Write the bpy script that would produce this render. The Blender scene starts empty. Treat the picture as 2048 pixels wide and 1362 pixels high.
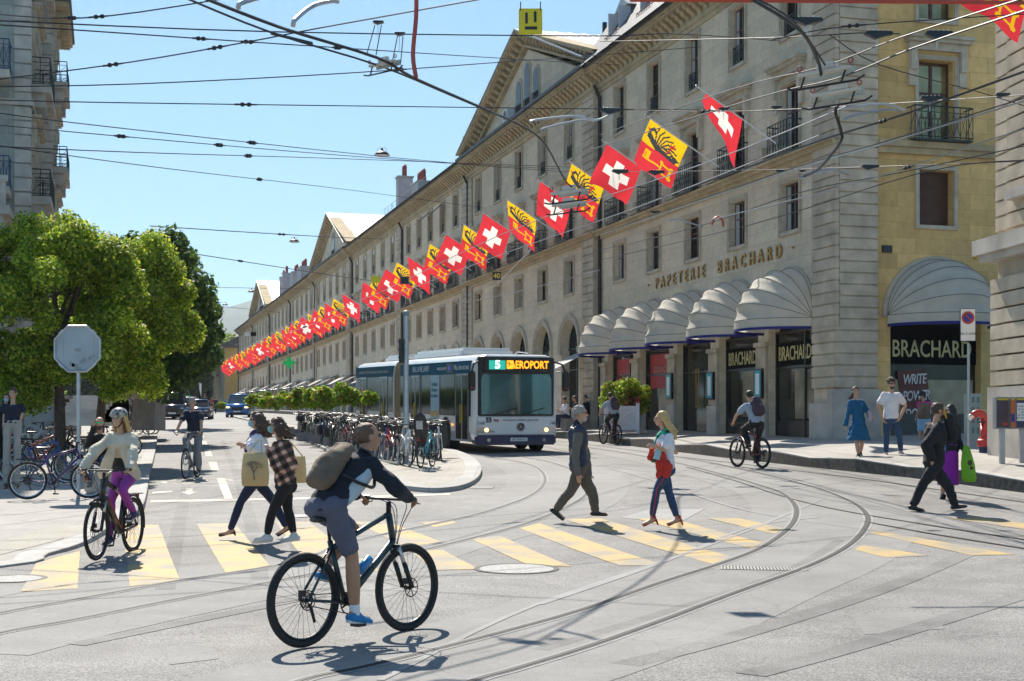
import bpy, bmesh, math, random
import numpy as np
from mathutils import Vector, Matrix, Quaternion, noise as mnoise
R = math.radians
PI = math.pi
sc = bpy.context.scene
COL = sc.collection
# ---------------------------------------------------------------- camera, sky, sun, exposure
F = 2844.0; HX = 1024.0; HY = 855.0; EYE = 1.7
cam_d = bpy.data.cameras.new("camera"); cam = bpy.data.objects.new("camera", cam_d); COL.objects.link(cam)
cam.location = (0, 0, EYE); cam.rotation_euler = (R(90), 0, 0)
cam_d.lens = F/2048*36; cam_d.sensor_width = 36; cam_d.shift_y = (HY-681)/2048
cam_d.clip_start = .1; cam_d.clip_end = 20000
sc.camera = cam
SUN = Vector((-.284, .959, 0)).normalized()*math.cos(R(47)) + Vector((0, 0, math.sin(R(47))))
w = bpy.data.worlds.new("World"); sc.world = w; w.use_nodes = True
wn = w.node_tree.nodes; wl = w.node_tree.links
bg = wn["Background"]; sky = wn.new("ShaderNodeTexSky"); sky.sky_type = 'NISHITA'; sky.sun_disc = False
sky.sun_elevation = R(47); sky.sun_rotation = math.atan2(SUN.x, SUN.y)
sky.air_density = 1.0; sky.dust_density = 0.0; sky.ozone_density = 3; sky.altitude = 300
bg.inputs[1].default_value = .145
def _vm(op, x, y):
    n = wn.new("ShaderNodeVectorMath"); n.operation = op
    for i, q in enumerate((x, y)):
        if isinstance(q, tuple): n.inputs[i].default_value = q
        else: wl.new(q, n.inputs[i])
    return n.outputs[0]
SKYK = (2.5, 5.3, 7.2)   # soft shoulder of the sky's brightness
wl.new(_vm('DIVIDE', sky.outputs[0], _vm('ADD', _vm('DIVIDE', sky.outputs[0], SKYK), (1., 1., 1.))), bg.inputs[0])
sd = bpy.data.lights.new("sun", 'SUN'); so = bpy.data.objects.new("sun", sd); COL.objects.link(so)
sd.energy = 4.7; sd.angle = R(.5); sd.color = (1, .93, .82)
so.rotation_euler = SUN.to_track_quat('Z', 'Y').to_euler()
sc.view_settings.view_transform = 'Standard'; sc.view_settings.look = 'None'
sc.view_settings.exposure = .86; sc.view_settings.gamma = 1
sc.cycles.use_denoising = True
sc.cycles.max_bounces = 8; sc.cycles.diffuse_bounces = 4; sc.cycles.transparent_max_bounces = 8
# ---------------------------------------------------------------- helpers
def setp(o, label=None, cat=None, group=None, kind=None):
    if label: o["label"] = label
    if cat: o["category"] = cat
    if group: o["group"] = group
    if kind: o["kind"] = kind
    return o
def empty(name, loc=(0, 0, 0), rz=0, label=None, cat=None, group=None, mat=None):
    o = bpy.data.objects.new(name, None); COL.objects.link(o)
    o.empty_display_size = .2
    if mat is not None: o.matrix_world = mat
    else: o.location = loc; o.rotation_euler = (0, 0, rz)
    return setp(o, label, cat, group)
def linkmesh(name, me, parent=None, loc=None, rz=None, label=None, cat=None, group=None, kind=None):
    o = bpy.data.objects.new(name, me); COL.objects.link(o)
    if parent is not None: o.parent = parent
    if loc is not None: o.location = loc
    if rz is not None: o.rotation_euler = (0, 0, rz)
    return setp(o, label, cat, group, kind)
KIDS = {}
def kids(o):
    return list(o.children)
def copy_tree(o, parent=None, loc=None, rot=None, scale=None, swap=None):
    c = o.copy(); COL.objects.link(c)
    if parent is not None: c.parent = parent
    if loc is not None: c.location = loc
    if rot is not None: c.rotation_euler = rot
    if scale is not None: c.scale = scale
    if swap and c.data and c.data.name in swap: c.data = swap[c.data.name]
    for ch in kids(o): copy_tree(ch, c, swap=swap)
    return c
def basis(ax):
    ax = Vector(ax).normalized()
    a = Vector((0, 0, 1)) if abs(ax.z) < .9 else Vector((1, 0, 0))
    s = ax.cross(a).normalized()
    return s, ax.cross(s).normalized(), ax
class MB:
    def __init__(s): s.v = []; s.f = []; s.mi = []; s.m = 0; s.sm = []; s.smooth = False
    def add(s, vs, fs):
        o = len(s.v); s.v += [tuple(p) for p in vs]
        for f in fs: s.f.append([i+o for i in f]); s.mi.append(s.m); s.sm.append(s.smooth)
        return s
    def box(s, c, d, rz=0, M=None):
        x, y, z = d[0]/2, d[1]/2, d[2]/2
        P = [Vector((a*x, b*y, e*z)) for e in (-1, 1) for a, b in ((-1, -1), (1, -1), (1, 1), (-1, 1))]
        if rz:
            q = Matrix.Rotation(rz, 3, 'Z'); P = [q @ p for p in P]
        if M is not None: P = [M @ p for p in P]
        c = Vector(c)
        return s.add([p+c for p in P], [(3, 2, 1, 0), (4, 5, 6, 7), (0, 1, 5, 4), (1, 2, 6, 5), (2, 3, 7, 6), (3, 0, 4, 7)])
    def bb(s, x0, x1, y0, y1, z0, z1):
        return s.box(((x0+x1)/2, (y0+y1)/2, (z0+z1)/2), (abs(x1-x0), abs(y1-y0), abs(z1-z0)))
    def quad(s, *p): return s.add(p, [tuple(range(len(p)))])
    def rings(s, R_, closed=False, caps=True):
        n = len(R_[0]); V = [p for r in R_ for p in r]; Fs = []
        m = len(R_)
        for i in range(m if closed else m-1):
            a = i*n; b = ((i+1) % m)*n
            for j in range(n):
                k = (j+1) % n; Fs.append((a+j, a+k, b+k, b+j))
        if caps and not closed: Fs.append(tuple(range(n-1, -1, -1))); Fs.append(tuple((m-1)*n+j for j in range(n)))
        return s.add(V, Fs)
    def cyl(s, p0, p1, r0, r1=None, n=10, caps=True):
        p0, p1 = Vector(p0), Vector(p1); r1 = r0 if r1 is None else r1
        if (p1-p0).length < 1e-6: return s
        a, b, _ = basis(p1-p0)
        rr = [[p + (a*math.cos(2*PI*k/n)+b*math.sin(2*PI*k/n))*r for k in range(n)] for p, r in ((p0, r0), (p1, r1))]
        return s.rings(rr, caps=caps)
    def tube(s, pts, r, n=6, closed=False):
        pts = [Vector(p) for p in pts]; rr = []; m = len(pts); pa = None
        for i, p in enumerate(pts):
            if closed: d = pts[(i+1) % m]-pts[i-1]
            else: d = pts[min(i+1, m-1)]-pts[max(i-1, 0)]
            d.normalize()
            if pa is None: a, b, _ = basis(d)
            else:
                a = (pa - d*pa.dot(d)); 
                if a.length < 1e-5: a = basis(d)[0]
                a.normalize(); b = d.cross(a)
            pa = a; q = r[i] if isinstance(r, (list, tuple)) else r
            rr.append([p+(a*math.cos(2*PI*k/n)+b*math.sin(2*PI*k/n))*q for k in range(n)])
        return s.rings(rr, closed=closed)
    def torus(s, c, ax, R_, r, n=32, m=8, ry=None):
        a, b, d = basis(ax); c = Vector(c); rr = []
        for i in range(n):
            t = 2*PI*i/n; u = a*math.cos(t)+b*math.sin(t)
            rr.append([c+u*(R_+r*math.cos(2*PI*k/m))+d*(ry or r)*math.sin(2*PI*k/m) for k in range(m)])
        return s.rings(rr, closed=True)
    def lathe(s, prof, c=(0, 0, 0), ax=(0, 0, 1), n=24):
        a, b, d = basis(ax); c = Vector(c); rr = []
        for r, z in prof: rr.append([c+d*z+(a*math.cos(2*PI*k/n)+b*math.sin(2*PI*k/n))*max(r, 1e-4) for k in range(n)])
        return s.rings(rr)
    def sph(s, c, r, n=12, m=8, M=None):
        c = Vector(c); r = (r, r, r) if not isinstance(r, (tuple, list)) else r; rr = []
        for i in range(m+1):
            t = PI*i/m; z = -math.cos(t); q = max(math.sin(t), .001)
            ring = [Vector((math.cos(2*PI*k/n)*q*r[0], math.sin(2*PI*k/n)*q*r[1], z*r[2])) for k in range(n)]
            if M is not None: ring = [M @ p for p in ring]
            rr.append([p+c for p in ring])
        return s.rings(rr)
    def prism(s, pts, z0, z1, T=None):
        # polygon pts (x,y) between z0,z1 in a frame T mapping (x,y,z)->Vector
        T = T or (lambda x, y, z: Vector((x, y, z)))
        n = len(pts); V = [T(x, y, z0) for x, y in pts]+[T(x, y, z1) for x, y in pts]
        Fs = [tuple(range(n-1, -1, -1)), tuple(range(n, 2*n))]+[(i, (i+1) % n, n+(i+1) % n, n+i) for i in range(n)]
        return s.add(V, Fs)
    def mesh(s, name, mats):
        me = bpy.data.meshes.new(name); me.from_pydata(s.v, [], s.f)
        for m in (mats if isinstance(mats, (list, tuple)) else [mats]): me.materials.append(m)
        if len(set(s.mi)) > 1 or any(s.mi): me.polygons.foreach_set("material_index", s.mi)
        if any(s.sm): me.polygons.foreach_set("use_smooth", s.sm)
        me.validate(); me.update(); return me
    def build(s, name, mats, parent=None, bevel=0, fixn=True, **k):
        me = s.mesh(name, mats)
        if fixn or bevel:
            bm = bmesh.new(); bm.from_mesh(me)
            bmesh.ops.recalc_face_normals(bm, faces=bm.faces)
            if bevel:
                ed = [e for e in bm.edges if len(e.link_faces) == 2 and e.calc_face_angle(0) > .6]
                bmesh.ops.bevel(bm, geom=ed, offset=bevel, segments=2, affect='EDGES', clamp_overlap=True)
            bm.to_mesh(me); bm.free()
        return linkmesh(name, me, parent, **k)
# ---------------------------------------------------------------- materials
MATS = {}
def mat(name, col=(.5, .5, .5), rough=.6, metal=0, var=.12, scale=3., bump=0, bscale=40, trans=0, emis=0, ecol=None, spec=.5, attr=None, coat=0, stain=0, coord='Object', alpha=None, transm=0):
    if name in MATS: return MATS[name]
    m = bpy.data.materials.new(name); m.use_nodes = True; MATS[name] = m
    nt = m.node_tree; N = nt.nodes; L = nt.links; p = N["Principled BSDF"]; out = N["Material Output"]
    p.inputs["Roughness"].default_value = rough; p.inputs["Metallic"].default_value = metal
    p.inputs["Specular IOR Level"].default_value = spec
    if coat: p.inputs["Coat Weight"].default_value = coat; p.inputs["Coat Roughness"].default_value = .06
    if transm: p.inputs["Transmission Weight"].default_value = transm
    tc = N.new("ShaderNodeTexCoord"); src = None
    if attr:
        a = N.new("ShaderNodeAttribute"); a.attribute_name = attr; src = a.outputs["Color"]
    else:
        rgb = N.new("ShaderNodeRGB"); rgb.outputs[0].default_value = (*col, 1); src = rgb.outputs[0]
    def vary(src, sc_, amt, det=5, lo=None):
        nz = N.new("ShaderNodeTexNoise"); nz.inputs["Scale"].default_value = sc_; nz.inputs["Detail"].default_value = det
        L.new(tc.outputs[coord], nz.inputs["Vector"])
        mr = N.new("ShaderNodeMapRange"); mr.inputs[1].default_value = .3; mr.inputs[2].default_value = .7
        mr.inputs[3].default_value = 1-amt if lo is None else lo; mr.inputs[4].default_value = 1+amt if lo is None else 1
        L.new(nz.outputs[0], mr.inputs[0])
        mx = N.new("ShaderNodeVectorMath"); mx.operation = 'SCALE'; L.new(src, mx.inputs[0]); L.new(mr.outputs[0], mx.inputs["Scale"])
        return mx.outputs[0]
    if var: src = vary(src, scale, var)
    if stain: src = vary(src, .55, 0, 8, 1-stain)
    L.new(src, p.inputs["Base Color"])
    if bump:
        nz = N.new("ShaderNodeTexNoise"); nz.inputs["Scale"].default_value = bscale; nz.inputs["Detail"].default_value = 4
        L.new(tc.outputs[coord], nz.inputs["Vector"]); b = N.new("ShaderNodeBump"); b.inputs["Strength"].default_value = bump; b.inputs["Distance"].default_value = .02
        L.new(nz.outputs[0], b.inputs["Height"]); L.new(b.outputs[0], p.inputs["Normal"])
    if emis:
        L.new(src, p.inputs["Emission Color"]); p.inputs["Emission Strength"].default_value = emis
    if trans:
        t = N.new("ShaderNodeBsdfTranslucent"); L.new(src, t.inputs[0]); mx = N.new("ShaderNodeMixShader"); mx.inputs[0].default_value = trans
        L.new(p.outputs[0], mx.inputs[1]); L.new(t.outputs[0], mx.inputs[2]); L.new(mx.outputs[0], out.inputs[0])
    return m
def stone(name, col, mortar=.75, bw=1.1, bh=.42, stain=.25, var=.14, plane='xz'):
    m = bpy.data.materials.new(name); m.use_nodes = True; nt = m.node_tree; N = nt.nodes; L = nt.links; p = N["Principled BSDF"]
    p.inputs["Roughness"].default_value = .85; p.inputs["Specular IOR Level"].default_value = .25
    tc = N.new("ShaderNodeTexCoord"); sp = N.new("ShaderNodeSeparateXYZ"); L.new(tc.outputs["Object"], sp.inputs[0])
    cb = N.new("ShaderNodeCombineXYZ")
    if plane == 'xz':
        ad = N.new("ShaderNodeMath"); ad.operation = 'ADD'; L.new(sp.outputs[0], ad.inputs[0]); L.new(sp.outputs[1], ad.inputs[1]); L.new(ad.outputs[0], cb.inputs[0]); L.new(sp.outputs[2], cb.inputs[1])
    else: L.new(sp.outputs[0], cb.inputs[0]); L.new(sp.outputs[1], cb.inputs[1])
    bt = N.new("ShaderNodeTexBrick"); bt.inputs["Scale"].default_value = 1; bt.inputs["Brick Width"].default_value = bw; bt.inputs["Row Height"].default_value = bh
    bt.inputs["Mortar Size"].default_value = .008; bt.inputs["Mortar Smooth"].default_value = .3
    bt.inputs["Color1"].default_value = (*[c*(1+var) for c in col], 1); bt.inputs["Color2"].default_value = (*[c*(1-var) for c in col], 1)
    bt.inputs["Mortar"].default_value = (*[c*mortar for c in col], 1); L.new(cb.outputs[0], bt.inputs["Vector"])
    src = bt.outputs[0]
    for s_, lo, hi, mapz in ((.35, 1-stain, 1.08, .35), (5., .9, 1.08, 1)):
        mp = N.new("ShaderNodeMapping"); mp.inputs["Scale"].default_value = (1, 1, mapz); L.new(tc.outputs["Object"], mp.inputs[0])
        nz = N.new("ShaderNodeTexNoise"); nz.inputs["Scale"].default_value = s_; nz.inputs["Detail"].default_value = 9; nz.inputs["Roughness"].default_value = .65; L.new(mp.outputs[0], nz.inputs["Vector"])
        mr = N.new("ShaderNodeMapRange"); mr.inputs[1].default_value = .32; mr.inputs[2].default_value = .62; mr.inputs[3].default_value = lo; mr.inputs[4].default_value = hi; L.new(nz.outputs[0], mr.inputs[0])
        mx = N.new("ShaderNodeVectorMath"); mx.operation = 'SCALE'; L.new(src, mx.inputs[0]); L.new(mr.outputs[0], mx.inputs["Scale"]); src = mx.outputs[0]
    L.new(src, p.inputs["Base Color"])
    b = N.new("ShaderNodeBump"); b.inputs["Strength"].default_value = .35; b.inputs["Distance"].default_value = .02; L.new(bt.outputs["Fac"], b.inputs["Height"]); b.invert = True; L.new(b.outputs[0], p.inputs["Normal"])
    MATS[name] = m; return m
ST = stone("stone_facade", (.64, .54, .40), bh=.36, stain=.12, var=.08)
STY = stone("stone_side_bounce_tint", (.68, .455, .19), bh=.45, bw=1.2)  # ochre painted into the stone stands in for warm bounced light
STP = mat("stone_rustic", (.58, .49, .375), .85, var=.16, scale=2.2, bump=.3, bscale=25, stain=.3, spec=.2)
STB = mat("stone_base", (.56, .51, .45), .85, var=.2, scale=1.6, bump=.2, stain=.35, spec=.2)
STT = mat("stone_trim", (.56, .49, .38), .85, var=.15, scale=4, stain=.25, spec=.2)
STC = mat("stone_cornice", (.53, .42, .26), .85, var=.15, scale=3, stain=.3, spec=.2)
STG = mat("stone_grey", (.30, .29, .29), .85, var=.15, scale=3, stain=.25, spec=.2)
IRON = mat("iron_green", (.035, .055, .055), .5, .3)
DARK = mat("dark_metal", (.02, .02, .022), .45, .3)
BLK = mat("black_paint", (.012, .012, .013), .35)
MBLK = mat("matte_black_board", (.008, .008, .008), .9, spec=.05)
GLS = mat("window_glass", (.008, .009, .010), .12, spec=.12, var=.3, scale=.6)
WOOD = mat("brown_wood_frame", (.09, .04, .03), .5)
CURT = mat("curtain", (.40, .39, .37), .9, var=.1)
ROOF = mat("roof_slate", (.07, .075, .085), .6, var=.2, bump=.3, bscale=12)
ZINC = mat("zinc_sheet", (.42, .41, .40), .45, .25, var=.12)
TILE = mat("roof_tiles", (.20, .12, .09), .8, var=.45, scale=5, bump=.5, bscale=14)
TERRA = mat("terracotta", (.26, .05, .045), .7)
RENDER_ = mat("chimney_render", (.50, .50, .50), .85, var=.1, stain=.25)
STEEL = mat("galvanised_steel", (.42, .44, .46), .38, .75, var=.12, scale=6)
RAIL = mat("rail_steel", (.13, .13, .135), .4, .7, var=.2, scale=4)
GROOVE = mat("rail_groove", (.012, .011, .010), .7)
CREAM = mat("awning_canvas", (.80, .75, .65), .85, var=.10, scale=1.5, trans=.5)
NAVY = mat("awning_navy_edge", (.01, .012, .16), .7)
WHT = mat("white_paint", (.78, .78, .78), .5, var=.05)
GOLD = mat("gilded_letters", (.42, .24, .06), .4, .6, var=.15)
RED = mat("red_paint", (.42, .02, .02), .4, coat=.3)
RUB = mat("tyre_rubber", (.018, .018, .019), .75, bump=.4, bscale=120)
CHR = mat("polished_metal", (.55, .56, .58), .22, .95)
# ---------------------------------------------------------------- ground height and pixel helpers
_T = [(-30, -1.73), (8, -1.70), (13, -1.665), (17, -1.59), (22, -1.41), (32, -1.08), (44, -.79), (60, -.40), (80, .07), (115, .88), (160, 1.66), (210, 2.4), (300, 3.5), (500, 5.2), (20000, 5.3)]
_ty = np.array([a for a, b in _T], float); _tz = np.array([b for a, b in _T], float)
_sl = np.zeros(len(_ty)); _d = np.diff(_tz)/np.diff(_ty); _sl[1:-1] = (_d[1:]+_d[:-1])/2; _sl[-2] = 0
def hgt(x, y):
    y = np.asarray(y, float); yy = np.clip(y, -30, 19999); i = np.clip(np.searchsorted(_ty, yy, side='right')-1, 0, len(_ty)-2)
    h = _ty[i+1]-_ty[i]; t = (yy-_ty[i])/h
    z = (2*t**3-3*t**2+1)*_tz[i]+(t**3-2*t**2+t)*h*_sl[i]+(-2*t**3+3*t**2)*_tz[i+1]+(t**3-t**2)*h*_sl[i+1]
    c = np.interp(yy, [20, 29, 55, 90], [0, .018, .018, 0])
    return EYE+z+c*np.clip(x, -14, 14)
def H(x, y, dz=0): return float(hgt(x, y))+dz
def P(px, py, Y): return Vector(((px-HX)/F*Y, Y, EYE+(HY-py)/F*Y))
def G(px, py, dz=0, hf=None):
    hf = hf or (lambda x, y: H(x, y, dz)); lo = 4.; Y = lo; k = (HY-py)/F; kx = (px-HX)/F
    while Y < 600:
        if hf(kx*Y, Y) > EYE+k*Y: break
        Y += .5
    a, b = Y-.5, Y
    for _ in range(30):
        m = (a+b)/2
        if hf(kx*m, m) > EYE+k*m: b = m
        else: a = m
    return Vector((kx*a, a, hf(kx*a, a)))
def sheet(poly, hf, step=1., dx=None):
    bm = bmesh.new(); bm.faces.new([bm.verts.new((x, y, 0)) for x, y in poly]); 
    xs = [p[0] for p in poly]; ys = [p[1] for p in poly]
    for ax, lo, hi in ((1, min(ys), max(ys)), (0, min(xs), max(xs))):
        st = step if ax == 1 else (dx or step); k = math.ceil((lo+1e-4)/st)*st
        while k < hi:
            co = (k, 0, 0) if ax == 0 else (0, k, 0); no = (1, 0, 0) if ax == 0 else (0, 1, 0)
            bmesh.ops.bisect_plane(bm, geom=bm.verts[:]+bm.edges[:]+bm.faces[:], plane_co=co, plane_no=no); k += st
    bmesh.ops.triangulate(bm, faces=bm.faces)
    for v in bm.verts: v.co.z = hf(v.co.x, v.co.y)
    for f in bm.faces: f.normal_update()
    for f in bm.faces:
        if f.normal.z < 0: f.normal_flip()
    return bm
def sheet_obj(name, poly, hf, m, step=1., parent=None, dx=None, **k):
    bm = sheet(poly, hf, step, dx); me = bpy.data.meshes.new(name); bm.to_mesh(me); bm.free(); me.materials.append(m)
    return linkmesh(name, me, parent, **k)
def spline(pts, n=8, closed=False):
    P_ = [Vector(p) for p in pts]; out = []; m = len(P_)
    for i in range(m if closed else m-1):
        if closed: a, b, c, d = P_[i-1], P_[i], P_[(i+1) % m], P_[(i+2) % m]
        else: a, b, c, d = P_[max(i-1, 0)], P_[i], P_[i+1], P_[min(i+2, m-1)]
        for k in range(n):
            t = k/n; out.append(.5*((2*b)+(c-a)*t+(2*a-5*b+4*c-d)*t*t+(3*b-a-3*c+d)*t**3))
    if not closed: out.append(P_[-1])
    return out
_SB = bpy.data.scenes.new("bench")   # a small scene used only to evaluate one object at a time, removed at the end
def eval_mesh(o):
    _SB.collection.objects.link(o); vl = _SB.view_layers[0]; vl.update(); dg = vl.depsgraph
    me = bpy.data.meshes.new_from_object(o.evaluated_get(dg)); bpy.data.objects.remove(o); return me
def text_mesh(txt, size=1., depth=.02, mats=None, space=1., bold=0, name="lettering", xs=1.):
    cu = bpy.data.curves.new("t", 'FONT'); cu.body = txt; cu.size = size; cu.extrude = depth/2; cu.align_x = 'CENTER'; cu.align_y = 'CENTER'
    cu.space_character = space; cu.offset = bold; cu.resolution_u = 3
    o = bpy.data.objects.new("t", cu); me = eval_mesh(o); bpy.data.curves.remove(cu)
    me.name = name; me.materials.clear(); me.materials.append(mats)
    if xs != 1: me.transform(Matrix.Diagonal((xs, 1, 1, 1)))
    return me
def place_text(txt, M4, parent, size, m, depth=.02, space=1., bold=0, name="lettering", xs=1., **k):
    me = text_mesh(txt, size, depth, m, space, bold, name, xs); me.transform(M4)
    return linkmesh(name, me, parent, **k)
def frameM(o, x, y):  # matrix with columns x,y,x×y at o
    x = Vector(x).normalized(); y = Vector(y).normalized(); z = x.cross(y)
    return Matrix(((x.x, y.x, z.x, o[0]), (x.y, y.y, z.y, o[1]), (x.z, y.z, z.z, o[2]), (0, 0, 0, 1)))
rnd = random.Random(7)
# ---------------------------------------------------------------- ground
def asphalt(name, col, speck=.35, s=160, patch=.12):
    m = bpy.data.materials.new(name); m.use_nodes = True; nt = m.node_tree; N = nt.nodes; L = nt.links; p = N["Principled BSDF"]
    p.inputs["Roughness"].default_value = .8; p.inputs["Specular IOR Level"].default_value = .3
    tc = N.new("ShaderNodeTexCoord"); rgb = N.new("ShaderNodeRGB"); rgb.outputs[0].default_value = (*col, 1); src = rgb.outputs[0]
    for s_, a, d, lo_, hi_ in ((s, speck, 2, .35, .65), (.25, patch, 6, .3, .7), (1.7, patch*.7, 6, .3, .7), (14, .06, 4, .3, .7)):
        nz = N.new("ShaderNodeTexNoise"); nz.inputs["Scale"].default_value = s_; nz.inputs["Detail"].default_value = d; L.new(tc.outputs["Object"], nz.inputs[0])
        mr = N.new("ShaderNodeMapRange"); mr.inputs[1].default_value = lo_; mr.inputs[2].default_value = hi_; mr.inputs[3].default_value = 1-a; mr.inputs[4].default_value = 1+a; L.new(nz.outputs[0], mr.inputs[0])
        mx = N.new("ShaderNodeVectorMath"); mx.operation = 'SCALE'; L.new(src, mx.inputs[0]); L.new(mr.outputs[0], mx.inputs["Scale"]); src = mx.outputs[0]
    v = N.new("ShaderNodeTexNoise"); v.inputs["Scale"].default_value = .45; v.inputs["Detail"].default_value = 3; v.inputs["Distortion"].default_value = .6; L.new(tc.outputs["Object"], v.inputs[0])
    ab = N.new("ShaderNodeMath"); ab.operation = 'SUBTRACT'; L.new(v.outputs[0], ab.inputs[0]); ab.inputs[1].default_value = .5
    ab2 = N.new("ShaderNodeMath"); ab2.operation = 'ABSOLUTE'; L.new(ab.outputs[0], ab2.inputs[0])
    mr = N.new("ShaderNodeMapRange"); mr.inputs[1].default_value = 0; mr.inputs[2].default_value = .004; mr.inputs[3].default_value = .8; mr.inputs[4].default_value = 1; L.new(ab2.outputs[0], mr.inputs[0])
    mx = N.new("ShaderNodeVectorMath"); mx.operation = 'SCALE'; L.new(src, mx.inputs[0]); L.new(mr.outputs[0], mx.inputs["Scale"]); src = mx.outputs[0]
    L.new(src, p.inputs["Base Color"])
    nz = N.new("ShaderNodeTexNoise"); nz.inputs["Scale"].default_value = s; nz.inputs["Detail"].default_value = 3; L.new(tc.outputs["Object"], nz.inputs[0])
    b = N.new("ShaderNodeBump"); b.inputs["Strength"].default_value = .5; b.inputs["Distance"].default_value = .01; L.new(nz.outputs[0], b.inputs["Height"]); L.new(b.outputs[0], p.inputs["Normal"])
    return m
ASPH = asphalt("asphalt", (.205, .198, .19), .5, 75, .2)
ASPF = asphalt("asphalt_smooth", (.225, .219, .21), .2, 110, .14)
ASPS = asphalt("asphalt_seam", (.28, .275, .27), .1, 90)
def paving(name, col, bw=.9, bh=.6):
    return stone(name, col, .72, bw, bh, .12, .06, plane='xy')
PAVL = paving("pavement_slabs", (.33, .31, .285), 1.8, 1.1)
PAVI = paving("pavement_small", (.36, .335, .295), .5, .25)
KERB = stone("kerb_stone", (.38, .37, .35), .6, 1.6, 5, .2, .08, plane='xy')
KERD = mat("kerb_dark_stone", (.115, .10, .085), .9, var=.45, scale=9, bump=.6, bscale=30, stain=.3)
def wear(name, col, amt):
    m = mat(name, col, .75, var=.06, scale=40); nt = m.node_tree; N = nt.nodes; L = nt.links; p = N["Principled BSDF"]
    tc = N.new("ShaderNodeTexCoord"); a = N.new("ShaderNodeTexNoise"); a.inputs["Scale"].default_value = 1.6; a.inputs["Detail"].default_value = 8; L.new(tc.outputs["Object"], a.inputs[0])
    f = N.new("ShaderNodeTexNoise"); f.inputs["Scale"].default_value = 70; f.inputs["Detail"].default_value = 3; L.new(tc.outputs["Object"], f.inputs[0])
    ad = N.new("ShaderNodeMath"); ad.operation = 'MULTIPLY_ADD'; L.new(f.outputs[0], ad.inputs[0]); ad.inputs[1].default_value = .9; L.new(a.outputs[0], ad.inputs[2])
    mr = N.new("ShaderNodeMapRange"); mr.inputs[1].default_value = .95+amt; mr.inputs[2].default_value = 1.12+amt; L.new(ad.outputs[0], mr.inputs[0])
    mx = N.new("ShaderNodeMix"); mx.data_type = 'RGBA'; L.new(mr.outputs[0], mx.inputs[0])
    old = p.inputs["Base Color"].links[0].from_socket; L.new(old, mx.inputs[6]); mx.inputs[7].default_value = (.22, .205, .18, 1)
    L.new(mx.outputs[2], p.inputs["Base Color"]); return m
YEL = wear("road_paint_yellow", (.43, .295, .10), -.06)
WPT = wear("road_paint_white", (.44, .41, .34), -.03)
HL = lambda x, y: H(x, y)
def gsheet(name, x0, x1, y0, y1, step, m, dz=0, **k):
    return sheet_obj(name, [(x0, y0), (x1, y0), (x1, y1), (x0, y1)], lambda x, y: H(x, y, dz), m, step, **k)
gsheet("road", -60, 30, -20, 70, 1., ASPH, kind='structure', label="sunlit grey asphalt road of the crossing")
sheet_obj("ground", [(-2500, -60), (2500, -60), (2500, 4200), (-2500, 4200)], lambda x, y: H(x, y, -.35), ASPH, 150., kind='structure')
gsheet("street", -110, 30, 70.0, 330, 5., ASPF, kind='structure', label="pale street climbing away beside the arcades")
def strip(name, path, hw, dz, m, parent=None, nx=2, hf=None, **k):
    mb = MB(); path = [Vector((p[0], p[1], 0)) for p in path]; V = []; n = nx+1
    hf = hf or H
    for i, p in enumerate(path):
        d = (path[min(i+1, len(path)-1)]-path[max(i-1, 0)]).normalized(); s_ = Vector((-d.y, d.x, 0))
        for j in range(n):
            q = p+s_*(hw*(2*j/nx-1)); V.append((q.x, q.y, hf(q.x, q.y)+dz))
    Fs = [(i*n+j, (i+1)*n+j, (i+1)*n+j+1, i*n+j+1) for i in range(len(path)-1) for j in range(nx)]
    mb.add(V, Fs); o = mb.build(name, m, parent, fixn=False, **k)
    me = o.data
    if me.polygons and me.polygons[0].normal.z < 0: me.flip_normals()
    return o
def gpath(px, n=10, hf=None):
    return spline([G(a, b).to_2d().to_3d() for a, b in px], n)
# tram rails (pixel picks on the road surface)
R0 = gpath([(-300, 1292), (0, 1227), (150, 1200), (360, 1162), (585, 1125), (700, 1085), (850, 1052), (950, 1030), (1024, 1007), (1062, 991), (1084, 974), (1090, 957), (1080, 940), (1058, 929), (1020, 921), (960, 912), (880, 900)])
R1 = gpath([(-300, 1335), (0, 1267), (150, 1240), (350, 1200), (540, 1165), (750, 1122), (870, 1095), (1024, 1056), (1099, 1030), (1150, 1006), (1176, 985), (1180, 968), (1165, 950), (1130, 934), (1080, 920), (1000, 908)])
R2 = gpath([(400, 1440), (605, 1362), (750, 1330), (1024, 1260), (1174, 1217), (1324, 1165), (1449, 1125), (1524, 1095), (1574, 1060), (1592, 1033), (1588, 1008), (1560, 985), (1510, 968), (1440, 948), (1349, 925), (1260, 908), (1180, 896), (1090, 886)])
R3 = gpath([(730, 1440), (950, 1362), (1024, 1341), (1174, 1295), (1324, 1242), (1474, 1185), (1624, 1130), (1699, 1090), (1733, 1052), (1732, 1028), (1704, 1005), (1644, 980), (1574, 960), (1490, 940), (1390, 920), (1290, 904), (1190, 891), (1100, 881)])
R4 = gpath([(1729, 1044), (1850, 1066), (2048, 1098), (2300, 1138)])
R5 = gpath([(1374, 935), (1480, 965), (1590, 1000), (1729, 1030), (2048, 1080), (2300, 1120)])
R6 = gpath([(1339, 912), (1480, 928), (1700, 955), (2048, 1005), (2300, 1040)])
def mid(a, b, n=80):
    A = [a[int(i*(len(a)-1)/(n-1))] for i in range(n)]
    return [(p+min(b, key=lambda q: (q-p).length))/2 for p in A]
strip("track_slab_road", mid(R2, R3), 1.25, .003, ASPF, kind='structure', nx=4)
strip("track_slab_street", mid(R0, R1), 1.25, .003, ASPF, kind='structure', nx=4)
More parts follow.
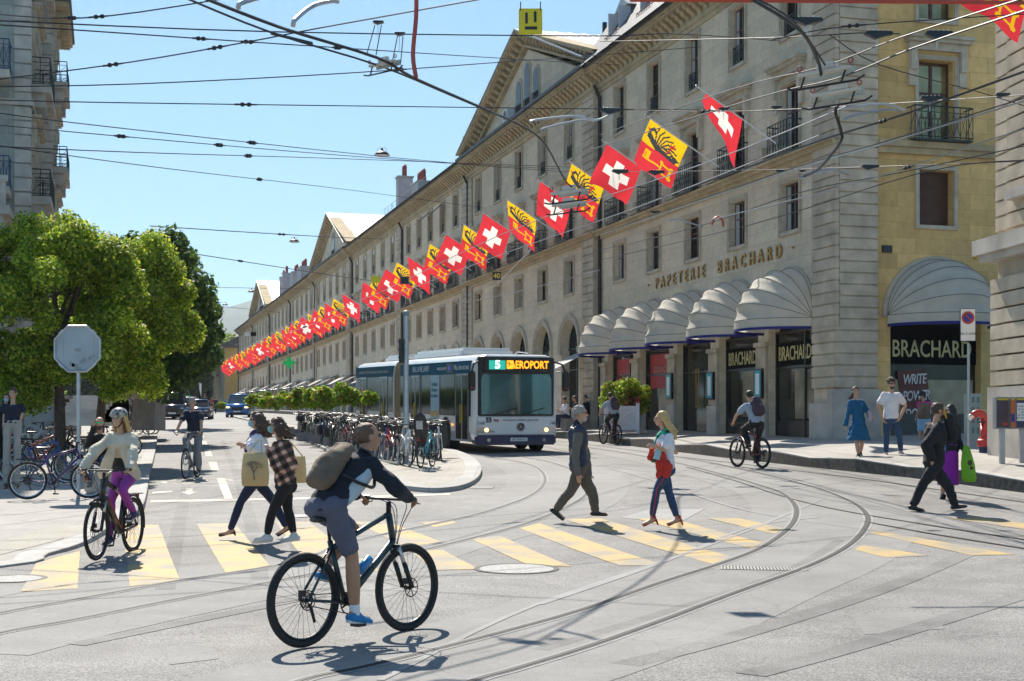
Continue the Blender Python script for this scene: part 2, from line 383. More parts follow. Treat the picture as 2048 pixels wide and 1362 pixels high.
for i, (r_, w_) in enumerate(((R0, 1), (R1, 1), (R2, 1), (R3, 1), (R4, .8), (R5, .55), (R6, .45))):
    rl = strip("tram_rail_road", r_, .034*w_+.008, .009, RAIL, kind='structure')
    strip("groove", r_, .019*w_+.005, .0125, GROOVE, rl)
    if i < 4: strip("seam_road", [p+Vector((0, 0, 0)) for p in r_], .075, .0065, ASPS, kind='structure')
# seams between asphalt fields
def poly_px(name, px, m, dz=.006, step=.7, **k):
    g = [G(a, b) for a, b in px]
    return sheet_obj(name, [(p.x, p.y) for p in g], lambda x, y: H(x, y, dz), m, step, kind='structure', **k)
for a in ([(760, 1362), (1100, 1200), (1500, 1060), (1640, 1000)], [(1000, 890), (1230, 940), (1450, 1010), (1600, 1040)], [(1080, 1210), (1340, 1120), (1500, 1055), (1640, 1035)]):
    strip("repair_seam_road", gpath(a), .03, .0075, ASPS, kind='structure')
TYR = asphalt("asphalt_tyre_worn", (.175, .17, .163), .3, 90, .3)
for pts, w_ in (([(150, 1290), (420, 1235), (640, 1190)], .10), ([(1080, 1300), (1330, 1225), (1560, 1150), (1680, 1080)], .07), ([(1250, 1330), (1480, 1270), (1760, 1180), (1950, 1100)], .12), ([(1500, 1350), (1720, 1290), (2048, 1190)], .12), ([(330, 1180), (360, 1040), (375, 960), (385, 900)], .10), ([(520, 1160), (500, 1040), (470, 940), (445, 880)], .10), ([(600, 1120), (570, 1000), (510, 900)], .10)):
    strip("worn_lane_road", gpath(pts), w_, .0042, TYR, kind='structure')
for q in ([(1180, 1265), (1260, 1240), (1330, 1262), (1240, 1290)], [(1700, 1230), (1860, 1222), (1890, 1258), (1730, 1270)], [(330, 1295), (420, 1285), (440, 1318), (340, 1330)]): poly_px("repair_patch_road", q, ASPF, .0035)
poly_px("patch_road", [(1240, 1036), (1300, 1019), (1410, 1018), (1360, 1045)], ASPS, .0045)
# yellow crossing stripes
for s_ in ([(160, 1102), (155, 1178), (42, 1184), (58, 1155), (72, 1127)], [(245, 1050), (317, 1050), (361, 1163), (260, 1174)], [(392, 1048), (469, 1047), (539, 1131), (452, 1147)],
           [(550, 1045), (618, 1044), (700, 1108), (607, 1116)], [(705, 1044), (770, 1043), (885, 1085), (812, 1094)], [(820, 1102), (885, 1100), (958, 1139), (870, 1141)], [(700, 1118), (735, 1116), (757, 1142), (716, 1146)],
           [(838, 1045), (905, 1042), (915, 1046), (870, 1055)], [(942, 1078), (1000, 1072), (1144, 1134), (1060, 1132)], [(1039, 1057), (1079, 1047), (1329, 1131), (1239, 1132)],
           [(1129, 1039), (1200, 1037), (1466, 1115), (1424, 1129)], [(1274, 1038), (1340, 1037), (1525, 1086), (1504, 1098)], [(1414, 1037), (1474, 1036), (1566, 1057), (1551, 1069)],
           [(1709, 1100), (1724, 1090), (1859, 1112), (1774, 1116)], [(1739, 1066), (1764, 1062), (2031, 1110), (1944, 1111)], [(1896, 1037), (1949, 1035), (2100, 1053), (2060, 1061)]):
    poly_px("crosswalk_stripe_road", s_, YEL, .0055, label="worn yellow zebra stripe on the road")
# white lane marks on the left street
for s_ in ([(302, 1001), (300, 1006), (620, 999), (900, 991), (900, 987), (620, 995)], [(433, 957), (450, 957), (467, 1000), (450, 1000)], [(417, 924), (433, 924), (438, 941), (422, 941)], [(409, 900), (421, 900), (425, 913), (412, 913)], [(402, 882), (412, 882), (416, 891), (405, 891)],
           [(398, 869), (406, 869), (408, 875), (400, 875)], [(392, 858), (398, 858), (400, 863), (394, 863)], [(372, 977), (385, 977), (385, 984), (396, 984), (378, 990), (360, 984), (371, 984)], [(305, 984), (345, 982), (345, 985), (305, 988)]):
    poly_px("marking_road", s_, WPT, .0055)
def ring_mark(px, py, r, w_=.05, sq=1):
    c = G(px, py); pts = [Vector((c.x+r*math.cos(t*PI/12), c.y+sq*r*math.sin(t*PI/12), 0)) for t in range(25)]
    strip("marking_road", pts, w_, .0055, WPT, kind='structure')
ring_mark(345, 963, .75); ring_mark(395, 963, .75); ring_mark(345, 895, .7); ring_mark(385, 895, .7)
strip("marking_road", gpath([(345, 962), (362, 955), (385, 957), (395, 963)], 3), .05, .0055, WPT, kind='structure')
# manholes and drain grates
def disc_ground(name, px, py, r, m, dz=.006, **k):
    c = G(px, py); mb = MB(); n = 28
    V = [(c.x+r*math.cos(2*PI*i/n), c.y+r*math.sin(2*PI*i/n), H(c.x+r*math.cos(2*PI*i/n), c.y+r*math.sin(2*PI*i/n), dz)) for i in range(n)]
    mb.add(V, [tuple(range(n))]); return mb.build(name, m, fixn=False, **k)
CAST = mat("cast_iron_cover", (.33, .325, .31), .75, 0, var=.35, scale=30, bump=.8, bscale=40)
for (a, b, r) in ((1033, 1138, .43), (28, 1158, .3), (590, 1032, .3)):
    o = disc_ground("manhole_cover", a, b, r, CAST, label={1033: "round iron manhole cover beside the yellow stripes", 28: "round manhole cover left of the yellow stripes", 590: "small round cover beyond the two women"}[a], cat="manhole cover")
    ring = [Vector((0, 0, 0))]
    c = G(a, b); pts = [Vector((c.x+r*1.06*math.cos(t*PI/14), c.y+r*1.06*math.sin(t*PI/14), 0)) for t in range(29)]
    q = strip("frame_ring", pts, .03, .008, GROOVE); q.parent = o
def grate(px4, n, lab):
    g = [G(a, b) for a, b in px4]; e = MB()
    base = MB(); base.add([(p.x, p.y, H(p.x, p.y, .006)) for p in g], [(0, 1, 2, 3)])
    o = base.build("drain_grate", GROOVE, fixn=False, label=lab, cat="drain grate")
    for i in range(n):
        t0 = (i+.15)/n; t1 = (i+.7)/n; q = []
        for t, u in ((t0, .08), (t1, .08), (t1, .92), (t0, .92)):
            a = g[0].lerp(g[1], t); b = g[3].lerp(g[2], t); p = a.lerp(b, u); q.append((p.x, p.y, H(p.x, p.y, .009)))
        e.add(q, [(0, 1, 2, 3)])
    e.build("grate_bars", CAST, o, fixn=False)
grate([(1440, 1132), (1610, 1137), (1618, 1143), (1440, 1140)], 26, "long slotted drain grate between the curved rails")
grate([(945, 972), (990, 972), (984, 978), (938, 978)], 10, "small drain grate at the tip of the cycle island")
# pavements
def kerbed(name, outline, kerb_idx, top, m, mk, hw=.32, hk=None, step=1., **k):
    """raised pavement polygon: outline xy list, top(x,y) height, vertical kerb along outline[kerb_idx[0]:kerb_idx[1]]"""
    o = sheet_obj(name, [(p[0], p[1]) for p in outline], top, m, step, kind='structure', **k)
    ed = [Vector((p[0], p[1], 0)) for p in outline[kerb_idx[0]:kerb_idx[1]]]
    dense = []
    for a, b in zip(ed[:-1], ed[1:]):
        q = max(1, int((b-a).length/.7)); dense += [a.lerp(b, i/q) for i in range(q)]
    dense.append(ed[-1]); mb = MB(); V = []
    cx = sum(p[0] for p in outline)/len(outline)
    for i, p in enumerate(dense):
        d = (dense[min(i+1, len(dense)-1)]-dense[max(i-1, 0)]).normalized(); s_ = Vector((-d.y, d.x, 0))
        if k.get('flip'): s_ = -s_
        inn = p+s_*hw*KSIDE[0]
        V += [(p.x, p.y, H(p.x, p.y)-.3), (p.x, p.y, top(p.x, p.y)-.02), (p.x+s_.x*.02*KSIDE[0], p.y+s_.y*.02*KSIDE[0], top(p.x, p.y)+.004), (inn.x, inn.y, top(inn.x, inn.y)+.004)]
    n = len(dense)
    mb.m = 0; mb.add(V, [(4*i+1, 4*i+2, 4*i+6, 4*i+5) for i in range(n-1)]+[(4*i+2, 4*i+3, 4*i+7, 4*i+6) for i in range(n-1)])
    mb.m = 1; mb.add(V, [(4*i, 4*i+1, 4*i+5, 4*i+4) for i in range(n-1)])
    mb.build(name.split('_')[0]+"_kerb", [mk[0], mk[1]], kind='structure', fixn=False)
    return dense
KSIDE = [1]
T_ = Vector((-.2744, .9616, 0)); N_ = Vector((-.9616, -.2744, 0)); C0 = Vector((9.33, 40.5, 0))   # corner of the long facade, its direction and outward normal
def FW(u, n, z=0): return C0+T_*u+N_*n+Vector((0, 0, z))
kr = [G(a, b) for a, b in ((2600, 1058), (2048, 985.5), (1620, 934.5), (1353, 904))]
kr = [Vector((p.x, p.y, 0)) for p in kr]
kr2 = [FW(u, n) for u, n in ((15, 2.6), (24, 2.9), (40, 3.2), (60, 3.4), (110, 3.4), (200, 3.4))]
KR = spline(kr+kr2, 4)
def top_right(x, y):
    p = Vector((x, y, 0)); d = min((p-q).length for q in KR[::2]) if y < 75 else 2.0
    return H(x, y)+.22+.035*min(d, 6)
KSIDE[0] = -1
outl = [(p.x, p.y) for p in KR]+[tuple(FW(200, -1)[:2]), tuple(FW(20, -1.)[:2]), (9.6, 48), (24, 52), (30, 30), (30, 22)]
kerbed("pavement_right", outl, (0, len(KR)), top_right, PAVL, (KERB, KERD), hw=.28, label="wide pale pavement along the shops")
# island with cycle racks
isl_px = [(470, 836), (530, 852), (585, 868), (640, 897), (700, 930), (755, 960), (795, 977), (840, 984), (885, 985), (928, 978), (955, 963), (963, 945), (955, 928), (935, 914), (905, 903), (868, 893)]
isl = spline([G(a, b).to_2d().to_3d() for a, b in isl_px], 4)
back = [Vector((-3.2, 50, 0)), Vector((-6.0, 60, 0)), Vector((-10.5, 75, 0)), Vector((-14, 86, 0))]
isl_o = isl+back
top_i = lambda x, y: H(x, y, .09)
KSIDE[0] = 1
kerbed("pavement_island", [(p.x, p.y) for p in isl_o], (0, len(isl_o)), top_i, PAVI, (KERB, KERB), hw=.38, label="raised traffic island with cycle racks")
# left pavement
lp = [(0, 1136), (97, 1112), (174, 1089), (240, 1052), (280, 1030), (292, 1005), (300, 954), (307, 925), (312, 900), (315, 870), (316, 845)]
lps = spline([Vector((-16, 9.5, 0)), Vector((-9, 13.2, 0))]+[G(a, b).to_2d().to_3d() for a, b in lp], 4)
outl = lps+[Vector((-60, lps[-1].y+2, 0)), Vector((-60, 5, 0))]
top_l = lambda x, y: H(x, y, .022+.10*min(max((y-16.5)/7, 0), 1))
kerbed("pavement_left", [(p.x, p.y) for p in outl], (0, len(lps)+1), top_l, PAVL, (KERB, KERB), hw=.34, label="shaded square under the trees")
def GL(px, py): return G(px, py, hf=top_l)
def GI(px, py): return G(px, py, hf=top_i)
def GR(px, py):
    return G(px, py, hf=lambda x, y: top_right(x, y))
# tactile paving dots
tc_ = [GL(a, b) for a, b in ((0, 1085), (0, 1110), (172, 1066), (172, 1050), (110, 1050))]
sheet_obj("tactile_pavement", [(p.x, p.y) for p in tc_], lambda x, y: top_l(x, y)+.005, mat("tactile_yellow", (.35, .325, .275), .8, var=.1, bump=.9, bscale=60), 1., kind='structure')
# ---------------------------------------------------------------- the long facade
def wall_grid(mb, u0, u1, z0, z1, holes, depth=.38, n0=0, arch=()):
    """wall face in the plane y=n0 (y = outward), with rectangular holes (ua,ub,za,zb) and arches (c,r,zs,zb)"""
    us = {u0, u1}; zs = {z0, z1}
    for a, b, c, d in holes: us |= {a, b}; zs |= {c, d}
    for c, r, s_, zb in arch: us |= {c-r, c+r}; zs |= {s_, s_+r+.02, max(zb, z0)}
    us = sorted(x for x in us if u0 <= x <= u1); zs = sorted(z for z in zs if z0 <= z <= z1)
    for i in range(len(us)-1):
        for j in range(len(zs)-1):
            a, b, c, d = us[i], us[i+1], zs[j], zs[j+1]; mu, mz = (a+b)/2, (c+d)/2
            if b-a < 1e-6 or d-c < 1e-6: continue
            if any(h[0] < mu < h[1] and h[2] < mz < h[3] for h in holes): continue
            if any(abs(mu-q[0]) < q[1] and q[3] < mz < q[2]+q[1]+.02 for q in arch): continue
            mb.quad((a, n0, c), (b, n0, c), (b, n0, d), (a, n0, d))
    for a, b, c, d in holes:
        e = n0-depth
        for q in (((a, n0, c), (a, e, c), (a, e, d), (a, n0, d)), ((b, n0, c), (b, n0, d), (b, e, d), (b, e, c)), ((a, n0, d), (a, e, d), (b, e, d), (b, n0, d)), ((a, n0, c), (b, n0, c), (b, e, c), (a, e, c))): mb.quad(*q)
    for c, r, s_, zb in arch:
        e = n0-depth; K = 14; pt = [(c+r*math.cos(PI*k/K), s_+r*math.sin(PI*k/K)) for k in range(K+1)]; zt = s_+r+.02; zb = max(zb, z0)
        for p, q in zip(pt[:-1], pt[1:]):
            mb.quad((p[0], n0, p[1]), (p[0], n0, zt), (q[0], n0, zt), (q[0], n0, q[1]))
            mb.quad((p[0], n0, p[1]), (q[0], n0, q[1]), (q[0], e, q[1]), (p[0], e, p[1]))
        for x in (c-r, c+r): mb.quad((x, n0, zb), (x, e, zb), (x, e, s_), (x, n0, s_))
_cache = {}
def shared(key, fn):
    if key not in _cache: _cache[key] = fn()
    return _cache[key]
def win_frame(w_, h_, arched=False):
    mb = MB(); t = .06
    for x in (-w_/2+t/2, w_/2-t/2, 0): mb.box((x, 0, h_/2), (t if x else .08, .06, h_))
    for z in (t/2, h_-t/2, h_*.62): mb.box((0, 0, z), (w_, .055, t))
    return mb.mesh("frame", WOOD)
def win_pane(w_, h_):
    mb = MB(); mb.bb(-w_/2, w_/2, -.012, .012, 0, h_); return mb.mesh("pane", GLS)
def win_curt(w_, h_, sd):
    mb = MB(); r_ = random.Random(sd); k = 9
    for s_ in (-1, 1):
        wd = w_*r_.uniform(.05, .26); x0 = s_*w_/2
        V = []
        for i in range(k+1):
            x = x0-s_*wd*i/k; y = -.12+.025*math.sin(i*2.6); V += [(x, y, .03), (x, y, h_-.03)]
        mb.add(V, [(2*i, 2*i+2, 2*i+3, 2*i+1) for i in range(k)])
    return mb.mesh("curtain", CURT)
def surround(w_, h_, t=.13, n=.05):
    mb = MB()
    for s_ in (-1, 1):
        mb.bb(s_*(w_/2+t), s_*(w_/2+.02), 0, n, -t, h_+t); mb.bb(s_*(w_/2+t*1.02), s_*(w_/2+t*.6), 0, n*1.5, -t*1.02, h_+t*1.02)
    mb.bb(-w_/2-.019, w_/2+.019, 0, n-.002, h_+.02, h_+t-.002); mb.bb(-w_/2-.019, w_/2+.019, 0, n+.03, -t, -.02)
    mb.bb(-w_/2-.03, w_/2+.03, 0, n*1.5, h_+t*.6, h_+t*1.02)
    return mb.mesh("surround", STT)
def balc(w_, h_, n, nb, full=True):
    mb = MB()
    def seg(a, b, r=.014): mb.cyl(a, b, r, r, 4)
    y = n; x = w_/2
    for z, r in ((h_, .022), (h_*.82, .012), (.08, .016)):
        mb.tube([(-x, .0, z), (-x, y, z), (x, y, z), (x, .0, z)], r, 4)
    for i in range(nb+1):
        xx = -x+w_*i/nb; seg((xx, y, .02), (xx, y, h_))
        if i < nb:
            seg((xx, y, .1), (xx+w_/nb, y, h_*.8), .009); seg((xx+w_/nb, y, .1), (xx, y, h_*.8), .009)
    if y > .15:
        for s_ in (-x, x):
            seg((s_, y*.5, .02), (s_, y*.5, h_)); seg((s_, 0, .1), (s_, y, h_*.8), .009)
        mb.bb(-x, x, 0, y, -.03, .02)
    return mb.mesh("balcony_railing", IRON)
def hood(w_):
    mb = MB()
    mb.bb(-w_/2, w_/2, 0, .38, .15, .24); mb.bb(-w_/2+.05, w_/2-.05, 0, .3, .05, .149); mb.bb(-w_/2+.12, w_/2-.12, 0, .16, -.16, .049)
    for s_ in (-1, 1): mb.bb(s_*(w_/2-.35), s_*(w_/2-.15), 0, .2, -.75, -.161); mb.bb(s_*(w_/2-.37), s_*(w_/2-.13), 0, .12, -1.2, -.751)
    return mb.mesh("hood", STT)
def window(par, u, z, w_, h_, nin=-.19, sd=0, sur=True, rail=None, hd=False, blind=0, curtain=True, n0=0):
    fr = linkmesh("window", shared(("wf", w_, h_), lambda: win_frame(w_, h_)), par, loc=(u, n0+nin, z))
    linkmesh("pane", shared(("wp", w_, h_), lambda: win_pane(w_, h_)), fr, loc=(0, -.01, 0))
    k = sd % 5
    if curtain and sd % 3: linkmesh("curtain", shared(("wc", w_, h_, k), lambda: win_curt(w_, h_, k)), fr, loc=(0, .135, 0))
    if blind:
        mb_ = shared(("wb", w_, h_, round(blind, 1)), lambda: MB().bb(-w_/2+.02, w_/2-.02, .05, .08, h_*(1-round(blind, 1)), h_-.01).mesh("blind", WHT))
        linkmesh("blind", mb_, fr, loc=(0, .06, 0))
    if sur: linkmesh("surround", shared(("ws", w_, h_), lambda: surround(w_, h_)), fr, loc=(0, -nin+.002, 0))
    if rail: linkmesh("balcony_railing", shared(("br",)+rail, lambda: balc(*rail)), fr, loc=(0, -nin+(.0 if rail[2] > .15 else -.12), -.0))
    if hd: linkmesh("hood", shared(("hd", w_), lambda: hood(w_+1.0)), fr, loc=(0, -nin, h_+.42))
    return fr
def rustic(mb, u0, u1, z0, z1, n0, n1, h_=.33, g=.038):
    z = z0; i = 0
    while z < z1-.05:
        t = min(z+h_-g, z1); mb.bb(u0, u1, n0, n1, z, t); z += h_; i += 1
    mb.bb(u0+.03, u1-.03, n0, n1-.045, z0, z1)
def brackets(mb, u0, u1, z, sp=.52, n=.0, d=.5):
    """scrolled consoles under an eave"""
    k = int((u1-u0)/sp); sp = (u1-u0)/k
    prof = [(0, 0), (.09, 0), (.12, .10), (.2, .17), (.28, .20), (.35, .30), (.46, .33), (d, .36), (d, .46), (0, .46)]
    for i in range(k):
        c = u0+sp*(i+.5); mb.prism([(n+a, z+b) for a, b in prof], c-.13, c+.13, lambda x, y, t: Vector((t, x, y)))
def eave(par, u0, u1, n=0, gut=True, endA=True):
    mb = MB(); mb.m = 0
    mb.bb(u0, u1, -.2, n+.10, 16.02, 16.19); mb.bb(u0, u1, -.2, n+.05, 15.84, 16.018)
    brackets(mb, u0+.02, u1-.02, 16.2, n=n)
    mb.bb(u0, u1, -.2, n+.56, 16.665, 16.76); mb.bb(u0, u1, -.2, n+.62, 16.762, 16.86)
    mb.bb(u0, u1, -.2, n+.03, 16.19, 16.663)
    mb.build("cornice", STC, par)
    if gut:
        g = MB(); g.bb(u0, u1, n+.4, n+.72, 16.865, 17.03); g.bb(u0, u1, -.2, n+.7, 16.862, 16.9); g.build("gutter", ROOF, par)
TOPZ = 17.0
US = [0, 20.5, 42.8, 62.1, 83.2, 104.7, 125.3, 146.1, 166.4, 190.8]
PED = {1, 4, 7}
SECN = ["corner house of the long stone row, with white domed awnings over its shops", "second house of the long stone row, under the nearest pediment", "third house of the long stone row, between pediment and tall chimney", "fourth house of the long stone row, with white blinds in its top windows",
        "fifth house of the long stone row, under the middle pediment", "sixth house of the long stone row, beyond the middle pediment", "seventh house of the long stone row, before the far pediment", "eighth house of the long stone row, under the far pediment", "last and farthest house of the long stone row"]
def chimney(par, x, y, z, w_, d_, h_, pots, ph=.75):
    mb = MB(); mb.bb(x-w_/2, x+w_/2, y-d_/2, y+d_/2, z, z+h_); c = mb.build("chimney", RENDER_, par, bevel=.02)
    m2 = MB(); m2.bb(x-w_/2-.08, x+w_/2+.08, y-d_/2-.08, y+d_/2+.08, z+h_, z+h_+.1); m2.build("cap", ZINC, c)
    for i in range(pots):
        px_ = x+w_*((i+.5)/pots-.5); p = MB(); r_ = .13
        p.lathe([(0, 0), (r_*1.1, 0), (r_, ph*.8), (r_*1.25, ph*.82), (r_*1.25, ph*.88), (r_*.8, ph*.9), (r_*.8, ph), (r_*1.3, ph+.02), (.02, ph+.16), (0, ph+.16)], (px_, y, z+h_+.1), n=8)
        p.build("chimney_pot", TERRA, c)
SEC = []
for k in range(9):
    u0, u1 = US[k], US[k+1]; L_ = u1-u0; base = FW(u0, 0); pn = 0.0
    M4 = Matrix(((T_.x, N_.x, 0, base.x), (T_.y, N_.y, 0, base.y), (0, 0, 1, 0), (0, 0, 0, 1)))
    b = empty("row_house", mat=M4, label=SECN[k], cat="stone house", group="joined houses of the long stone row"); SEC.append(b)
    near = k < 3; ped = k in PED
    pu0 = 1.38 if k == 0 else 1.55
    nb = 5; a0 = pu0+.1; a1 = L_-.45; sp = (a1-a0)/nb; cs = [a0+sp*(i+.5) for i in range(nb)]
    if k == 0: cs = [1.95+3.82*i for i in range(5)]; cs = [3.02+3.74*i for i in range(5)]
    pn = .12 if ped else 0
    zg = H(*FW(u0+L_/2, 2)[:2])
    zb = zg-1.2
    wh, w1h = 1.06, 1.2
    holes = [(c-.53, c+.53, 13.72, 15.6) for c in cs]+[(c-.58, c+.58, 10.02, 12.2) for c in cs]
    arch = []
    if k >= 7: arch = [(c, .85, 7.7, 6.2) for c in cs]
    else: holes += [(c-.58, c+.58, 7.72, 9.18) for c in cs]
    if k == 0: arch = [(c, 1.5, 4.9, zb) for c in cs]
    elif k in (1, 2, 5): arch = [(c, 1.22, 5.28, zb) for c in cs]
    elif k < 7: holes += [(c-.5, c+.5, 5.3, 6.7) for c in cs] if k != 4 else []
    if k not in (0, 1, 2, 5): holes += [(c-1.2, c+1.2, zb, min(4.6+.02*u0, zg+3.6)) for c in cs]
    mb = MB(); wall_grid(mb, 0, L_, zb, 16.2, holes, .40, pn, arch); mb.build("wall", ST, b)
    # back of openings
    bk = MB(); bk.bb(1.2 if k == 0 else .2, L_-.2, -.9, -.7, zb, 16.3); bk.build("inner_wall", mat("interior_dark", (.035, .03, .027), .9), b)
    # pilaster
    pm = MB(); rustic(pm, 0, pu0, 4.6 if k == 0 else zg+1.3, 15.82, 0, pn+.16)
    pm.build("pilaster", STP, b, bevel=.012 if k < 2 else 0)
    if ped:
        pm = MB(); rustic(pm, L_-1.2, L_-.02, zg+1.3, 15.82, 0, pn+.10); pm.build("pilaster", STP, b)
    pb = MB(); pb.bb(-.02 if k == 0 else 0, pu0+.05, 0, pn+.22, zb, 4.4 if k == 0 and False else zg+1.28); pb.build("plinth", STB, b, bevel=.02)
    # string cornice
    sc_ = MB(); sc_.bb(0, L_, 0, pn+.10, 9.62, 9.78); sc_.bb(0, L_, 0, pn+.22, 9.782, 9.9); sc_.bb(0, L_, 0, pn+.34, 9.902, 9.98); sc_.build("string_course", STC, b)
    eave(b, 0, L_, n=pn+.04 if ped else 0)
    dp = MB(); dp.tube([(L_-.3, pn+.1, zg+.1), (L_-.3, pn+.1, 15.6), (L_-.3, pn+.35, 16.1)], .075, 8)
    for z in (5, 7.5, 10.3, 13): dp.cyl((L_-.3, pn+.1, z), (L_-.3, pn+.1, z+.06), .1, .1, 8)
    dp.build("downpipe", DARK, b)
    for i, c in enumerate(cs):
        sd = k*7+i
        window(b, c, 13.72, 1.06, 1.88, sd=sd, rail=(1.02, .62, .06, 6), blind=(.2 if k in (3, 4, 5, 6) and (i % 4 != 1) else 0), n0=pn)
        window(b, c, 10.02, 1.16, 2.18, sd=sd+2, rail=(1.46, .95, .42, 8), hd=True, n0=pn)
        if k < 7: window(b, c, 7.72, 1.16, 1.46, sd=sd+1, n0=pn)
        elif k >= 7:
            w2 = MB(); w2.bb(c-.84, c+.84, pn-.42, pn-.4, 6.2, 8.6); w2.build("arched_window", GLS, b)
        if k in (3, 6): window(b, c, 5.3, 1.0, 1.4, sd=sd+3, n0=pn, curtain=False)
        sl = MB(); 
        if i < 4: sl.bb(c+sp*.5-.42, c+sp*.5+.42, pn, pn+.26, 10.22, 10.5); sl.bb(c+sp*.5-.38, c+sp*.5+.38, pn, pn+.2, 10.08, 10.218); sl.build("stone_box", STT, b)
        if k in (1, 2, 5):   # arched ground floor openings with fanlights
            am = MB(); K = 14; r0, r1 = 1.24, 1.52; zs = 5.28
            for nn, (ra, rb) in ((.06, (1.24, 1.38)), (.10, (1.38, 1.54))):
                pts = [(c+rb*math.cos(PI*q/K), zs+rb*math.sin(PI*q/K)) for q in range(K+1)]+[(c+ra*math.cos(PI*q/K), zs+ra*math.sin(PI*q/K)) for q in range(K, -1, -1)]
                for q in range(K):
                    t0, t1 = PI*q/K, PI*(q+1)/K
                    am.prism([(c+ra*math.cos(t0), zs+ra*math.sin(t0)), (c+rb*math.cos(t0), zs+rb*math.sin(t0)), (c+rb*math.cos(t1), zs+rb*math.sin(t1)), (c+ra*math.cos(t1), zs+ra*math.sin(t1))], pn, pn+nn, lambda x, y, t: Vector((x, t, y)))
            am.bb(c-1.56, c-1.2, pn, pn+.09, 5.0, 5.27); am.bb(c+1.2, c+1.56, pn, pn+.09, 5.0, 5.27)
            am.build("arch_moulding", STT, b)
            fw = MB(); pts = [(c+1.2*math.cos(PI*q/16), 5.28+1.2*math.sin(PI*q/16)) for q in range(17)]
            fw.prism(pts, pn-.42, pn-.40, lambda x, y, t: Vector((x, t, y))); fw.build("fanlight", GLS, b)
            fb = MB()
            for q in range(1, 12):
                t = PI*q/12; fb.cyl((c+.2*math.cos(t), pn-.37, 5.28+.2*math.sin(t)), (c+1.2*math.cos(t), pn-.37, 5.28+1.2*math.sin(t)), .016, .016, 4)
            for rr in (.25, .75, 1.18):
                fb.tube([(c+rr*math.cos(PI*q/12), pn-.37, 5.28+rr*math.sin(PI*q/12)) for q in range(13)], .02, 4)
            fb.bb(c-1.22, c+1.22, pn-.42, pn-.34, 5.2, 5.3); fb.bb(c-.05, c+.05, pn-.42, pn-.34, zg, 5.2)
            fb.build("grille", IRON, b)
            dg = MB(); dg.bb(c-1.2, c+1.2, pn-.45, pn-.41, zg, 5.2); dg.build("shop_window", GLS, b)
        elif k not in (0,):
            dg = MB(); zt = min(4.6+.02*u0, zg+3.6); dg.bb(c-1.2, c+1.2, pn-.45, pn-.38, zb, zt-.01); dg.build("shop_window", GLS, b)
    # roof
    rf = MB(); zr = 16.9
    if k != 0:
        rf.add([(0, .9, zr), (L_, .9, zr), (L_, -7, zr+3.4), (0, -7, zr+3.4)], [(0, 1, 2, 3)])
        rf.add([(0, -14, zr), (L_, -14, zr), (L_, -7, zr+3.4), (0, -7, zr+3.4)], [(0, 3, 2, 1)])
    else:
        rf.add([(0, .9, zr), (L_, .9, zr), (L_, -.9, zr+2.6), (0, -.9, zr+2.6)], [(0, 1, 2, 3)])
        rf.add([(0, -.9, zr+2.6), (L_, -.9, zr+2.6), (L_, -7, zr+4.2), (0, -7, zr+4.2)], [(0, 1, 2, 3)])
    rf.build("roof", TILE if k in (3, 5, 6) else ROOF, b)
    bw = MB(); bw.bb(1.2 if k == 0 else .01, L_-.01, -13.9, -1, zb, 16.8); bw.build("back_wall", ST, b)
    if ped:
        hp = 3.78; um = L_/2-.9; n0 = pn+.04
        g = MB()
        Lh = L_/2+.2; a_ = math.atan2(hp, Lh); K = int(math.hypot(Lh, hp)/.55)
        tri = MB(); gcs = [um-1.15, um, um+1.15]
        # tympanum
        rz_ = 16.9
        hl = [(um-.45-1.15, um+.45-1.15), (um-.45, um+.45), (um+.7, um+1.6)]
        wal = MB(); wal.prism([(.7, rz_), (L_-.7, rz_), (um, rz_+hp-.35)], pn-.3, pn-.02, lambda x, y, t: Vector((x, t, y))); ty = wal.build("tympanum", ST, b)
        for j, (dx, hh) in enumerate(((-1.5, 1.3), (0, 1.85), (1.5, 1.3)) if k != 4 else ((0, 1.35),)):
            wd = .42 if k != 4 else .75
            for nm, gr, nn, mm in (("attic_surround", .14, .06, STT), ("attic_window", 0, .075, GLS)):
                w3 = MB(); r_ = wd+gr; zz = rz_+.45; pts = [(um+dx-r_, zz-gr), (um+dx+r_, zz-gr)]+[(um+dx+r_*math.cos(PI*q/12), zz+hh+r_*math.sin(PI*q/12)) for q in range(13)]
                w3.prism(pts, pn-.02+(.001 if gr else .012), pn+nn-.02, lambda x, y, t: Vector((x, t, y))); w3.build(nm, mm, ty)
            w4 = MB(); w4.bb(um+dx-wd, um+dx+wd, pn+.08, pn+.12, rz_+.95, rz_+1.0)
            for q in range(5): w4.bb(um+dx-wd+q*wd/2-.012, um+dx-wd+q*wd/2+.012, pn+.085, pn+.115, rz_+.5, rz_+.95)
            w4.build("railing", IRON, ty)
        if k == 1:
            ac = MB(); ac.bb(um+2.1, um+2.85, pn+.05, pn+.5, rz_+.35, rz_+.95); acc = ac.build("air_conditioner", WHT, b, bevel=.02)
            a2 = MB(); a2.lathe([(0, 0), (.24, 0), (.24, .02), (0, .03)], (um+2.45, pn+.5, rz_+.65), (0, 1, 0), 20); a2.build("fan_grille", DARK, acc)
        rk = MB()
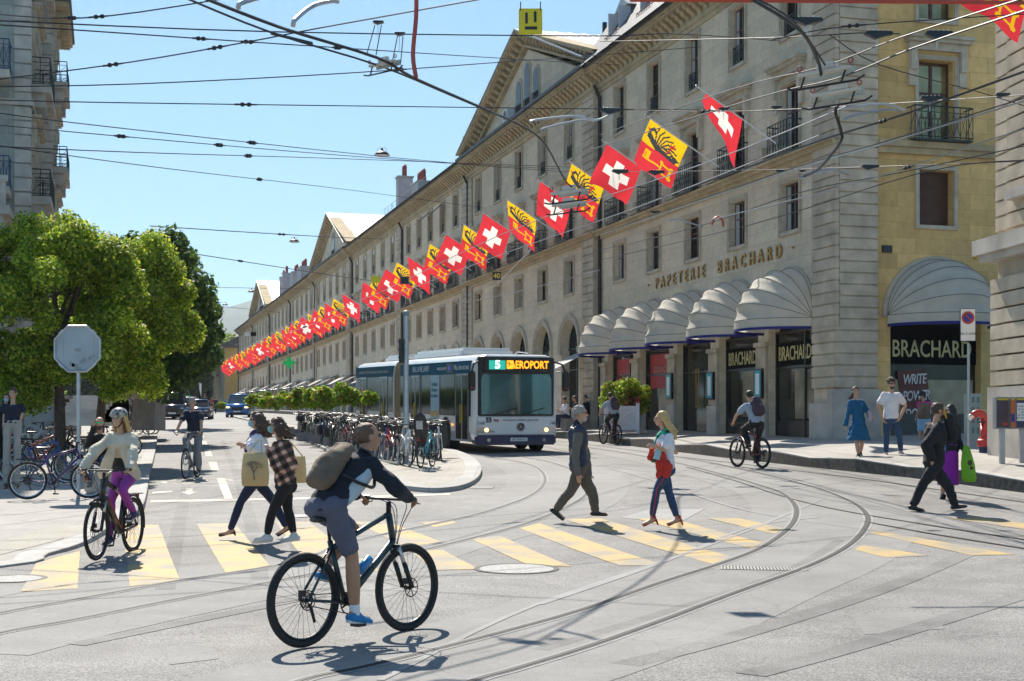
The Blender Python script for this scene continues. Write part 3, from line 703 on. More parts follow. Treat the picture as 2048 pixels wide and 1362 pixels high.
        for s_ in (-1, 1):
            ux = um-Lh if s_ < 0 else um+Lh
            def T2(x, y, t, s_=s_, ux=ux):
                c_, si = math.cos(a_), math.sin(a_); xx = x*c_-y*si; yy = x*si+y*c_
                return Vector((ux-s_*(xx), t, 16.78+yy))
            Lr = math.hypot(Lh, hp)
            for za, zb_, nn in ((-.12, .0, .16), (.42, .50, .56), (.502, .62, .64)): rk.prism([(.15 if za > .3 else .9, za), (Lr+(zb_*.1), za), (Lr+.05, zb_), (-.3 if za > .3 else .6, zb_)], -.3, n0+nn, T2)
            rk.prism([(.5, 0), (Lr, 0), (Lr, .42), (.5, .42)], -.3, n0+.03, T2)
            for q in range(2, K):
                c_ = Lr*(q+.5)/K; prof = [(0, 0), (.09, 0), (.12, .08), (.28, .17), (.35, .27), (.48, .3), (.48, .42), (0, .42)]
                V = []; 
                for off in (-.12, .12): V += [T2(c_+off, y, n0+x) for x, y in prof]
                n_ = len(prof); rk.add(V, [tuple(range(n_-1, -1, -1)), tuple(range(n_, 2*n_))]+[(i, (i+1) % n_, n_+(i+1) % n_, n_+i) for i in range(n_)])
        rk.build("raking_cornice", STC, b)
        gr_ = MB(); z2 = 16.9+hp+.62; e_ = n0+.68
        for s_ in (-1, 1):
            x0 = -.1 if s_ < 0 else L_+.1
            gr_.add([(x0, e_, 17.35), (um, e_, z2), (um, -12, z2), (x0, -12, 17.35), (x0, e_, 17.27), (um, e_, z2-.08), (um, -12, z2-.08), (x0, -12, 17.27)], [(0, 1, 2, 3), (4, 7, 6, 5), (0, 4, 5, 1), (0, 3, 7, 4)])
            for q in range(14):
                y = e_-.6-q*.75; gr_.cyl((x0, y, 17.37), (um, y, z2+.02), .02, .02, 4)
        gr_.build("gable_roof", ZINC, b)
        if k == 1:
            vp = MB()
            for xx, yy in ((um-2.5, -3), (um-2, -5)): vp.cyl((xx, yy, 19), (xx, yy, 21.2), .12, .12, 8)
            vp.build("vent_pipe", DARK, b)
# far ends of gable/chimneys
for k, x, y, w_, d_, h_, n_, z in ((2, 2.3, -1.5, .9, 1.0, 2.4, 1, 17.3), (2, 5.2, -1.6, 1.2, 1.0, 2.2, 2, 17.3), (3, .6, -1.5, 2.2, 1.0, 1.7, 4, 17.3), (3, 5.2, -1.2, .9, 1.1, 3.0, 2, 17.2), (4, 3.5, -8, .6, .6, 1.2, 1, 20.5), (4, 6.5, -8, 2.0, .6, 1.0, 3, 20.5),
                                 (5, .8, -1.4, .9, 1., 3.0, 2, 17.2), (6, .5, -1.6, 3.5, 1.2, 2.6, 4, 17.2), (6, 7.5, -1.6, 2.5, 1.2, 2.8, 3, 17.2), (6, 16, -1.5, 1, 1, 3.6, 2, 17.2), (6, 19, -1.5, 1, 1, 3.4, 1, 17.2), (8, 2, -1.5, .9, 1, 2.2, 2, 17.2), (1, 18.5, -2.0, .9, 1, 2.0, 2, 18.0)):
    chimney(SEC[k], x, y, z, w_, d_, h_, n_)
# dormers with shutters on the corner house
SHUT = mat("grey_shutter", (.52, .54, .58), .6, var=.05)
for i, x in enumerate((4.2, 9.5, 14.0, 17.6)):
    mb = MB(); y = -.1; z = 17.05
    mb.bb(x-.62, x+.62, -2.2, y, z, z+1.55); d_ = mb.build("dormer", mat("zinc_dark", (.16, .15, .18), .6, .1), SEC[0])
    r_ = MB(); r_.prism([(x-.8, z+1.55), (x+.8, z+1.55), (x, z+2.0)], y+.2, -2.4, lambda a, b_, t: Vector((a, t, b_))); r_.build("dormer_roof", ZINC, d_)
    p_ = MB(); p_.bb(x-.45, x+.45, y, y+.02, z+.15, z+1.4); p_.build("pane", GLS, d_)
    for s_ in (-1, 1):
        h_ = MB(); h_.box((x+s_*.6, y+.28, z+.8), (.04, .5, 1.4), rz=0)
        for q in range(12): h_.box((x+s_*.6, y+.28, z+.2+q*.1), (.06, .42, .02))
        h_.build("shutter", SHUT, d_)
    rl = MB()
    for q in range(9): rl.cyl((x-.7+q*.175, .55, z), (x-.7+q*.175, .55, z+.5), .012, .012, 4)
    rl.tube([(x-.7, .0, z+.5), (x-.7, .55, z+.5), (x+.7, .55, z+.5), (x+.7, 0, z+.5)], .018, 4); rl.build("railing", mat("iron_red", (.12, .02, .03), .5), d_)
# roof safety rail
for k, a, b_ in ((2, 8, 19), (3, 0, 3)):
    mb = MB(); mb.cyl((a, .8, 17.45), (b_, .8, 17.45), .015, .015, 4)
    x = a
    while x <= b_: mb.cyl((x, .8, 17.0), (x, .8, 17.45), .015, .015, 4); x += 1.2
    mb.build("roof_rail", STEEL, SEC[k])
# open shutters-awnings on the third house top floor
for c in (6.6, 10.3):
    mb = MB(); mb.add([(c-.5, .16, 15.5), (c+.5, .16, 15.5), (c+.5, .95, 14.8), (c-.5, .95, 14.8), (c-.5, .16, 15.47), (c+.5, .16, 15.47), (c+.5, .95, 14.77), (c-.5, .95, 14.77)], [(0, 1, 2, 3), (7, 6, 5, 4), (3, 2, 6, 7), (0, 3, 7, 4), (1, 5, 6, 2)])
    mb.build("window_awning", mat("dark_blue_canvas", (.02, .03, .05), .8), SEC[2])
# ---- corner house: side facade facing the camera
S_ = Vector((.9616, .2744, 0))
b = SEC[0]; mb = MB()   # local: side wall is plane x=0, y negative going inwards/right
sy = lambda s_: -s_
def side_grid(mb, s0, s1, z0, z1, holes, x0=0, depth=.35, arch=()):
    t = MB(); wall_grid(t, s0, s1, z0, z1, holes, depth, 0, arch)
    mb.add([(x0-p[1], -p[0], p[2]) for p in t.v], t.f)
side_grid(mb, 1.24, 9.5, .4, 16.2, [(2.62, 3.78, 10.02, 12.4), (2.62, 3.78, 7.6, 9.2), (2.62, 3.78, 13.6, 15.4)], x0=.12, arch=[(3.2, 1.5, 4.9, .4)])
mb.build("side_wall", STY, b)
mb = MB()
rustic(mb, 0, 0, 0, 0, 0, 0) if False else None
z = 4.6-.58*6; 
z = 2.84
while z < 15.8:
    mb.bb(0, .28, -1.24, 0, z, min(z+.292, 15.82)); z += .33
mb.bb(.05, .26, -1.2, -.03, 2.6, 15.8)
mb.build("corner_pier", STP, b, bevel=.012)
mb = MB(); mb.bb(-.06, .3, -1.30, .24, .6, 2.80); mb.build("corner_plinth", STB, b, bevel=.02)
mb = MB(); rustic(mb, 0.001, 1.38, 2.84, 4.6, -.3, .16); mb.build("pilaster", STP, b, bevel=.012)
mb = MB(); mb.bb(-.02, .2, -9.5, -1.24, 9.62, 9.8); mb.bb(-.12, .2, -9.5, -1.24, 9.802, 9.98); mb.build("side_string_course", STC, b); mb = MB(); mb.bb(-.6, .2, -9.5, 0, 16.66, 16.86); mb.bb(-.1, .2, -9.5, 0, 16.0, 16.658); mb.build("side_cornice", STC, b)
for z, h_, hd in ((10.02, 2.38, True), (13.6, 1.8, False)):
    e = empty("window", (0, 0, 0)); e.parent = b; e.location = (.12+.3, -3.2, z); e.rotation_euler = (0, 0, -PI/2)
    e.rotation_euler = (0, 0, PI/2)
    linkmesh("frame", shared(("wf", 1.16, h_), lambda: win_frame(1.16, h_)), e)
    linkmesh("pane", shared(("wp2", 1.16, h_), lambda: MB().bb(-.58, .58, -.03, -.01, 0, h_).mesh("pane", mat("glass_reflecting", (.30, .26, .14), .06, .6, var=.5, scale=1.2)))  , e)
    linkmesh("surround", shared(("ws", 1.16, h_), lambda: surround(1.16, h_)), e, loc=(0, .302, 0))
    if hd:
        linkmesh("hood", shared(("hd", 1.16), lambda: hood(2.16)), e, loc=(0, .3, h_+.42))
        linkmesh("balcony_railing", shared(("br", 1.9, .95, .42, 9), lambda: balc(1.9, .95, .42, 9)), e, loc=(0, .3, 0))
mb = MB(); mb.bb(.42, .46, -3.78, -2.62, 7.6, 9.2)
for q in range(22): mb.bb(.40, .44, -3.76, -2.64, 7.62+q*.072, 7.62+q*.072+.05)
mb.build("roller_shutter", mat("brown_slats", (.085, .035, .02), .6, var=.2), b)
mb = MB()
for s_ in (2.5, 3.78): mb.bb(.06, .12, -s_-.12, -s_, 7.48, 9.32)
mb.bb(.06, .12, -3.78, -2.62, 7.48, 7.59); mb.bb(.06, .12, -3.78, -2.62, 9.21, 9.32); mb.build("surround", STT, b)
# ---- gilded sign on the street front, reading from far to near (left to right for the viewer)
yb = .03
def fplace(txt, u, z, size, m, n=.04, depth=.05, par=None, xs=1., space=1., bold=0, name="sign_letters"):
    return place_text(txt, frameM((u, n, z), (-1, 0, 0), (0, 0, 1)), par or SEC[0], size, m, depth, space, bold, name, xs)
fplace("\u00b7 PAPETERIE  BRACHARD \u00b7", 8.75, 7.14, .60, GOLD, .05, .05, xs=.98, space=1.82, bold=.006)
# shop fronts of the corner house
SHOPG = mat("shop_glass", (.035, .032, .026), .08, spec=.3, var=.6, scale=.8)
MARB = mat("black_marble", (.02, .022, .025), .25, var=.3)
SGOLD = mat("sign_pale_gold", (.50, .44, .22), .5, var=.2)
for i in range(5):
    c = 3.02+3.74*i; zg = top_right(*FW(c, .5)[:2]); z1 = 4.7
    mb = MB(); mb.bb(c-1.5, c+1.5, -.35, -.32, zg+.55 if i != 2 else zg, z1); sw = mb.build("shop_window", SHOPG, b)
    mb = MB(); mb.bb(c-1.5, c+1.5, -.4, -.26, zg-.5, zg+.55 if i != 2 else zg+.02); mb.build("stall_riser", MARB, sw)
    mb = MB()
    for x in (c-1.47, c+1.47, c-.45 if i in (0, 4) else c+1.46): mb.bb(x-.04, x+.04, -.34, -.24, zg, z1)
    mb.bb(c-1.5, c+1.5, -.335, -.245, z1-.08, z1); mb.bb(c-1.5, c+1.5, -.335, -.245, zg+2.15, zg+2.22); mb.build("shop_frame", BLK, sw)
    if i in (0, 1):
        mb = MB(); mb.bb(c-1.45, c+1.45, -.3, -.27, 3.62, 4.35); mb.build("sign_board", MBLK, sw)
        fplace("BRACHARD", c+.22, 3.98, .62, SGOLD, -.25, .01, sw, xs=.66, bold=.006, name="sign_letters")
    elif i in (3, 4):
        mb = MB(); mb.bb(c-1.3, c+1.1, -.3, -.28, 3.2, 4.5); mb.build("red_poster", mat("poster_red", (.35, .02, .03), .6, var=.15), sw)
        fplace("GOUACHE", c-.1, 3.9, .34, mat("poster_pink", (.5, .25, .25), .6), -.27, .006, sw)
    if i == 2:
        for x in (c-.12, c+.12):
            mb = MB(); mb.cyl((x, -.16, zg+.9), (x, -.16, zg+2.3), .022, .022, 8); mb.build("door_handle", GOLD, sw)
    if i != 2:   # pale display interior
        mb = MB(); mb.bb(c-1.35, c+.3, -.31, -.30, zg+.6, zg+2.1); mb.build("display", mat("display_beige", (.24, .20, .14), .5, var=.6, scale=1.5), sw)
for i in range(6):   # stone piers between shops, plinths and menu cases
    c = 3.02+3.74*(i-.5) if i else 1.5
    zg = top_right(*FW(max(c, 1.5), .5)[:2])
    if i:
        mb = MB(); mb.bb(c-.36, c+.36, 0, .10, zg+1.02, 4.25); mb.bb(c-.42, c+.42, 0, .16, 4.252, 4.4); mb.build("shop_pier", STP, b, bevel=.01)
        mb = MB(); mb.bb(c-.40, c+.40, 0, .14, zg-.5, zg+1.0); mb.build("pier_plinth", STB, b, bevel=.01)
for c, in ((4.9,), (8.65,), (12.35,)):
    zg = top_right(*FW(c, .5)[:2]); mb = MB(); mb.bb(c-.28, c+.28, .12, .2, zg+1.2, zg+2.15); mc = mb.build("menu_case", BLK, b, bevel=.01)
    mb = MB(); mb.bb(c-.22, c+.22, .2, .205, zg+1.26, zg+2.09); mb.build("menu_backing", mat("teal_card", (.02, .35, .42), .5), mc)
    mb = MB(); mb.bb(c-.13, c+.13, .206, .21, zg+1.34, zg+2.0); mb.build("menu_sheet", WHT, mc)
# side shop window
mb = MB(); zg = top_right(12, 41); mb.bb(.42, .45, -4.7, -1.7, zg+.3, 4.9); sw = mb.build("shop_window", SHOPG, b)
mb = MB(); mb.bb(.36, .42, -4.7, -1.7, 3.55, 4.7); mb.build("sign_board", MBLK, sw)
place_text("BRACHARD", frameM((.33, -3.2, 3.98), (0, -1, 0), (0, 0, 1)), sw, .70, SGOLD, .01, 1, .006, "sign_letters", .72)
mb = MB(); mb.bb(.38, .41, -4.6, -1.75, 1.9, 3.1); mb.build("display", mat("display_cream", (.36, .32, .22), .7, var=.15), sw)
mb = MB(); mb.bb(.3, .45, -4.7, -1.7, zg-.4, zg+.62); mb.build("stall_riser", MARB, sw)
mb = MB(); mb.add([(.33, -2.05, 3.35), (.33, -3.0, 3.42), (.33, -3.25, 1.75), (.33, -2.3, 1.68), (.36, -2.05, 3.35), (.36, -3.0, 3.42), (.36, -3.25, 1.75), (.36, -2.3, 1.68)], [(0, 1, 2, 3), (7, 6, 5, 4), (0, 4, 5, 1), (1, 5, 6, 2), (2, 6, 7, 3), (3, 7, 4, 0)]); mb.build("graffiti_panel", mat("panel_maroon", (.10, .02, .015), .5, var=.4), sw)
for t_, z in (("WRITE", 3.1), ("POWER", 2.62), ("DON'T!", 2.1)): place_text(t_, frameM((.31, -2.62-(3.1-z)*.12, z), (.0, -1, .06), (0, -.1, 1)), sw, .42, mat("chalk_white", (.6, .6, .6), .8, var=.3), .006, .9, .006, "graffiti_letters", .66)
mb = MB(); mb.bb(.05, .12, -1.72, -1.42, 6.75, 6.95); mb.build("wall_vent", BLK, b)
mb = MB(); mb.sph((.08, -4.5, 6.7), .06); mb.build("wall_lamp", mat("amber", (.6, .4, .02), .4), b)
for c, side in ((3.2, 1),):  # arch moulding on the side
    am = MB(); K = 14
    for q in range(K):
        t0, t1 = PI*q/K, PI*(q+1)/K
        for ra, rb, nn in ((1.52, 1.66, .06), (1.66, 1.8, .1)):
            am.prism([(c+ra*math.cos(t0), 4.9+ra*math.sin(t0)), (c+rb*math.cos(t0), 4.9+rb*math.sin(t0)), (c+rb*math.cos(t1), 4.9+rb*math.sin(t1)), (c+ra*math.cos(t1), 4.9+ra*math.sin(t1))], 0, nn, lambda x, y, t: Vector((.12-t, -x, y)))
    am.build("arch_moulding", STT, b)
for i in range(5):
    c = 3.02+3.74*i; am = MB(); K = 14
    for q in range(K):
        t0, t1 = PI*q/K, PI*(q+1)/K
        am.prism([(c+1.52*math.cos(t0), 4.9+1.52*math.sin(t0)), (c+1.72*math.cos(t0), 4.9+1.72*math.sin(t0)), (c+1.72*math.cos(t1), 4.9+1.72*math.sin(t1)), (c+1.52*math.cos(t1), 4.9+1.52*math.sin(t1))], 0, .07, lambda x, y, t: Vector((x, t, y)))
    am.build("arch_moulding", STT, b)
# ---- domed awnings: quarter spheres with ribs fanning from two pivots, straight valance, navy edge
def dome(label, M4, r=1.62, g=None):
    root = empty("domed_awning", mat=M4, label=label, cat="awning", group="white domed awnings of the stationer")
    NA, NB = 5, 26
    cv = MB(); V = []; 
    def pt(a, t, k=1.):   # a: elevation of rib plane 0 (front) .. 90 (wall), t: along rib 0..pi
        x = -r*math.cos(t); rr = r*math.sin(t)*k; return (x, rr*math.cos(a), rr*math.sin(a))
    sub = 4; rows = []
    for i in range(NA*sub+1):
        a = (PI/2)*i/(NA*sub); f = (i % sub)/sub; kk = 1-.06*math.sin(PI*f)
        rows.append([pt(a, PI*j/NB, kk) for j in range(NB+1)])
    V = [p for r_ in rows for p in r_]; n = NB+1
    cv.smooth = True
    cv.add(V, [(i*n+j, i*n+j+1, (i+1)*n+j+1, (i+1)*n+j) for i in range(NA*sub) for j in range(NB)])
    low = []; n0_ = len(cv.v)
    for j in range(NB+1):
        x, y, z = rows[0][j]; low += [(x, y, z), (x, y*1.0, z-.26+.012*math.sin(j*2.1))]
    cv.add(low, [(2*j, 2*j+1, 2*j+3, 2*j+2) for j in range(NB)])
    cv.build("canopy", CREAM, root, fixn=False)
    nv = MB(); V = []
    for j in range(NB+1):
        x, y, z = rows[0][j]; V += [(x*1.005, y*1.008+.006, z-.25), (x*1.005, y*1.008+.006, z-.33), (x*.99, y*.99, z-.33), (x*.99, y*.99, z-.25)]
    nv.add(V, [(4*j+a, 4*j+(a+1) % 4, 4*j+4+(a+1) % 4, 4*j+4+a) for j in range(NB) for a in range(4)]); nv.build("navy_edge", NAVY, root)
    for i in range(0, NA+1):
        a = (PI/2)*i/NA; rb = MB(); rb.tube([pt(a, PI*j/24, 1.002) for j in range(25)], .008, 5); rb.build("rib", mat("rib_seam", (.09, .08, .07), .8), root)
    return root
dn = ["nearest white domed awning on the street front, next to the corner pier", "second white domed awning from the corner pier", "middle one of the five white domed awnings, over the shop door", "fourth white domed awning from the corner pier, above the green planter side", "farthest small-looking white domed awning, next to the downpipe"]
for i in range(5):
    c = FW(3.02+3.74*i, .1, 4.93); dome(dn[i], Matrix(((T_.x, N_.x, 0, c.x), (T_.y, N_.y, 0, c.y), (0, 0, 1, c.z), (0, 0, 0, 1))))
c = C0+S_*3.2-T_*.0; c.z = 4.93; dome("large white domed awning on the side front facing the crossing", Matrix(((S_.x, -T_.x, 0, c.x), (S_.y, -T_.y, 0, c.y), (0, 0, 1, c.z), (0, 0, 0, 1))), 1.66)
# ---------------------------------------------------------------- buildings on the left
L0 = Vector((-16.97, 50, 0))
M4L = Matrix(((T_.x, S_.x, 0, L0.x), (T_.y, S_.y, 0, L0.y), (0, 0, 1, 0), (0, 0, 0, 1)))
GREYST = stone("stone_grey_left", (.33, .34, .31), bw=1.4, bh=.5, stain=.2)
BLUEI = mat("blue_iron", (.02, .07, .16), .5, .2)
def left_house(x0, x1, y1, ztop, label, eav=True):
    b = empty("town_house", mat=M4L @ Matrix.Translation((x0, y1, 0)), label=label, cat="stone house"); L_ = x1-x0
    hs = [(c-.6, c+.6, z, z+2.3) for c in (L_*.3, L_*.72) for z in (6., 10., 14., 18.)]
    t = MB(); wall_grid(t, 0, L_, -2, ztop, hs, .35, 0); t.build("street_wall", GREYST, b)
    t = MB(); t.quad((0, 0, -2), (0, 0, ztop), (0, -22, ztop), (0, -22, -2)); t.quad((L_, 0, -2), (L_, -22, -2), (L_, -22, ztop), (L_, 0, ztop)); t.bb(.4, L_-.4, -22, -.5, 0, ztop-.1); t.build("side_wall", GREYST, b)
    t = MB(); 
    z = 2.
    while z < ztop-.5:
        t.bb(-.05, .5, -.5, .06, z, z+.44); z += .5
    t.build("quoins", STB, b)
    for c in (L_*.3, L_*.72):
        for j, z in enumerate((6., 10., 14., 18.)):
            fr = linkmesh("window", shared(("wf", 1.16, 2.18), lambda: win_frame(1.16, 2.18)), b, loc=(c, -.3, z+.05))
            linkmesh("pane", shared(("wp", 1.16, 2.18), lambda: win_pane(1.16, 2.18)), fr)
            linkmesh("surround", shared(("ws", 1.16, 2.18), lambda: surround(1.16, 2.18)), fr, loc=(0, .302, 0))
            linkmesh("hood", shared(("hd", 1.16), lambda: hood(2.16)), fr, loc=(0, .3, 2.6))
            bl = MB(); bl.bb(c-1., c+1., 0, .7, z-.3, z-.02); bl.bb(c-.8, c-.5, 0, .5, z-.8, z-.301); bl.bb(c+.5, c+.8, 0, .5, z-.8, z-.301); bl.build("balcony_slab", STB, b)
            o = linkmesh("balcony_railing", shared("brl", lambda: balc(1.9, .95, .66, 9)), b, loc=(c, 0, z)); 
    for z in (5., 9., 13., 17.):
        t = MB(); t.bb(-.12, L_+.1, -.5, .14, z, z+.22); t.bb(-.12, -.001, -22, -.501, z, z+.22); t.build("string_course", STB, b)
    if eav:
        t = MB(); t.bb(-.2, L_+.2, -22, .15, ztop-.5, ztop-.2); t.bb(-.8, L_+.5, -22, .8, ztop, ztop+.2)
        for i in range(int(L_/.5)): t.bb(.1+i*.5, .35+i*.5, .15, .7, ztop-.35, ztop-.001)
        for i in range(20): t.bb(-.7, -.2, -.3-i*.5, -.05-i*.5, ztop-.35, ztop-.001)
        t.build("cornice", STC, b)
        t = MB(); t.bb(-.9, L_+.6, -22, .9, ztop+.2, ztop+.36); t.build("gutter", ROOF, b)
    return b
A_ = left_house(0, 6, 0, 27, "tall grey stone house at the left edge with blue iron balconies")
left_house(6.2, 16.4, -1.9, 22.5, "recessed grey stone house between the two taller left ones")
left_house(16.6, 22.9, .15, 21.1, "grey stone house behind the round tree, with a bracketed eave against the sky")
for y, z in ((-1.0, 14), (-1.0, 10)):
    t = MB(); t.bb(-1.2, 0, y-1.4, y+.4, z-.3, z); t.bb(-.7, 0, y-1.2, y-.9, z-.8, z-.301); t.build("balcony_slab", STB, A_)
    o = linkmesh("balcony_railing", shared("brl2", lambda: balc(1.8, 1., 1.2, 10).copy()), A_, loc=(0, y-.5, z), rz=PI/2); o.data.materials[0] = BLUEI
t = MB(); t.bb(-2.5, -.01, -9, -.7, 3, 8.8); t.bb(-2.7, 0, -9, -.5, 8.8, 9.1); t.bb(-2.65, -2.4, -9, -.55, 9.9, 10.1)
for i in range(14): t.bb(-2.6, -2.45, -.8-i*.5, -.62-i*.5, 9.1, 9.9)
t.build("loggia", STB, A_)
# far left: stone terrace wall, steps, plinth of a monument
def gbox(name, px0, px1, py0, py1, Y, d, m, label, cat, bevel=.02):
    a = P(px0, py1, Y); c = P(px1, py0, Y); mb = MB(); mb.bb(a.x, c.x, Y, Y+d, a.z-.6, c.z); return mb.build(name, m, label=label, cat=cat, bevel=bevel)
o = gbox("terrace_wall", 48, 108, 797, 835, 47, 3, mat("concrete_pale", (.42, .40, .37), .85, var=.12, stain=.3), "cracked pale stone terrace wall behind the black polo man", "wall")
mb = MB(); a = P(48, 797, 46.9); c = P(110, 790, 46.9); mb.bb(a.x-.1, c.x+.1, 46.85, 50, a.z, c.z); mb.build("coping", STB, o)
st = empty("stone_steps", P(160, 833, 46), label="broad stone steps rising behind the tree trunks", cat="steps")
for i in range(6):
    a = P(112, 833-i*7.5, 46); c = P(200, 826-i*7.5, 46); mb = MB(); mb.bb(a.x-st.location.x, c.x-st.location.x, i*.35, 3.5, a.z-.3-st.location.z, c.z-st.location.z); mb.build("step", STB, st)
o = gbox("monument_plinth", 265, 309, 798, 833, 62, 2, STG, "grey stone plinth carrying a dark kiosk, left of the taxis", "plinth")
mb = MB(); a = P(265, 798, 61.9); c = P(309, 790, 61.9); mb.bb(a.x-.1, c.x+.1, 61.8, 64.1, a.z, c.z+.1); mb.build("slab", STB, o)
mb = MB(); a = P(272, 796, 62); c = P(304, 700, 62); mb.lathe([(.75, 0), (.6, .2), (.55, 1.3), (.75, 1.4), (.15, 1.9), (0, 2)], ((a.x+c.x)/2, 63, a.z), n=8); mb.build("kiosk", BLK, label="dark eight sided kiosk standing on the grey plinth", cat="kiosk")
# far building with tall windows
fb = empty("theatre", mat=Matrix(((T_.x, N_.x, 0, FW(197, 0).x), (T_.y, N_.y, 0, FW(197, 0).y), (0, 0, 1, 0), (0, 0, 0, 1))), label="far stone hall with tall windows closing the row of houses", cat="building")
mb = MB(); wall_grid(mb, 0, 48, 2, 14.6, [(3+i*5, 4.6+i*5, 6.8, 12.6) for i in range(9)], .4, 1.7); mb.build("wall", ST, fb)
mb = MB(); mb.bb(.02, 47.9, -12, 1.2, 2, 14.5); mb.build("inner_wall", GLS, fb)
mb = MB(); mb.bb(-.05, 0, -12, 1.7, 2, 14.6); mb.build("end_wall", mat("ochre_render", (.50, .36, .13), .85), fb)
mb = MB(); mb.bb(-.6, 48.5, -13, 2.4, 14.6, 15.0); mb.prism([(-13, 15.0), (2.5, 15.0), (-5, 18.6)], -.7, 48.6, lambda x, y, t: Vector((t, x, y))); mb.build("roof", ROOF, fb)
# ---- building at the right edge
t2 = Vector((.124, -.992, 0)).normalized(); n2 = Vector((-t2.y*-1, 0, 0))
n2 = Vector((-.992, -.124, 0))
rb0 = Vector((10.42, 31.0, 0))
rb = empty("stone_building", mat=Matrix(((t2.x, n2.x, 0, rb0.x), (t2.y, n2.y, 0, rb0.y), (0, 0, 1, 0), (0, 0, 0, 1))), label="rusticated grey stone building cut by the right edge, behind the newspaper boxes", cat="stone building")
z = H(10.5, 30)+.5
mb = MB(); zz = 2.6
while zz < 14:
    top = 5.25
    if not (5.2 < zz+.3 and zz < 5.8):
        e = 0 if zz < 5.3 else -.12
        mb.bb(0, .62, -3, e, zz, zz+.30); mb.bb(.622, 1.7, -3, e+.05, zz, zz+.30); mb.bb(1.702, 7.5, -3, e-.02, zz, zz+.30)
    zz += .335
mb.bb(.04, 7.4, -2.9, -.16, 1.5, 14); mb.build("rusticated_wall", STP, rb, bevel=.01)
mb = MB(); mb.bb(-.03, 7.6, -3, .05, z-1, 2.57); mb.build("base", STB, rb)
mb = MB(); mb.bb(-.25, 7.6, -3, .3, 5.45, 5.78); mb.bb(-.14, 7.6, -3, .18, 5.3, 5.448); mb.bb(.9, 7.5, -3, .12, 6.5, 6.7); mb.build("ledge", STB, rb)
# ---- street furniture on the right
def text_at(txt, o, x, y, size, m, parent, **k): return place_text(txt, frameM(o, x, y), parent, size, m, **k)
RY = Vector((1, 0, 0)); UP = Vector((0, 0, 1))
g = GR(1937, 903); Ys = g.y
sg = empty("no_parking_sign", g, label="white and blue no parking sign on a tall grey pole", cat="road sign")
mb = MB(); mb.cyl((0, 0, 0), (0, 0, 2.45), .03, .03, 10); mb.build("pole", STEEL, sg)
c = P(1934, 650, Ys)-g; c.y = -.05
mb = MB(); mb.box(c, (.36, .03, .75)); mb.build("sign_frame", STEEL, sg, bevel=.02)
mb = MB(); mb.box(c+Vector((0, -.018, 0)), (.33, .008, .72)); mb.build("sign_plate", WHT, sg, bevel=.003)
mb = MB(); mb.cyl(c+Vector((0, -.024, .16)), c+Vector((0, -.03, .16)), .145, .145, 28); q = mb.build("red_disc", RED, sg)
mb = MB(); mb.cyl(c+Vector((0, -.03, .16)), c+Vector((0, -.036, .16)), .10, .10, 28); mb.build("blue_disc", mat("sign_blue", (.01, .03, .30), .4), sg)
mb = MB(); mb.box(c+Vector((0, -.039, .16)), (.03, .006, .21), M=Matrix.Rotation(R(-45), 3, 'Y')); mb.build("red_bar", RED, sg)
text_at("des 2 c\u00f4t\u00e9s", c+Vector((0, -.026, -.2)), RY, UP, .085, BLK, sg, depth=.003)
g = GR(1968, 905); hy = empty("standpipe", g, label="red bent standpipe with a capped outlet turned left", cat="hydrant")
mb = MB(); mb.lathe([(.11, -.1), (.11, .13)], n=20); mb.build("foot", mat("navy_foot", (.01, .015, .08), .5), hy)
mb = MB(); mb.lathe([(.14, .13), (.15, .15), (.15, .28), (.12, .3), (.10, .34), (0, .34)], n=20); mb.smooth = True
mb.tube([(0, 0, .2), (0, 0, .75)]+[(-.13+.13*math.cos(t), 0, .75+.13*math.sin(t)) for t in [PI*.66*i/8 for i in range(9)]]+[(-.27, -.02, .80)], .085, 16); mb.build("pipe", RED, hy)
mb = MB(); mb.cyl((-.26, -.02, .81), (-.335, -.04, .775), .075, .07, 16); mb.build("outlet_cap", CHR, hy)
mb = MB(); mb.box((-.06, -.09, .68), (.12, .02, .045)); mb.build("plate", BLK, hy)
g = GR(1962, 893); pb_ = empty("poster_stand", g+Vector((0, .5, 0)), label="leaning poster of a pale green town house behind the standpipe", cat="poster")
mb = MB(); c0 = P(1963, 832, g.y)-g; mb.box((0, .1, c0.z), (.42, .03, 1.1)); mb.build("board", mat("poster_green", (.33, .42, .38), .6, var=.1), pb_)
for i in range(3):
    for j in range(4): mb = MB(); mb.box((-.12+i*.12, .08, c0.z-.35+j*.25), (.06, .012, .14)); mb.build("printed_window", mat("print_grey", (.16, .22, .22), .6), pb_)
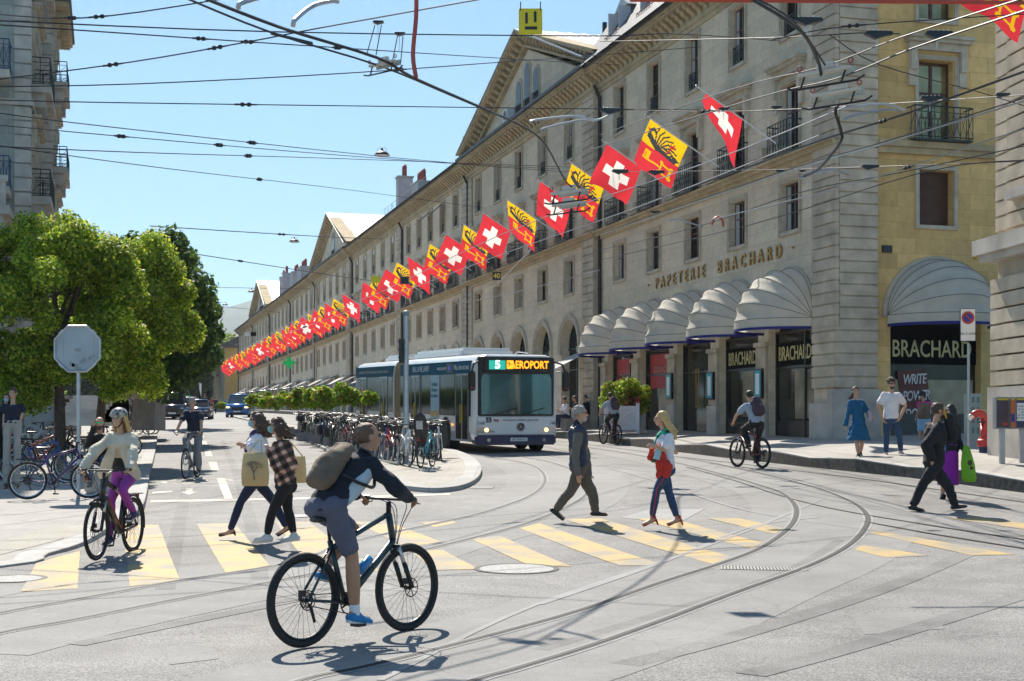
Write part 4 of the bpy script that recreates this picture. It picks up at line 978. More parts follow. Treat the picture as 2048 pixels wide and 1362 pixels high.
for j, (px, wd, lab, col, pst) in enumerate(((2002, .27, "slim newspaper box with a dark window, left one at the right edge", (.05, .03, .05), True), (2022, .10, "narrow orange and blue coin box between the newspaper boxes", (.5, .12, .03), False), (2042, .30, "newspaper box showing a printed placard, right one at the right edge", (.03, .035, .10), True))):
    g = Vector(((px-HX)/F*28.6, 28.6, 0)); g.z = top_right(g.x, g.y); nb_ = empty("newspaper_box", g, label=lab, cat="newspaper box", group="newspaper boxes by the stone wall")
    zc = (P(px, 826, g.y)-g).z
    mb = MB(); mb.box((0, 0, zc), (wd, .22, .64)); mb.build("box", mat("box_grey", (.26, .27, .28), .4, .5), nb_, bevel=.015)
    mb = MB(); mb.box((0, -.112, zc-.02), (wd*.86, .01, .55)); mb.build("front", mat("box_front%d" % j, col, .15, coat=.5), nb_)
    mb = MB(); mb.box((0, -.119, zc+.275), (wd*.8, .006, .035)); mb.build("yellow_strip", mat("strip_yellow", (.6, .45, .02), .5), nb_)
    if j == 2:
        mb = MB(); mb.box((0, -.121, zc+.02), (.25, .004, .36)); mb.build("placard", WHT, nb_)
        text_at("Contr\u00f4les\net radars\nsont\nde retour\nen zone 30", (0, -.125, zc+.02), RY, UP, .058, BLK, nb_, depth=.002)
    if j == 0: mb = MB(); mb.box((.04, -.12, zc-.22), (.1, .006, .05)); mb.build("sticker", RED, nb_)
    if j == 1:
        mb = MB(); mb.box((0, -.12, zc-.1), (.06, .004, .16)); mb.build("blue_label", mat("sign_blue"), nb_)
    if pst: mb = MB(); mb.box((.02, 0, (zc-.3)/2), (.10, .08, zc-.3)); mb.build("post", STEEL, nb_)
# ---- octagonal sign seen from behind
g = GL(157, 993); os_ = empty("octagonal_sign", g, label="back of an octagonal sign on a steel pole beside the parked bicycles", cat="road sign")
zc = (P(157, 698, g.y)-g).z; r_ = .44
mb = MB(); mb.cyl((0, 0, 0), (0, 0, zc+.3), .035, .035, 12); mb.build("pole", STEEL, os_)
mb = MB(); oc = [(r_*math.cos(PI/8+i*PI/4), r_*math.sin(PI/8+i*PI/4)) for i in range(8)]
T3 = lambda x, y, t: Vector((x, -.06+t, zc+y))
mb.prism(oc, 0, .02, T3); mb.build("back_plate", mat("grey_sign_back", (.30, .36, .40), .5, .3, var=.12), os_)
mb = MB()
for i in range(8):
    a, c = oc[i], oc[(i+1) % 8]; mb.cyl(T3(a[0], a[1], -.008), T3(c[0], c[1], -.008), .022, .022, 8)
mb.build("rim", STEEL, os_)
mb = MB()
for sx in (-1, 1): mb.box((sx*.27, -.067, zc), (.012, .01, .7))
for sx, sz in ((-.3, .3), (.3, .3), (-.3, -.3), (.3, -.3)): mb.box((sx, -.075, zc+sz), (.09, .02, .03), M=Matrix.Rotation(R(-45 if sx*sz < 0 else 45), 3, 'Y'))
mb.build("bracket", STEEL, os_)
mb = MB(); mb.smooth = False
for (x, z, a) in ((0, -.02, 0), (-.1, -.28, 40), (.1, -.22, -40), (-.05, -.3, 10), (.25, -.15, -40), (.02, -.36, 0)): mb.box((x, -.0625, zc+z), (.11, .003, .06), M=Matrix.Rotation(R(a), 3, 'Y'))
mb.build("sticker_traces", mat("sticker_grey", (.22, .26, .28), .7), os_)
# ---- mast on the island
g = GI(812, 930); g = Vector((g.x, 36.5, top_i(g.x, 36.5))); g.x = (812-1024)/F*36.5
ms = empty("steel_mast", g, label="tall galvanised mast standing among the racked bicycles", cat="mast")
zt = (P(812, 628, g.y)-g).z
mb = MB(); mb.cyl((0, 0, 0), (0, 0, zt), .075, .07, 14); mb.build("post", STEEL, ms)
mb = MB(); mb.lathe([(.08, 0), (.085, .02), (.085, .12), (0, .15)], (0, 0, zt-.05), n=14); mb.build("cap", mat("cap_green", (.18, .25, .25), .5), ms)
mb = MB(); mb.box((-.12, 0, zt-.95), (.12, .14, .62))
for i in range(3): mb.lathe([(.05, 0), (.07, .1)], (-.12, -.07, zt-1.12+i*.2), (0, -1, 0), 10)
mb.build("signal_head", BLK, ms)
# ---------------------------------------------------------------- hanging signs
def hung(px, py, wd, hp, Y, m, label, cat="hanging sign", txt=None):
    c = P(px, py, Y); s_ = Y/F; e = empty("hanging_sign", c, label=label, cat=cat)
    w_, h_ = wd*s_, hp*s_; mb = MB(); mb.box((0, 0, 0), (w_, .025, h_)); o = mb.build("plate", m, e, bevel=.01)
    mb = MB()
    for sx in (-.42, .42): mb.cyl((sx*w_, -.016, h_*.42), (sx*w_, .02, h_*.42+.12), .008, .008, 6)
    mb.build("hook", DARK, e)
    if txt: text_at(txt, (0, -.016, 0), RY, UP, h_*.8, mat("sign_amber", (.75, .45, .02), .5), e, depth=.004, bold=.006)
    return e, w_, h_
YS = mat("sign_yellow", (.70, .56, .01), .45, var=.05)
e, w_, h_ = hung(1061, 43, 47, 52, 19, YS, "yellow sign with three black bars like a plain face, hanging on the wires")
mb = MB()
for x, z, a, c in ((-.17*w_, .12*h_, .11*w_, .42*h_), (.2*w_, .17*h_, .11*w_, .42*h_), (.02*w_, -.26*h_, .52*w_, .12*h_)): 
    m_ = MB(); m_.box((x, -.0145, z), (a, .005, c)); m_.build("black_bar", BLK, e)
hung(993.5, 552, 17, 17, 50, BLK, "small black sign with the number 40 in yellow", txt="40")
hung(751, 559, 19, 14, 50, YS, "plain yellow sign hanging among the flags"); hung(809, 561, 17, 14, 50, BLK, "plain black sign hanging among the flags")
hung(494.5, 668, 11, 8, 85, WHT, "small white sign hanging far up the street"); hung(507, 668, 11, 8, 85, BLK, "small black sign hanging beside the white one")
# ---------------------------------------------------------------- overhead wires
WIRE = mat("wire_dark", (.03, .03, .033), .5, .4); WIREL = mat("wire_pale", (.30, .30, .31), .35, .8)
ORD = "first second third fourth fifth sixth seventh eighth ninth tenth eleventh twelfth thirteenth fourteenth fifteenth sixteenth".split()
def wire(pts, r, label, m=None, ins=(), cat="overhead wire", sag=0, name="overhead_wire", smooth=4):
    W = [P(*p) for p in pts]; W = spline(W, smooth) if len(W) > 2 else [W[0].lerp(W[1], i/8)-Vector((0, 0, sag*4*(i/8)*(1-i/8))) for i in range(9)]
    c = W[0].copy(); mb = MB(); mb.tube([p-c for p in W], r, 5); o = mb.build(name, m or WIRE, label=label, cat=cat, loc=c, group="overhead wires across the street")
    L = sum((a-b).length for a, b in zip(W[1:], W[:-1]))
    for t in ins:
        acc = 0
        for a, b in zip(W[:-1], W[1:]):
            d = (b-a).length
            if acc+d >= t*L:
                q = a.lerp(b, (t*L-acc)/d); u = (b-a).normalized(); k = q.y/18
                i_ = MB(); rr = .020*min(k, 2.2); i_.lathe([(.3*rr, -.16*k), (.7*rr, -.15*k), (rr*.6, -.07*k), (rr*1.4, -.065*k), (rr*1.4, -.03*k), (rr*.7, -.025*k), (rr*.7, .025*k), (rr*1.4, .03*k), (rr*1.4, .065*k), (rr*.6, .07*k), (rr*.5, .16*k)], q-c, u, 6)
                i_.build("insulator", DARK, o); break
            acc += d
    return o
LW = [([(-60, 23, 19), (165, 36, 22), (420, 2, 23), (760, -60, 24)], (.35, .42)), ([(-60, 39, 19.5), (560, 64, 22), (1190, 72, 27), (1360, 68, 30), (1560, 82, 40)], ()), ([(-60, 46, 20), (180, 62, 21), (500, 84, 24), (700, 97, 27), (1010, 117, 40), (1240, 130, 57)], (.1, .13, .2)),
      ([(-60, 166, 23), (250, 126, 22), (495, 84, 21), (640, 56, 21), (980, -5, 20)], (.3, .52)), ([(-60, 174, 24), (270, 168, 25), (700, 146, 28), (1034, 122, 34), (1240, 107, 48), (1540, 82, 50)], (.25,)), ([(-60, 198, 25), (270, 206, 26), (1200, 218, 34), (1600, 222, 42.5)], (.2,)),
      ([(-60, 218, 26), (265, 259, 30), (870, 323, 50), (1120, 338, 65)], (.25,)), ([(-60, 245, 27), (280, 276, 32), (700, 312, 45), (1150, 345, 63)], (.25, .12)), ([(-60, 290, 28), (278, 305, 30), (700, 318, 45), (1160, 335, 62)], (.28,)), ([(-60, 283, 30), (325, 336, 36), (700, 380, 60), (975, 417, 78)], (.33,)),
      ([(300, 452, 60), (640, 473, 75), (770, 478, 110)], (.2, .6)), ([(340, 500, 60), (700, 556, 95), (760, 562, 110)], (.2,)), ([(380, 574, 110), (620, 578, 145)], ()), ([(380, 606, 130), (560, 625, 170)], ())]
for i, (p, ins) in enumerate(LW): wire(p, .011 if i < 10 else .02, "thin span wire, %s from the top at the left side of the sky" % ORD[i], ins=ins)
wire([(380, -15, 13), (560, 55, 14.5), (755, 116, 16), (830, 157, 17), (965, 216, 20), (1045, 253, 23), (1090, 288, 26), (1130, 360, 31), (1150, 378, 32)], .018, "thick black contact wire sweeping down from the top to the middle of the street", name="contact_wire")
wire([(345, -15, 13.5), (545, 66, 15), (760, 132, 16.5), (900, 190, 18.5), (1000, 232, 21)], .012, "thin wire running just below the thick sweeping contact wire")
wire([(543, 67, 18), (624, 87, 18.5)], .022, "short black section bar between two left wires")
RW = [([(2200, 90, 17), (2048, 143, 19), (1810, 228, 22), (1640, 281, 25), (1465, 345, 30), (1300, 402, 36)], .018, WIRE), ([(2200, 160, 18), (2048, 202, 20), (1760, 290, 25), (1550, 352, 32), (1200, 470, 52)], .013, WIREL), ([(2200, 150, 18.2), (2048, 196, 20.2), (1760, 286, 25.2), (1550, 348, 32.2), (1200, 467, 52.2)], .011, WIRE),
      ([(2200, 225, 20), (2048, 258, 21), (1700, 370, 27), (1420, 440, 36)], .012, WIREL), ([(2048, 292, 23), (1800, 345, 26), (1600, 385, 30), (1390, 455, 38), (1200, 500, 50)], .011, WIRE), ([(2048, 320, 25), (1840, 346, 27), (1500, 450, 36), (1200, 520, 52)], .011, WIRE),
      ([(1540, 81, 24), (1700, 52, 24), (2100, 25, 24)], .010, WIRE), ([(1200, 83, 30), (1550, 75, 25), (1720, 66, 24), (1800, 68, 24)], .010, WIRE), ([(1660, 70, 22), (1760, 130, 24), (1950, 182, 28), (2060, 215, 29)], .010, WIRE), ([(1200, 218, 36), (1500, 222, 32), (2048, 190, 26)], .010, WIRE),
      ([(1200, 270, 44), (1460, 180, 28), (1640, 135, 22), (1800, 75, 19), (2100, -20, 16)], .011, WIRE), ([(1180, 300, 44), (1500, 200, 28), (1670, 158, 22), (1830, 95, 19), (2100, 5, 16)], .014, WIRE), ([(1100, 345, 60), (1400, 342, 42), (1700, 335, 30), (2100, 320, 26)], .010, WIRE),
      ([(960, 600, 60), (1010, 552, 52), (1063, 498, 45)], .02, WIREL), ([(690, 640, 70), (960, 600, 60), (1200, 540, 55)], .012, WIREL), ([(480, 700, 110), (760, 600, 66), (1000, 510, 46), (1260, 420, 36), (1640, 270, 24)], .012, WIREL), ([(470, 690, 110), (700, 610, 72), (1000, 470, 44), (1400, 330, 30), (1700, 210, 22)], .012, WIREL)]
ORD += ["seventeenth", "eighteenth"]
for i, (p, r, m_) in enumerate(RW): wire(p, r, "%s crossing wire before the shop facade, counted from the top" % ORD[i], m_, ins=(.3,) if i % 3 == 0 else ())
wire([(1490, -10, 17), (1600, 60, 19), (1635, 120, 21), (1642, 150, 21.5)], .025, "thick black contact wire dropping steeply into the upper trolley frame", name="contact_wire")
wire([(1500, -10, 17.2), (1590, 45, 19), (1650, 130, 21.4)], .014, "second black wire running down to the upper trolley frame", name="contact_wire")
wire([(1260, 0, 20), (1700, 3, 20), (2060, 6, 20)], .030, "red insulated cable with black clips along the top right", mat("red_cable", (.45, .06, .03), .5), name="red_cable")
wire([(833, -10, 17.5), (832, 40, 17.4), (826, 110, 17.2), (832, 155, 17)], .028, "red hose hanging from the top to the sweeping contact wire", mat("red_cable"), name="red_cable", cat="cable")
wire([(1424, 450, 38), (1428, 438, 38), (1437, 434, 38), (1445, 440, 38), (1447, 453, 38)], .035, "small red hoop on the wires above the gilded shop name", mat("red_cable"), name="red_hoop", cat="cable hoop")
for a, lab in (([(586, 52, 14.5), (592, 38, 14.5), (625, 12, 15), (660, 2, 15), (678, 3, 15)], "grey bent bracket arm on the thick wire near the top"), ([(477, 17, 14), (482, 6, 14), (520, -6, 14.4)], "short grey bracket arm cut by the top edge"),
               ([(1062, 246, 24), (1070, 240, 24), (1150, 232, 24.5), (1190, 240, 24.5), (1215, 232, 24.7)], "upper pale curved arm before the nearest pediment"), ([(1082, 262, 25), (1090, 256, 25), (1160, 240, 25.4), (1190, 243, 25.4)], "lower pale curved arm before the nearest pediment"),
               ([(1684, 220, 22), (1700, 214, 22), (1770, 208, 22.4), (1810, 220, 22.5)], "upper pale curved arm before the corner pier"), ([(1688, 238, 22.5), (1720, 228, 22.6), (1780, 219, 22.8), (1803, 225, 23)], "lower pale curved arm before the corner pier"), ([(1334, 443, 34), (1360, 440, 34), (1405, 454, 34.5)], "pale curved arm above the left end of the shop name"),
               ([(1676, 210, 22), (1671, 225, 22), (1682, 262, 22.4), (1680, 285, 22.6), (1640, 335, 24), (1608, 352, 25)], "long S shaped arm hanging in front of the corner pier"), ([(1600, 357, 25), (1660, 340, 25), (1698, 350, 25.3)], "pale arm at the foot of the S shaped arm")):
    wire(a, .026 if 'S shaped' in lab or 'grey' in lab else .02, lab, STEEL if 'grey' in lab or 'pale' in lab else DARK, name="bracket_arm", cat="bracket arm", smooth=6)
# trolley frames
def trolley(px, py, Y, s, lab):
    e = empty("trolley_frame", P(px, py, Y), label=lab, cat="wire fitting"); e.rotation_euler = (R(6), 0, R(-40))
    mb = MB(); mb.box((0, 0, 0), (1.0*s, .16*s, .07*s)); mb.box((.05*s, 0, .1*s), (.36*s, .14*s, .12*s)); mb.build("insulator_block", mat("cream_plastic", (.55, .52, .46), .5), e, bevel=.01)
    mb = MB(); mb.box((.05*s, .17*s, -.03*s), (.9*s, .05*s, .14*s)); mb.build("grey_plate", mat("plate_grey", (.35, .42, .42), .5), e)
    mb = MB(); mb.tube([(-.75*s, 0, -.2*s), (-.6*s, 0, -.24*s), (.6*s, 0, -.24*s), (.75*s, 0, -.17*s)], .022*s, 6)
    for x in (-.4, .4): mb.tube([(x*s, 0, -.02*s), (x*s-.1*s, 0, -.24*s)], .02*s, 5)
    mb.build("runner", DARK, e)
    for x in (-.5, .5): m2 = MB(); m2.torus((x*s, 0, .12*s), (0, 1, 0), .045*s, .014*s, 12, 5); m2.build("ring", TERRA, e)
    return e
trolley(1650, 143, 21.5, .85, "upper cream trolley frame hanging before the corner pier"); trolley(1672, 185, 22.2, .8, "lower cream trolley frame hanging before the corner pier")
trolley(1135, 384, 32, .9, "upper trolley frame in front of the flags"); trolley(1135, 408, 33, .85, "lower trolley frame in front of the flags")
def clamp(px, py, Y, wpx, lab, drop=.2):
    s = wpx*Y/F; e = empty("wire_clamp", P(px, py, Y), label=lab, cat="wire clamp", group="black clamps on the overhead wires")
    mb = MB(); mb.prism([(-s/2, .02*s), (-.4*s, .12*s), (.45*s, .1*s), (s/2, .0), (.2*s, -.06*s), (-.1*s, -.16*s)], -.04, .04, lambda x, y, t: Vector((x, t, y))); mb.build("plate", BLK, e)
    for i in range(5): m2 = MB(); m2.sph((-.35*s+i*.17*s, -.03, .12*s), .03*s); m2.build("bolt", STEEL, e)
    mb = MB(); mb.cyl((-.05*s, 0, -.1*s), (-.05*s, 0, -drop), .03*s, .02*s, 6); mb.build("hanger", STEEL, e)
for i, c in enumerate(((1617, 42, 20, 58), (1757, 69, 20, 58), (1877, 69, 20, 58), (1862, 198, 23, 46), (1740, 334, 26, 36), (1222, 222, 27, 44), (1240, 343, 34, 34), (1313, 345, 34, 34), (1158, 215, 30, 0), (757, 45, 17, 22), (800, 68, 17, 22), (1553, 215, 27, 22), (1448, 218, 27, 22), (2005, 190, 24, 30), (1560, 342, 30, 18), (1605, 342, 30, 14), (1245, 430, 40, 20), (1310, 424, 40, 20))):
    if c[3]: clamp(*c, ("black wire clamp seen " + ("above the yellow side facade, %s" % ("left one", "middle one", "right one")[i] if i < 3 else "near the %s" % ["window balcony of the side facade", "blind brown window of the side facade", "top of the nearest downpipe", "left half of the big Swiss flag", "right half of the big Swiss flag", "x", "cable pair, left hanging one", "cable pair, right hanging one", "corner pier, right lantern shaped one", "second floor window, left lantern shaped one", "flag at the top right corner", "string course, left of the pair by the pier", "string course, right of the pair by the pier", "first floor window, left small one", "first floor window, right small one"][i-3])))
c1 = trolley(765, 127, 16.4, .42, "dark brass crossing fitting where two thin hangers meet the sweeping wire")
for (a, b) in (((750, 50), (733, 110)), ((763, 50), (752, 110)), ((795, 72), (785, 122)), ((806, 72), (801, 130))): wire([(a[0], a[1], 16.8), (b[0], b[1], 16.5)], .006, "thin hanger %s the brass crossing fitting" % {750: "left of all above", 763: "second from the left above", 795: "third from the left above", 806: "right of all above"}[a[0]])
def lamp(px, py, Y, wpx, lab):
    r = wpx/2*Y/F; e = empty("hanging_lamp", P(px, py, Y), label=lab, cat="street lamp", group="lamps hung over the street")
    mb = MB(); mb.lathe([(r, 0), (r*.96, .04*r), (r*.8, .3*r), (r*.45, .5*r), (r*.2, .6*r), (.1*r, .9*r)], n=20); mb.smooth = True; mb.build("shade", DARK, e)
    mb = MB(); mb.lathe([(r*.9, 0), (r*.6, -.12*r), (0, -.16*r)], n=20); mb.build("diffuser", mat("lamp_glass", (.6, .6, .58), .3), e)
    mb = MB(); mb.tube([(-.6*r, 0, .5*r), (-.5*r, 0, .95*r), (.5*r, 0, .95*r), (.6*r, 0, .5*r)], .03*r, 5); mb.build("hanger", DARK, e)
lamp(764, 311, 48, 32, "biggest hanging lamp, against the open sky"); lamp(588.5, 484, 74, 21, "second hanging lamp, left of the second pediment"); lamp(503, 584, 115, 15, "third hanging lamp, left of the far pediment"); lamp(450, 610, 150, 12, "small far hanging lamp before the blue hill")
# ---------------------------------------------------------------- flags
def flag_cols(kind, n=56):
    s, t = np.meshgrid((np.arange(n)+.5)/n, (np.arange(n)+.5)/n)   # s along pole (0 tip), t hanging
    red = np.array((.62, .035, .05)); C = np.zeros((n, n, 3)); C[:] = red
    if kind == 0:
        m = ((abs(s-.5) < .31) & (abs(t-.5) < .1)) | ((abs(t-.5) < .31) & (abs(s-.5) < .1)); C[m] = (.85, .82, .78)
    else:
        C[t < .5] = (.80, .50, .01); 
        def stroke(pts, w, col, half=None):
            for (x0, y0), (x1, y1) in zip(pts[:-1], pts[1:]):
                dx, dy = x1-x0, y1-y0; k = np.clip(((s-x0)*dx+(t-y0)*dy)/(dx*dx+dy*dy), 0, 1); d = np.hypot(s-x0-k*dx, t-y0-k*dy)
                m = d < w
                if half is not None: m &= (t < .5)
                C[m] = col
        k_ = (.045, .05, .055)
        stroke([(.12, .30), (.22, .36), (.38, .44), (.6, .47), (.85, .49)], .055, k_, 1)
        for i in range(7):
            a = -1.9+.30*i; x0, y0 = .30+.045*i, .38; stroke([(x0, y0), (x0+.16*math.cos(a), y0+.2*math.sin(a)), (x0+.34*math.cos(a+.25)*1.0, y0+.32*math.sin(a+.2))], .017, k_, 1)
        stroke([(.12, .30), (.1, .2), (.16, .14), (.22, .17)], .028, k_); 
        for i in range(4): stroke([(.62+.08*i, .46), (.72+.08*i, .36+.02*i)], .018, k_, 1)
        r_ = (.5, .02, .03); stroke([(.66, .42), (.70, .27), (.78, .22)], .016, r_); stroke([(.70, .27), (.66, .2)], .014, r_); stroke([(.70, .27), (.74, .18)], .014, r_)
        stroke([(.08, .22), (.05, .18)], .012, r_)
        g_ = (.74, .44, .01); stroke([(.14, .75), (.66, .75)], .024, g_); 
        stroke([(.16, .75), (.16, .60), (.28, .60), (.28, .72)], .026, g_); stroke([(.22, .62), (.22, .72)], .03, g_)
        stroke([(.66, .66), (.86, .66), (.86, .84), (.66, .84), (.66, .66)], .024, g_)
        for q in ((.64, .64), (.88, .64), (.88, .86), (.64, .86)): stroke([q, (q[0]+.01, q[1])], .034, g_)
    return C
FLAGM = mat("flag_cloth", rough=.8, var=.04, attr="Col", trans=.5)
def flag_mesh(kind, seed, furl=0):
    n = 56; C = flag_cols(kind, n); r_ = random.Random(seed); ph = r_.uniform(0, 6); hn_ = [.34, .05, .5, -.28][seed % 10 % 4]; am = r_.uniform(.02, .065); sl = r_.uniform(.16, .42); sw = r_.uniform(.0, .2)
    V = np.zeros((n+1, n+1, 3)); S, Tt = np.meshgrid(np.linspace(0, 1, n+1), np.linspace(0, 1, n+1))
    L_ = 1.56; A = np.array((0, .857, .515)); A /= np.linalg.norm(A)    # pole direction handled by parent: local x=away (T), y=outward, z=up
    # pole runs from base (0,0,0) to tip direction A; flag starts .12 below the tip
    s0 = 3.0-.12; base = (s0-(S*(1-.12*furl)+.12*furl)*L_)[..., None]*A
    w1 = np.sin(S*5+Tt*2.4+ph)*am*Tt+np.sin(S*2.1+Tt*4+ph*2)*am*.5*Tt
    hang = np.stack((sl*Tt*1.1+w1*1.6, (hn_+sw*.5)*Tt+w1*.8+sw*Tt*S*.6, -1.38*Tt+.05*np.sin(S*9+ph)*Tt), -1)
    if furl: hang = hang*(.16+.84*S[..., None]**.9)+np.stack((.12*np.sin(S*8)*Tt, .16*Tt, 0*S), -1)
    V = base+hang
    me = bpy.data.meshes.new("cloth"); idx = lambda i, j: i*(n+1)+j
    F_ = [(idx(i, j), idx(i, j+1), idx(i+1, j+1), idx(i+1, j)) for i in range(n) for j in range(n)]
    me.from_pydata(V.reshape(-1, 3).tolist(), [], F_); me.materials.append(FLAGM)
    at = me.color_attributes.new("Col", 'FLOAT_COLOR', 'CORNER'); cc = np.ones((n*n, 4, 4), np.float32); cc[:, :, :3] = C.reshape(-1, 1, 3); at.data.foreach_set("color", cc.ravel())
    me.polygons.foreach_set("use_smooth", [True]*len(F_)); me.update(); return me
FM = [[flag_mesh(k, 10*k+i) for i in range(4)] for k in (0, 1)]
pm = MB(); A3 = Vector((0, .857, .515)).normalized(); pm.cyl((0, 0, 0), A3*3.04, .028, .02, 8); POLE = pm.mesh("pole", WHT)
pm = MB(); pm.sph(A3*3.07, .04, 8, 6); KNOB = pm.mesh("knob", CHR)
def flag(u, kind, var, lab, n=.4, z=10.38, grp="row of flags along the long facade", M4=None):
    c = FW(u, n, z) if M4 is None else None
    M4 = M4 or Matrix(((T_.x, N_.x, 0, c.x), (T_.y, N_.y, 0, c.y), (0, 0, 1, c.z), (0, 0, 0, 1)))
    e = empty("flag", mat=M4, label=lab, cat="flag", group=grp)
    linkmesh("pole", POLE, e); linkmesh("knob", KNOB, e); linkmesh("cloth", FM[kind][var], e); return e
pY = [42.9, 46.9, 51.0, 54.8, 58.8, 63.6, 67.6, 71.3, 75.0, 78.7, 84.6, 87.6, 91.2, 95.6, 99.2, 108, 112, 116.2]
kin = [0, 1, 0, 1, 0, 1, 0, 1, 0, 1, 0, 1, 0, 1, 0, 0, 1, 0]
y_ = 118.9; k_ = 1
while y_ < 226: pY.append(y_); kin.append(k_); k_ = 1-k_; y_ += 3.85
cnt = {0: 0, 1: 0}; tens = ["", "", "twenty-"]
def ordw(i):
    base = ORD[:10]+["eleventh", "twelfth", "thirteenth", "fourteenth", "fifteenth", "sixteenth", "seventeenth", "eighteenth", "nineteenth", "twentieth"]
    if i < 20: return base[i]
    t_, r = divmod(i+1, 10); return {2: "twent", 3: "thirt", 4: "fort"}[t_]+("ieth" if r == 0 else "y-"+base[r-1])
for i, (y_, k_) in enumerate(zip(pY, kin)):
    if i == 0: FM[0].append(flag_mesh(0, 3, 1))
    lab = "%s %s flag counted from the corner pier, hung on the facade" % (ordw(cnt[k_]), ("red Swiss", "yellow and red Geneva")[k_]); cnt[k_] += 1
    flag((y_-40.5+.66)/.9616, k_, 4 if i == 0 else (3, 2, 2, 0, 1, 3, 0, 1, 2, 0)[i % 10], lab)
e = flag(0, 1, 2, "yellow and red flag cut by the top right corner", M4=Matrix(((t2.x, n2.x, 0, 11.78), (t2.y, n2.y, 0, 29.2), (0, 0, 1, 10.2), (0, 0, 0, 1))))
# ---------------------------------------------------------------- sloping shop awnings on the far part of the row
AWG = mat("awning_grey", (.30, .32, .34), .85, trans=.1); AWP = mat("awning_pink", (.50, .28, .24), .85, trans=.1); AWC = mat("awning_pale", (.50, .50, .48), .85, trans=.15); AWN = mat("awning_dark", (.06, .07, .09), .85)
def slope_awn(u, wd, ztop, out, drop, m, lab):
    c = FW(u, .1, 0); e = empty("sloping_awning", mat=Matrix(((T_.x, N_.x, 0, c.x), (T_.y, N_.y, 0, c.y), (0, 0, 1, ztop), (0, 0, 0, 1))), label=lab, cat="awning", group="sloping shop awnings along the row")
    mb = MB(); a, b_ = -wd/2, wd/2
    mb.add([(a, 0, 0), (b_, 0, 0), (b_, out, -drop), (a, out, -drop), (a, 0, -.02), (b_, 0, -.02), (b_, out, -drop-.02), (a, out, -drop-.02)], [(0, 1, 2, 3), (7, 6, 5, 4), (0, 3, 7, 4), (1, 5, 6, 2)]); mb.build("canopy", m, e)
    mb = MB(); mb.bb(a, b_, out, out+.015, -drop-.32, -drop); mb.build("valance", AWN if m != AWP else AWP, e)
    for x in (a+.1, b_-.1): m2 = MB(); m2.cyl((x, 0, -.7), (x, out, -drop-.02), .02, .02, 5); m2.build("arm", STEEL, e)
x = 21.3; i = 0
for u, wd, m_, lab in ((22.6, 1.9, AWC, "pale sloping awning beside the domed awnings, above the bus roof"), (62, 3, AWP, "salmon striped awning just behind the bus"), (66.5, 3.6, AWC, "long pale sloping awning nearest behind the bus"), (71, 3.2, AWC, "second pale sloping awning behind the bus"), (78, 2.6, AWN, "dark blue short awning in the row"),
                       (84, 3.4, AWC, "pale awning after the dark blue one"), (91, 3.0, AWN, "dark awning in the middle of the row"), (97, 3.4, AWC, "long pale awning beyond the middle dark one"), (107, 4.0, AWG, "grey awning with a tan edge before the pharmacy cross"), (118, 4, AWC, "wide pale awning below the green cross"), (130, 4, AWG, "grey awning beyond the green cross"), (142, 4, AWG, "second grey awning beyond the green cross"), (155, 5, AWC, "pale awning far along the row of shops"), (170, 5, AWG, "farthest grey awning of the shops")):
    zg = H(*FW(u, 1.5)[:2]); slope_awn(u, wd, zg+3.6, 1.9, .95, m_, lab)
c = FW(118, 1.1, 8.7); e = empty("pharmacy_cross", mat=Matrix(((S_.x, T_.x, 0, c.x), (S_.y, T_.y, 0, c.y), (0, 0, 1, c.z), (0, 0, 0, 1))), label="green pharmacy cross standing out from the facade", cat="shop sign")
mb = MB(); mb.prism([(-.22, -.6), (.22, -.6), (.22, -.22), (.6, -.22), (.6, .22), (.22, .22), (.22, .6), (-.22, .6), (-.22, .22), (-.6, .22), (-.6, -.22), (-.22, -.22)], -.1, .1, lambda x, y, t: Vector((x, t, y))); mb.build("cross", mat("green_led", (.0, .35, .08), .4, emis=.25), e)
mb = MB(); mb.bb(.2, 1.2, -.03, .03, -.03, .03); mb.build("bracket", DARK, e)
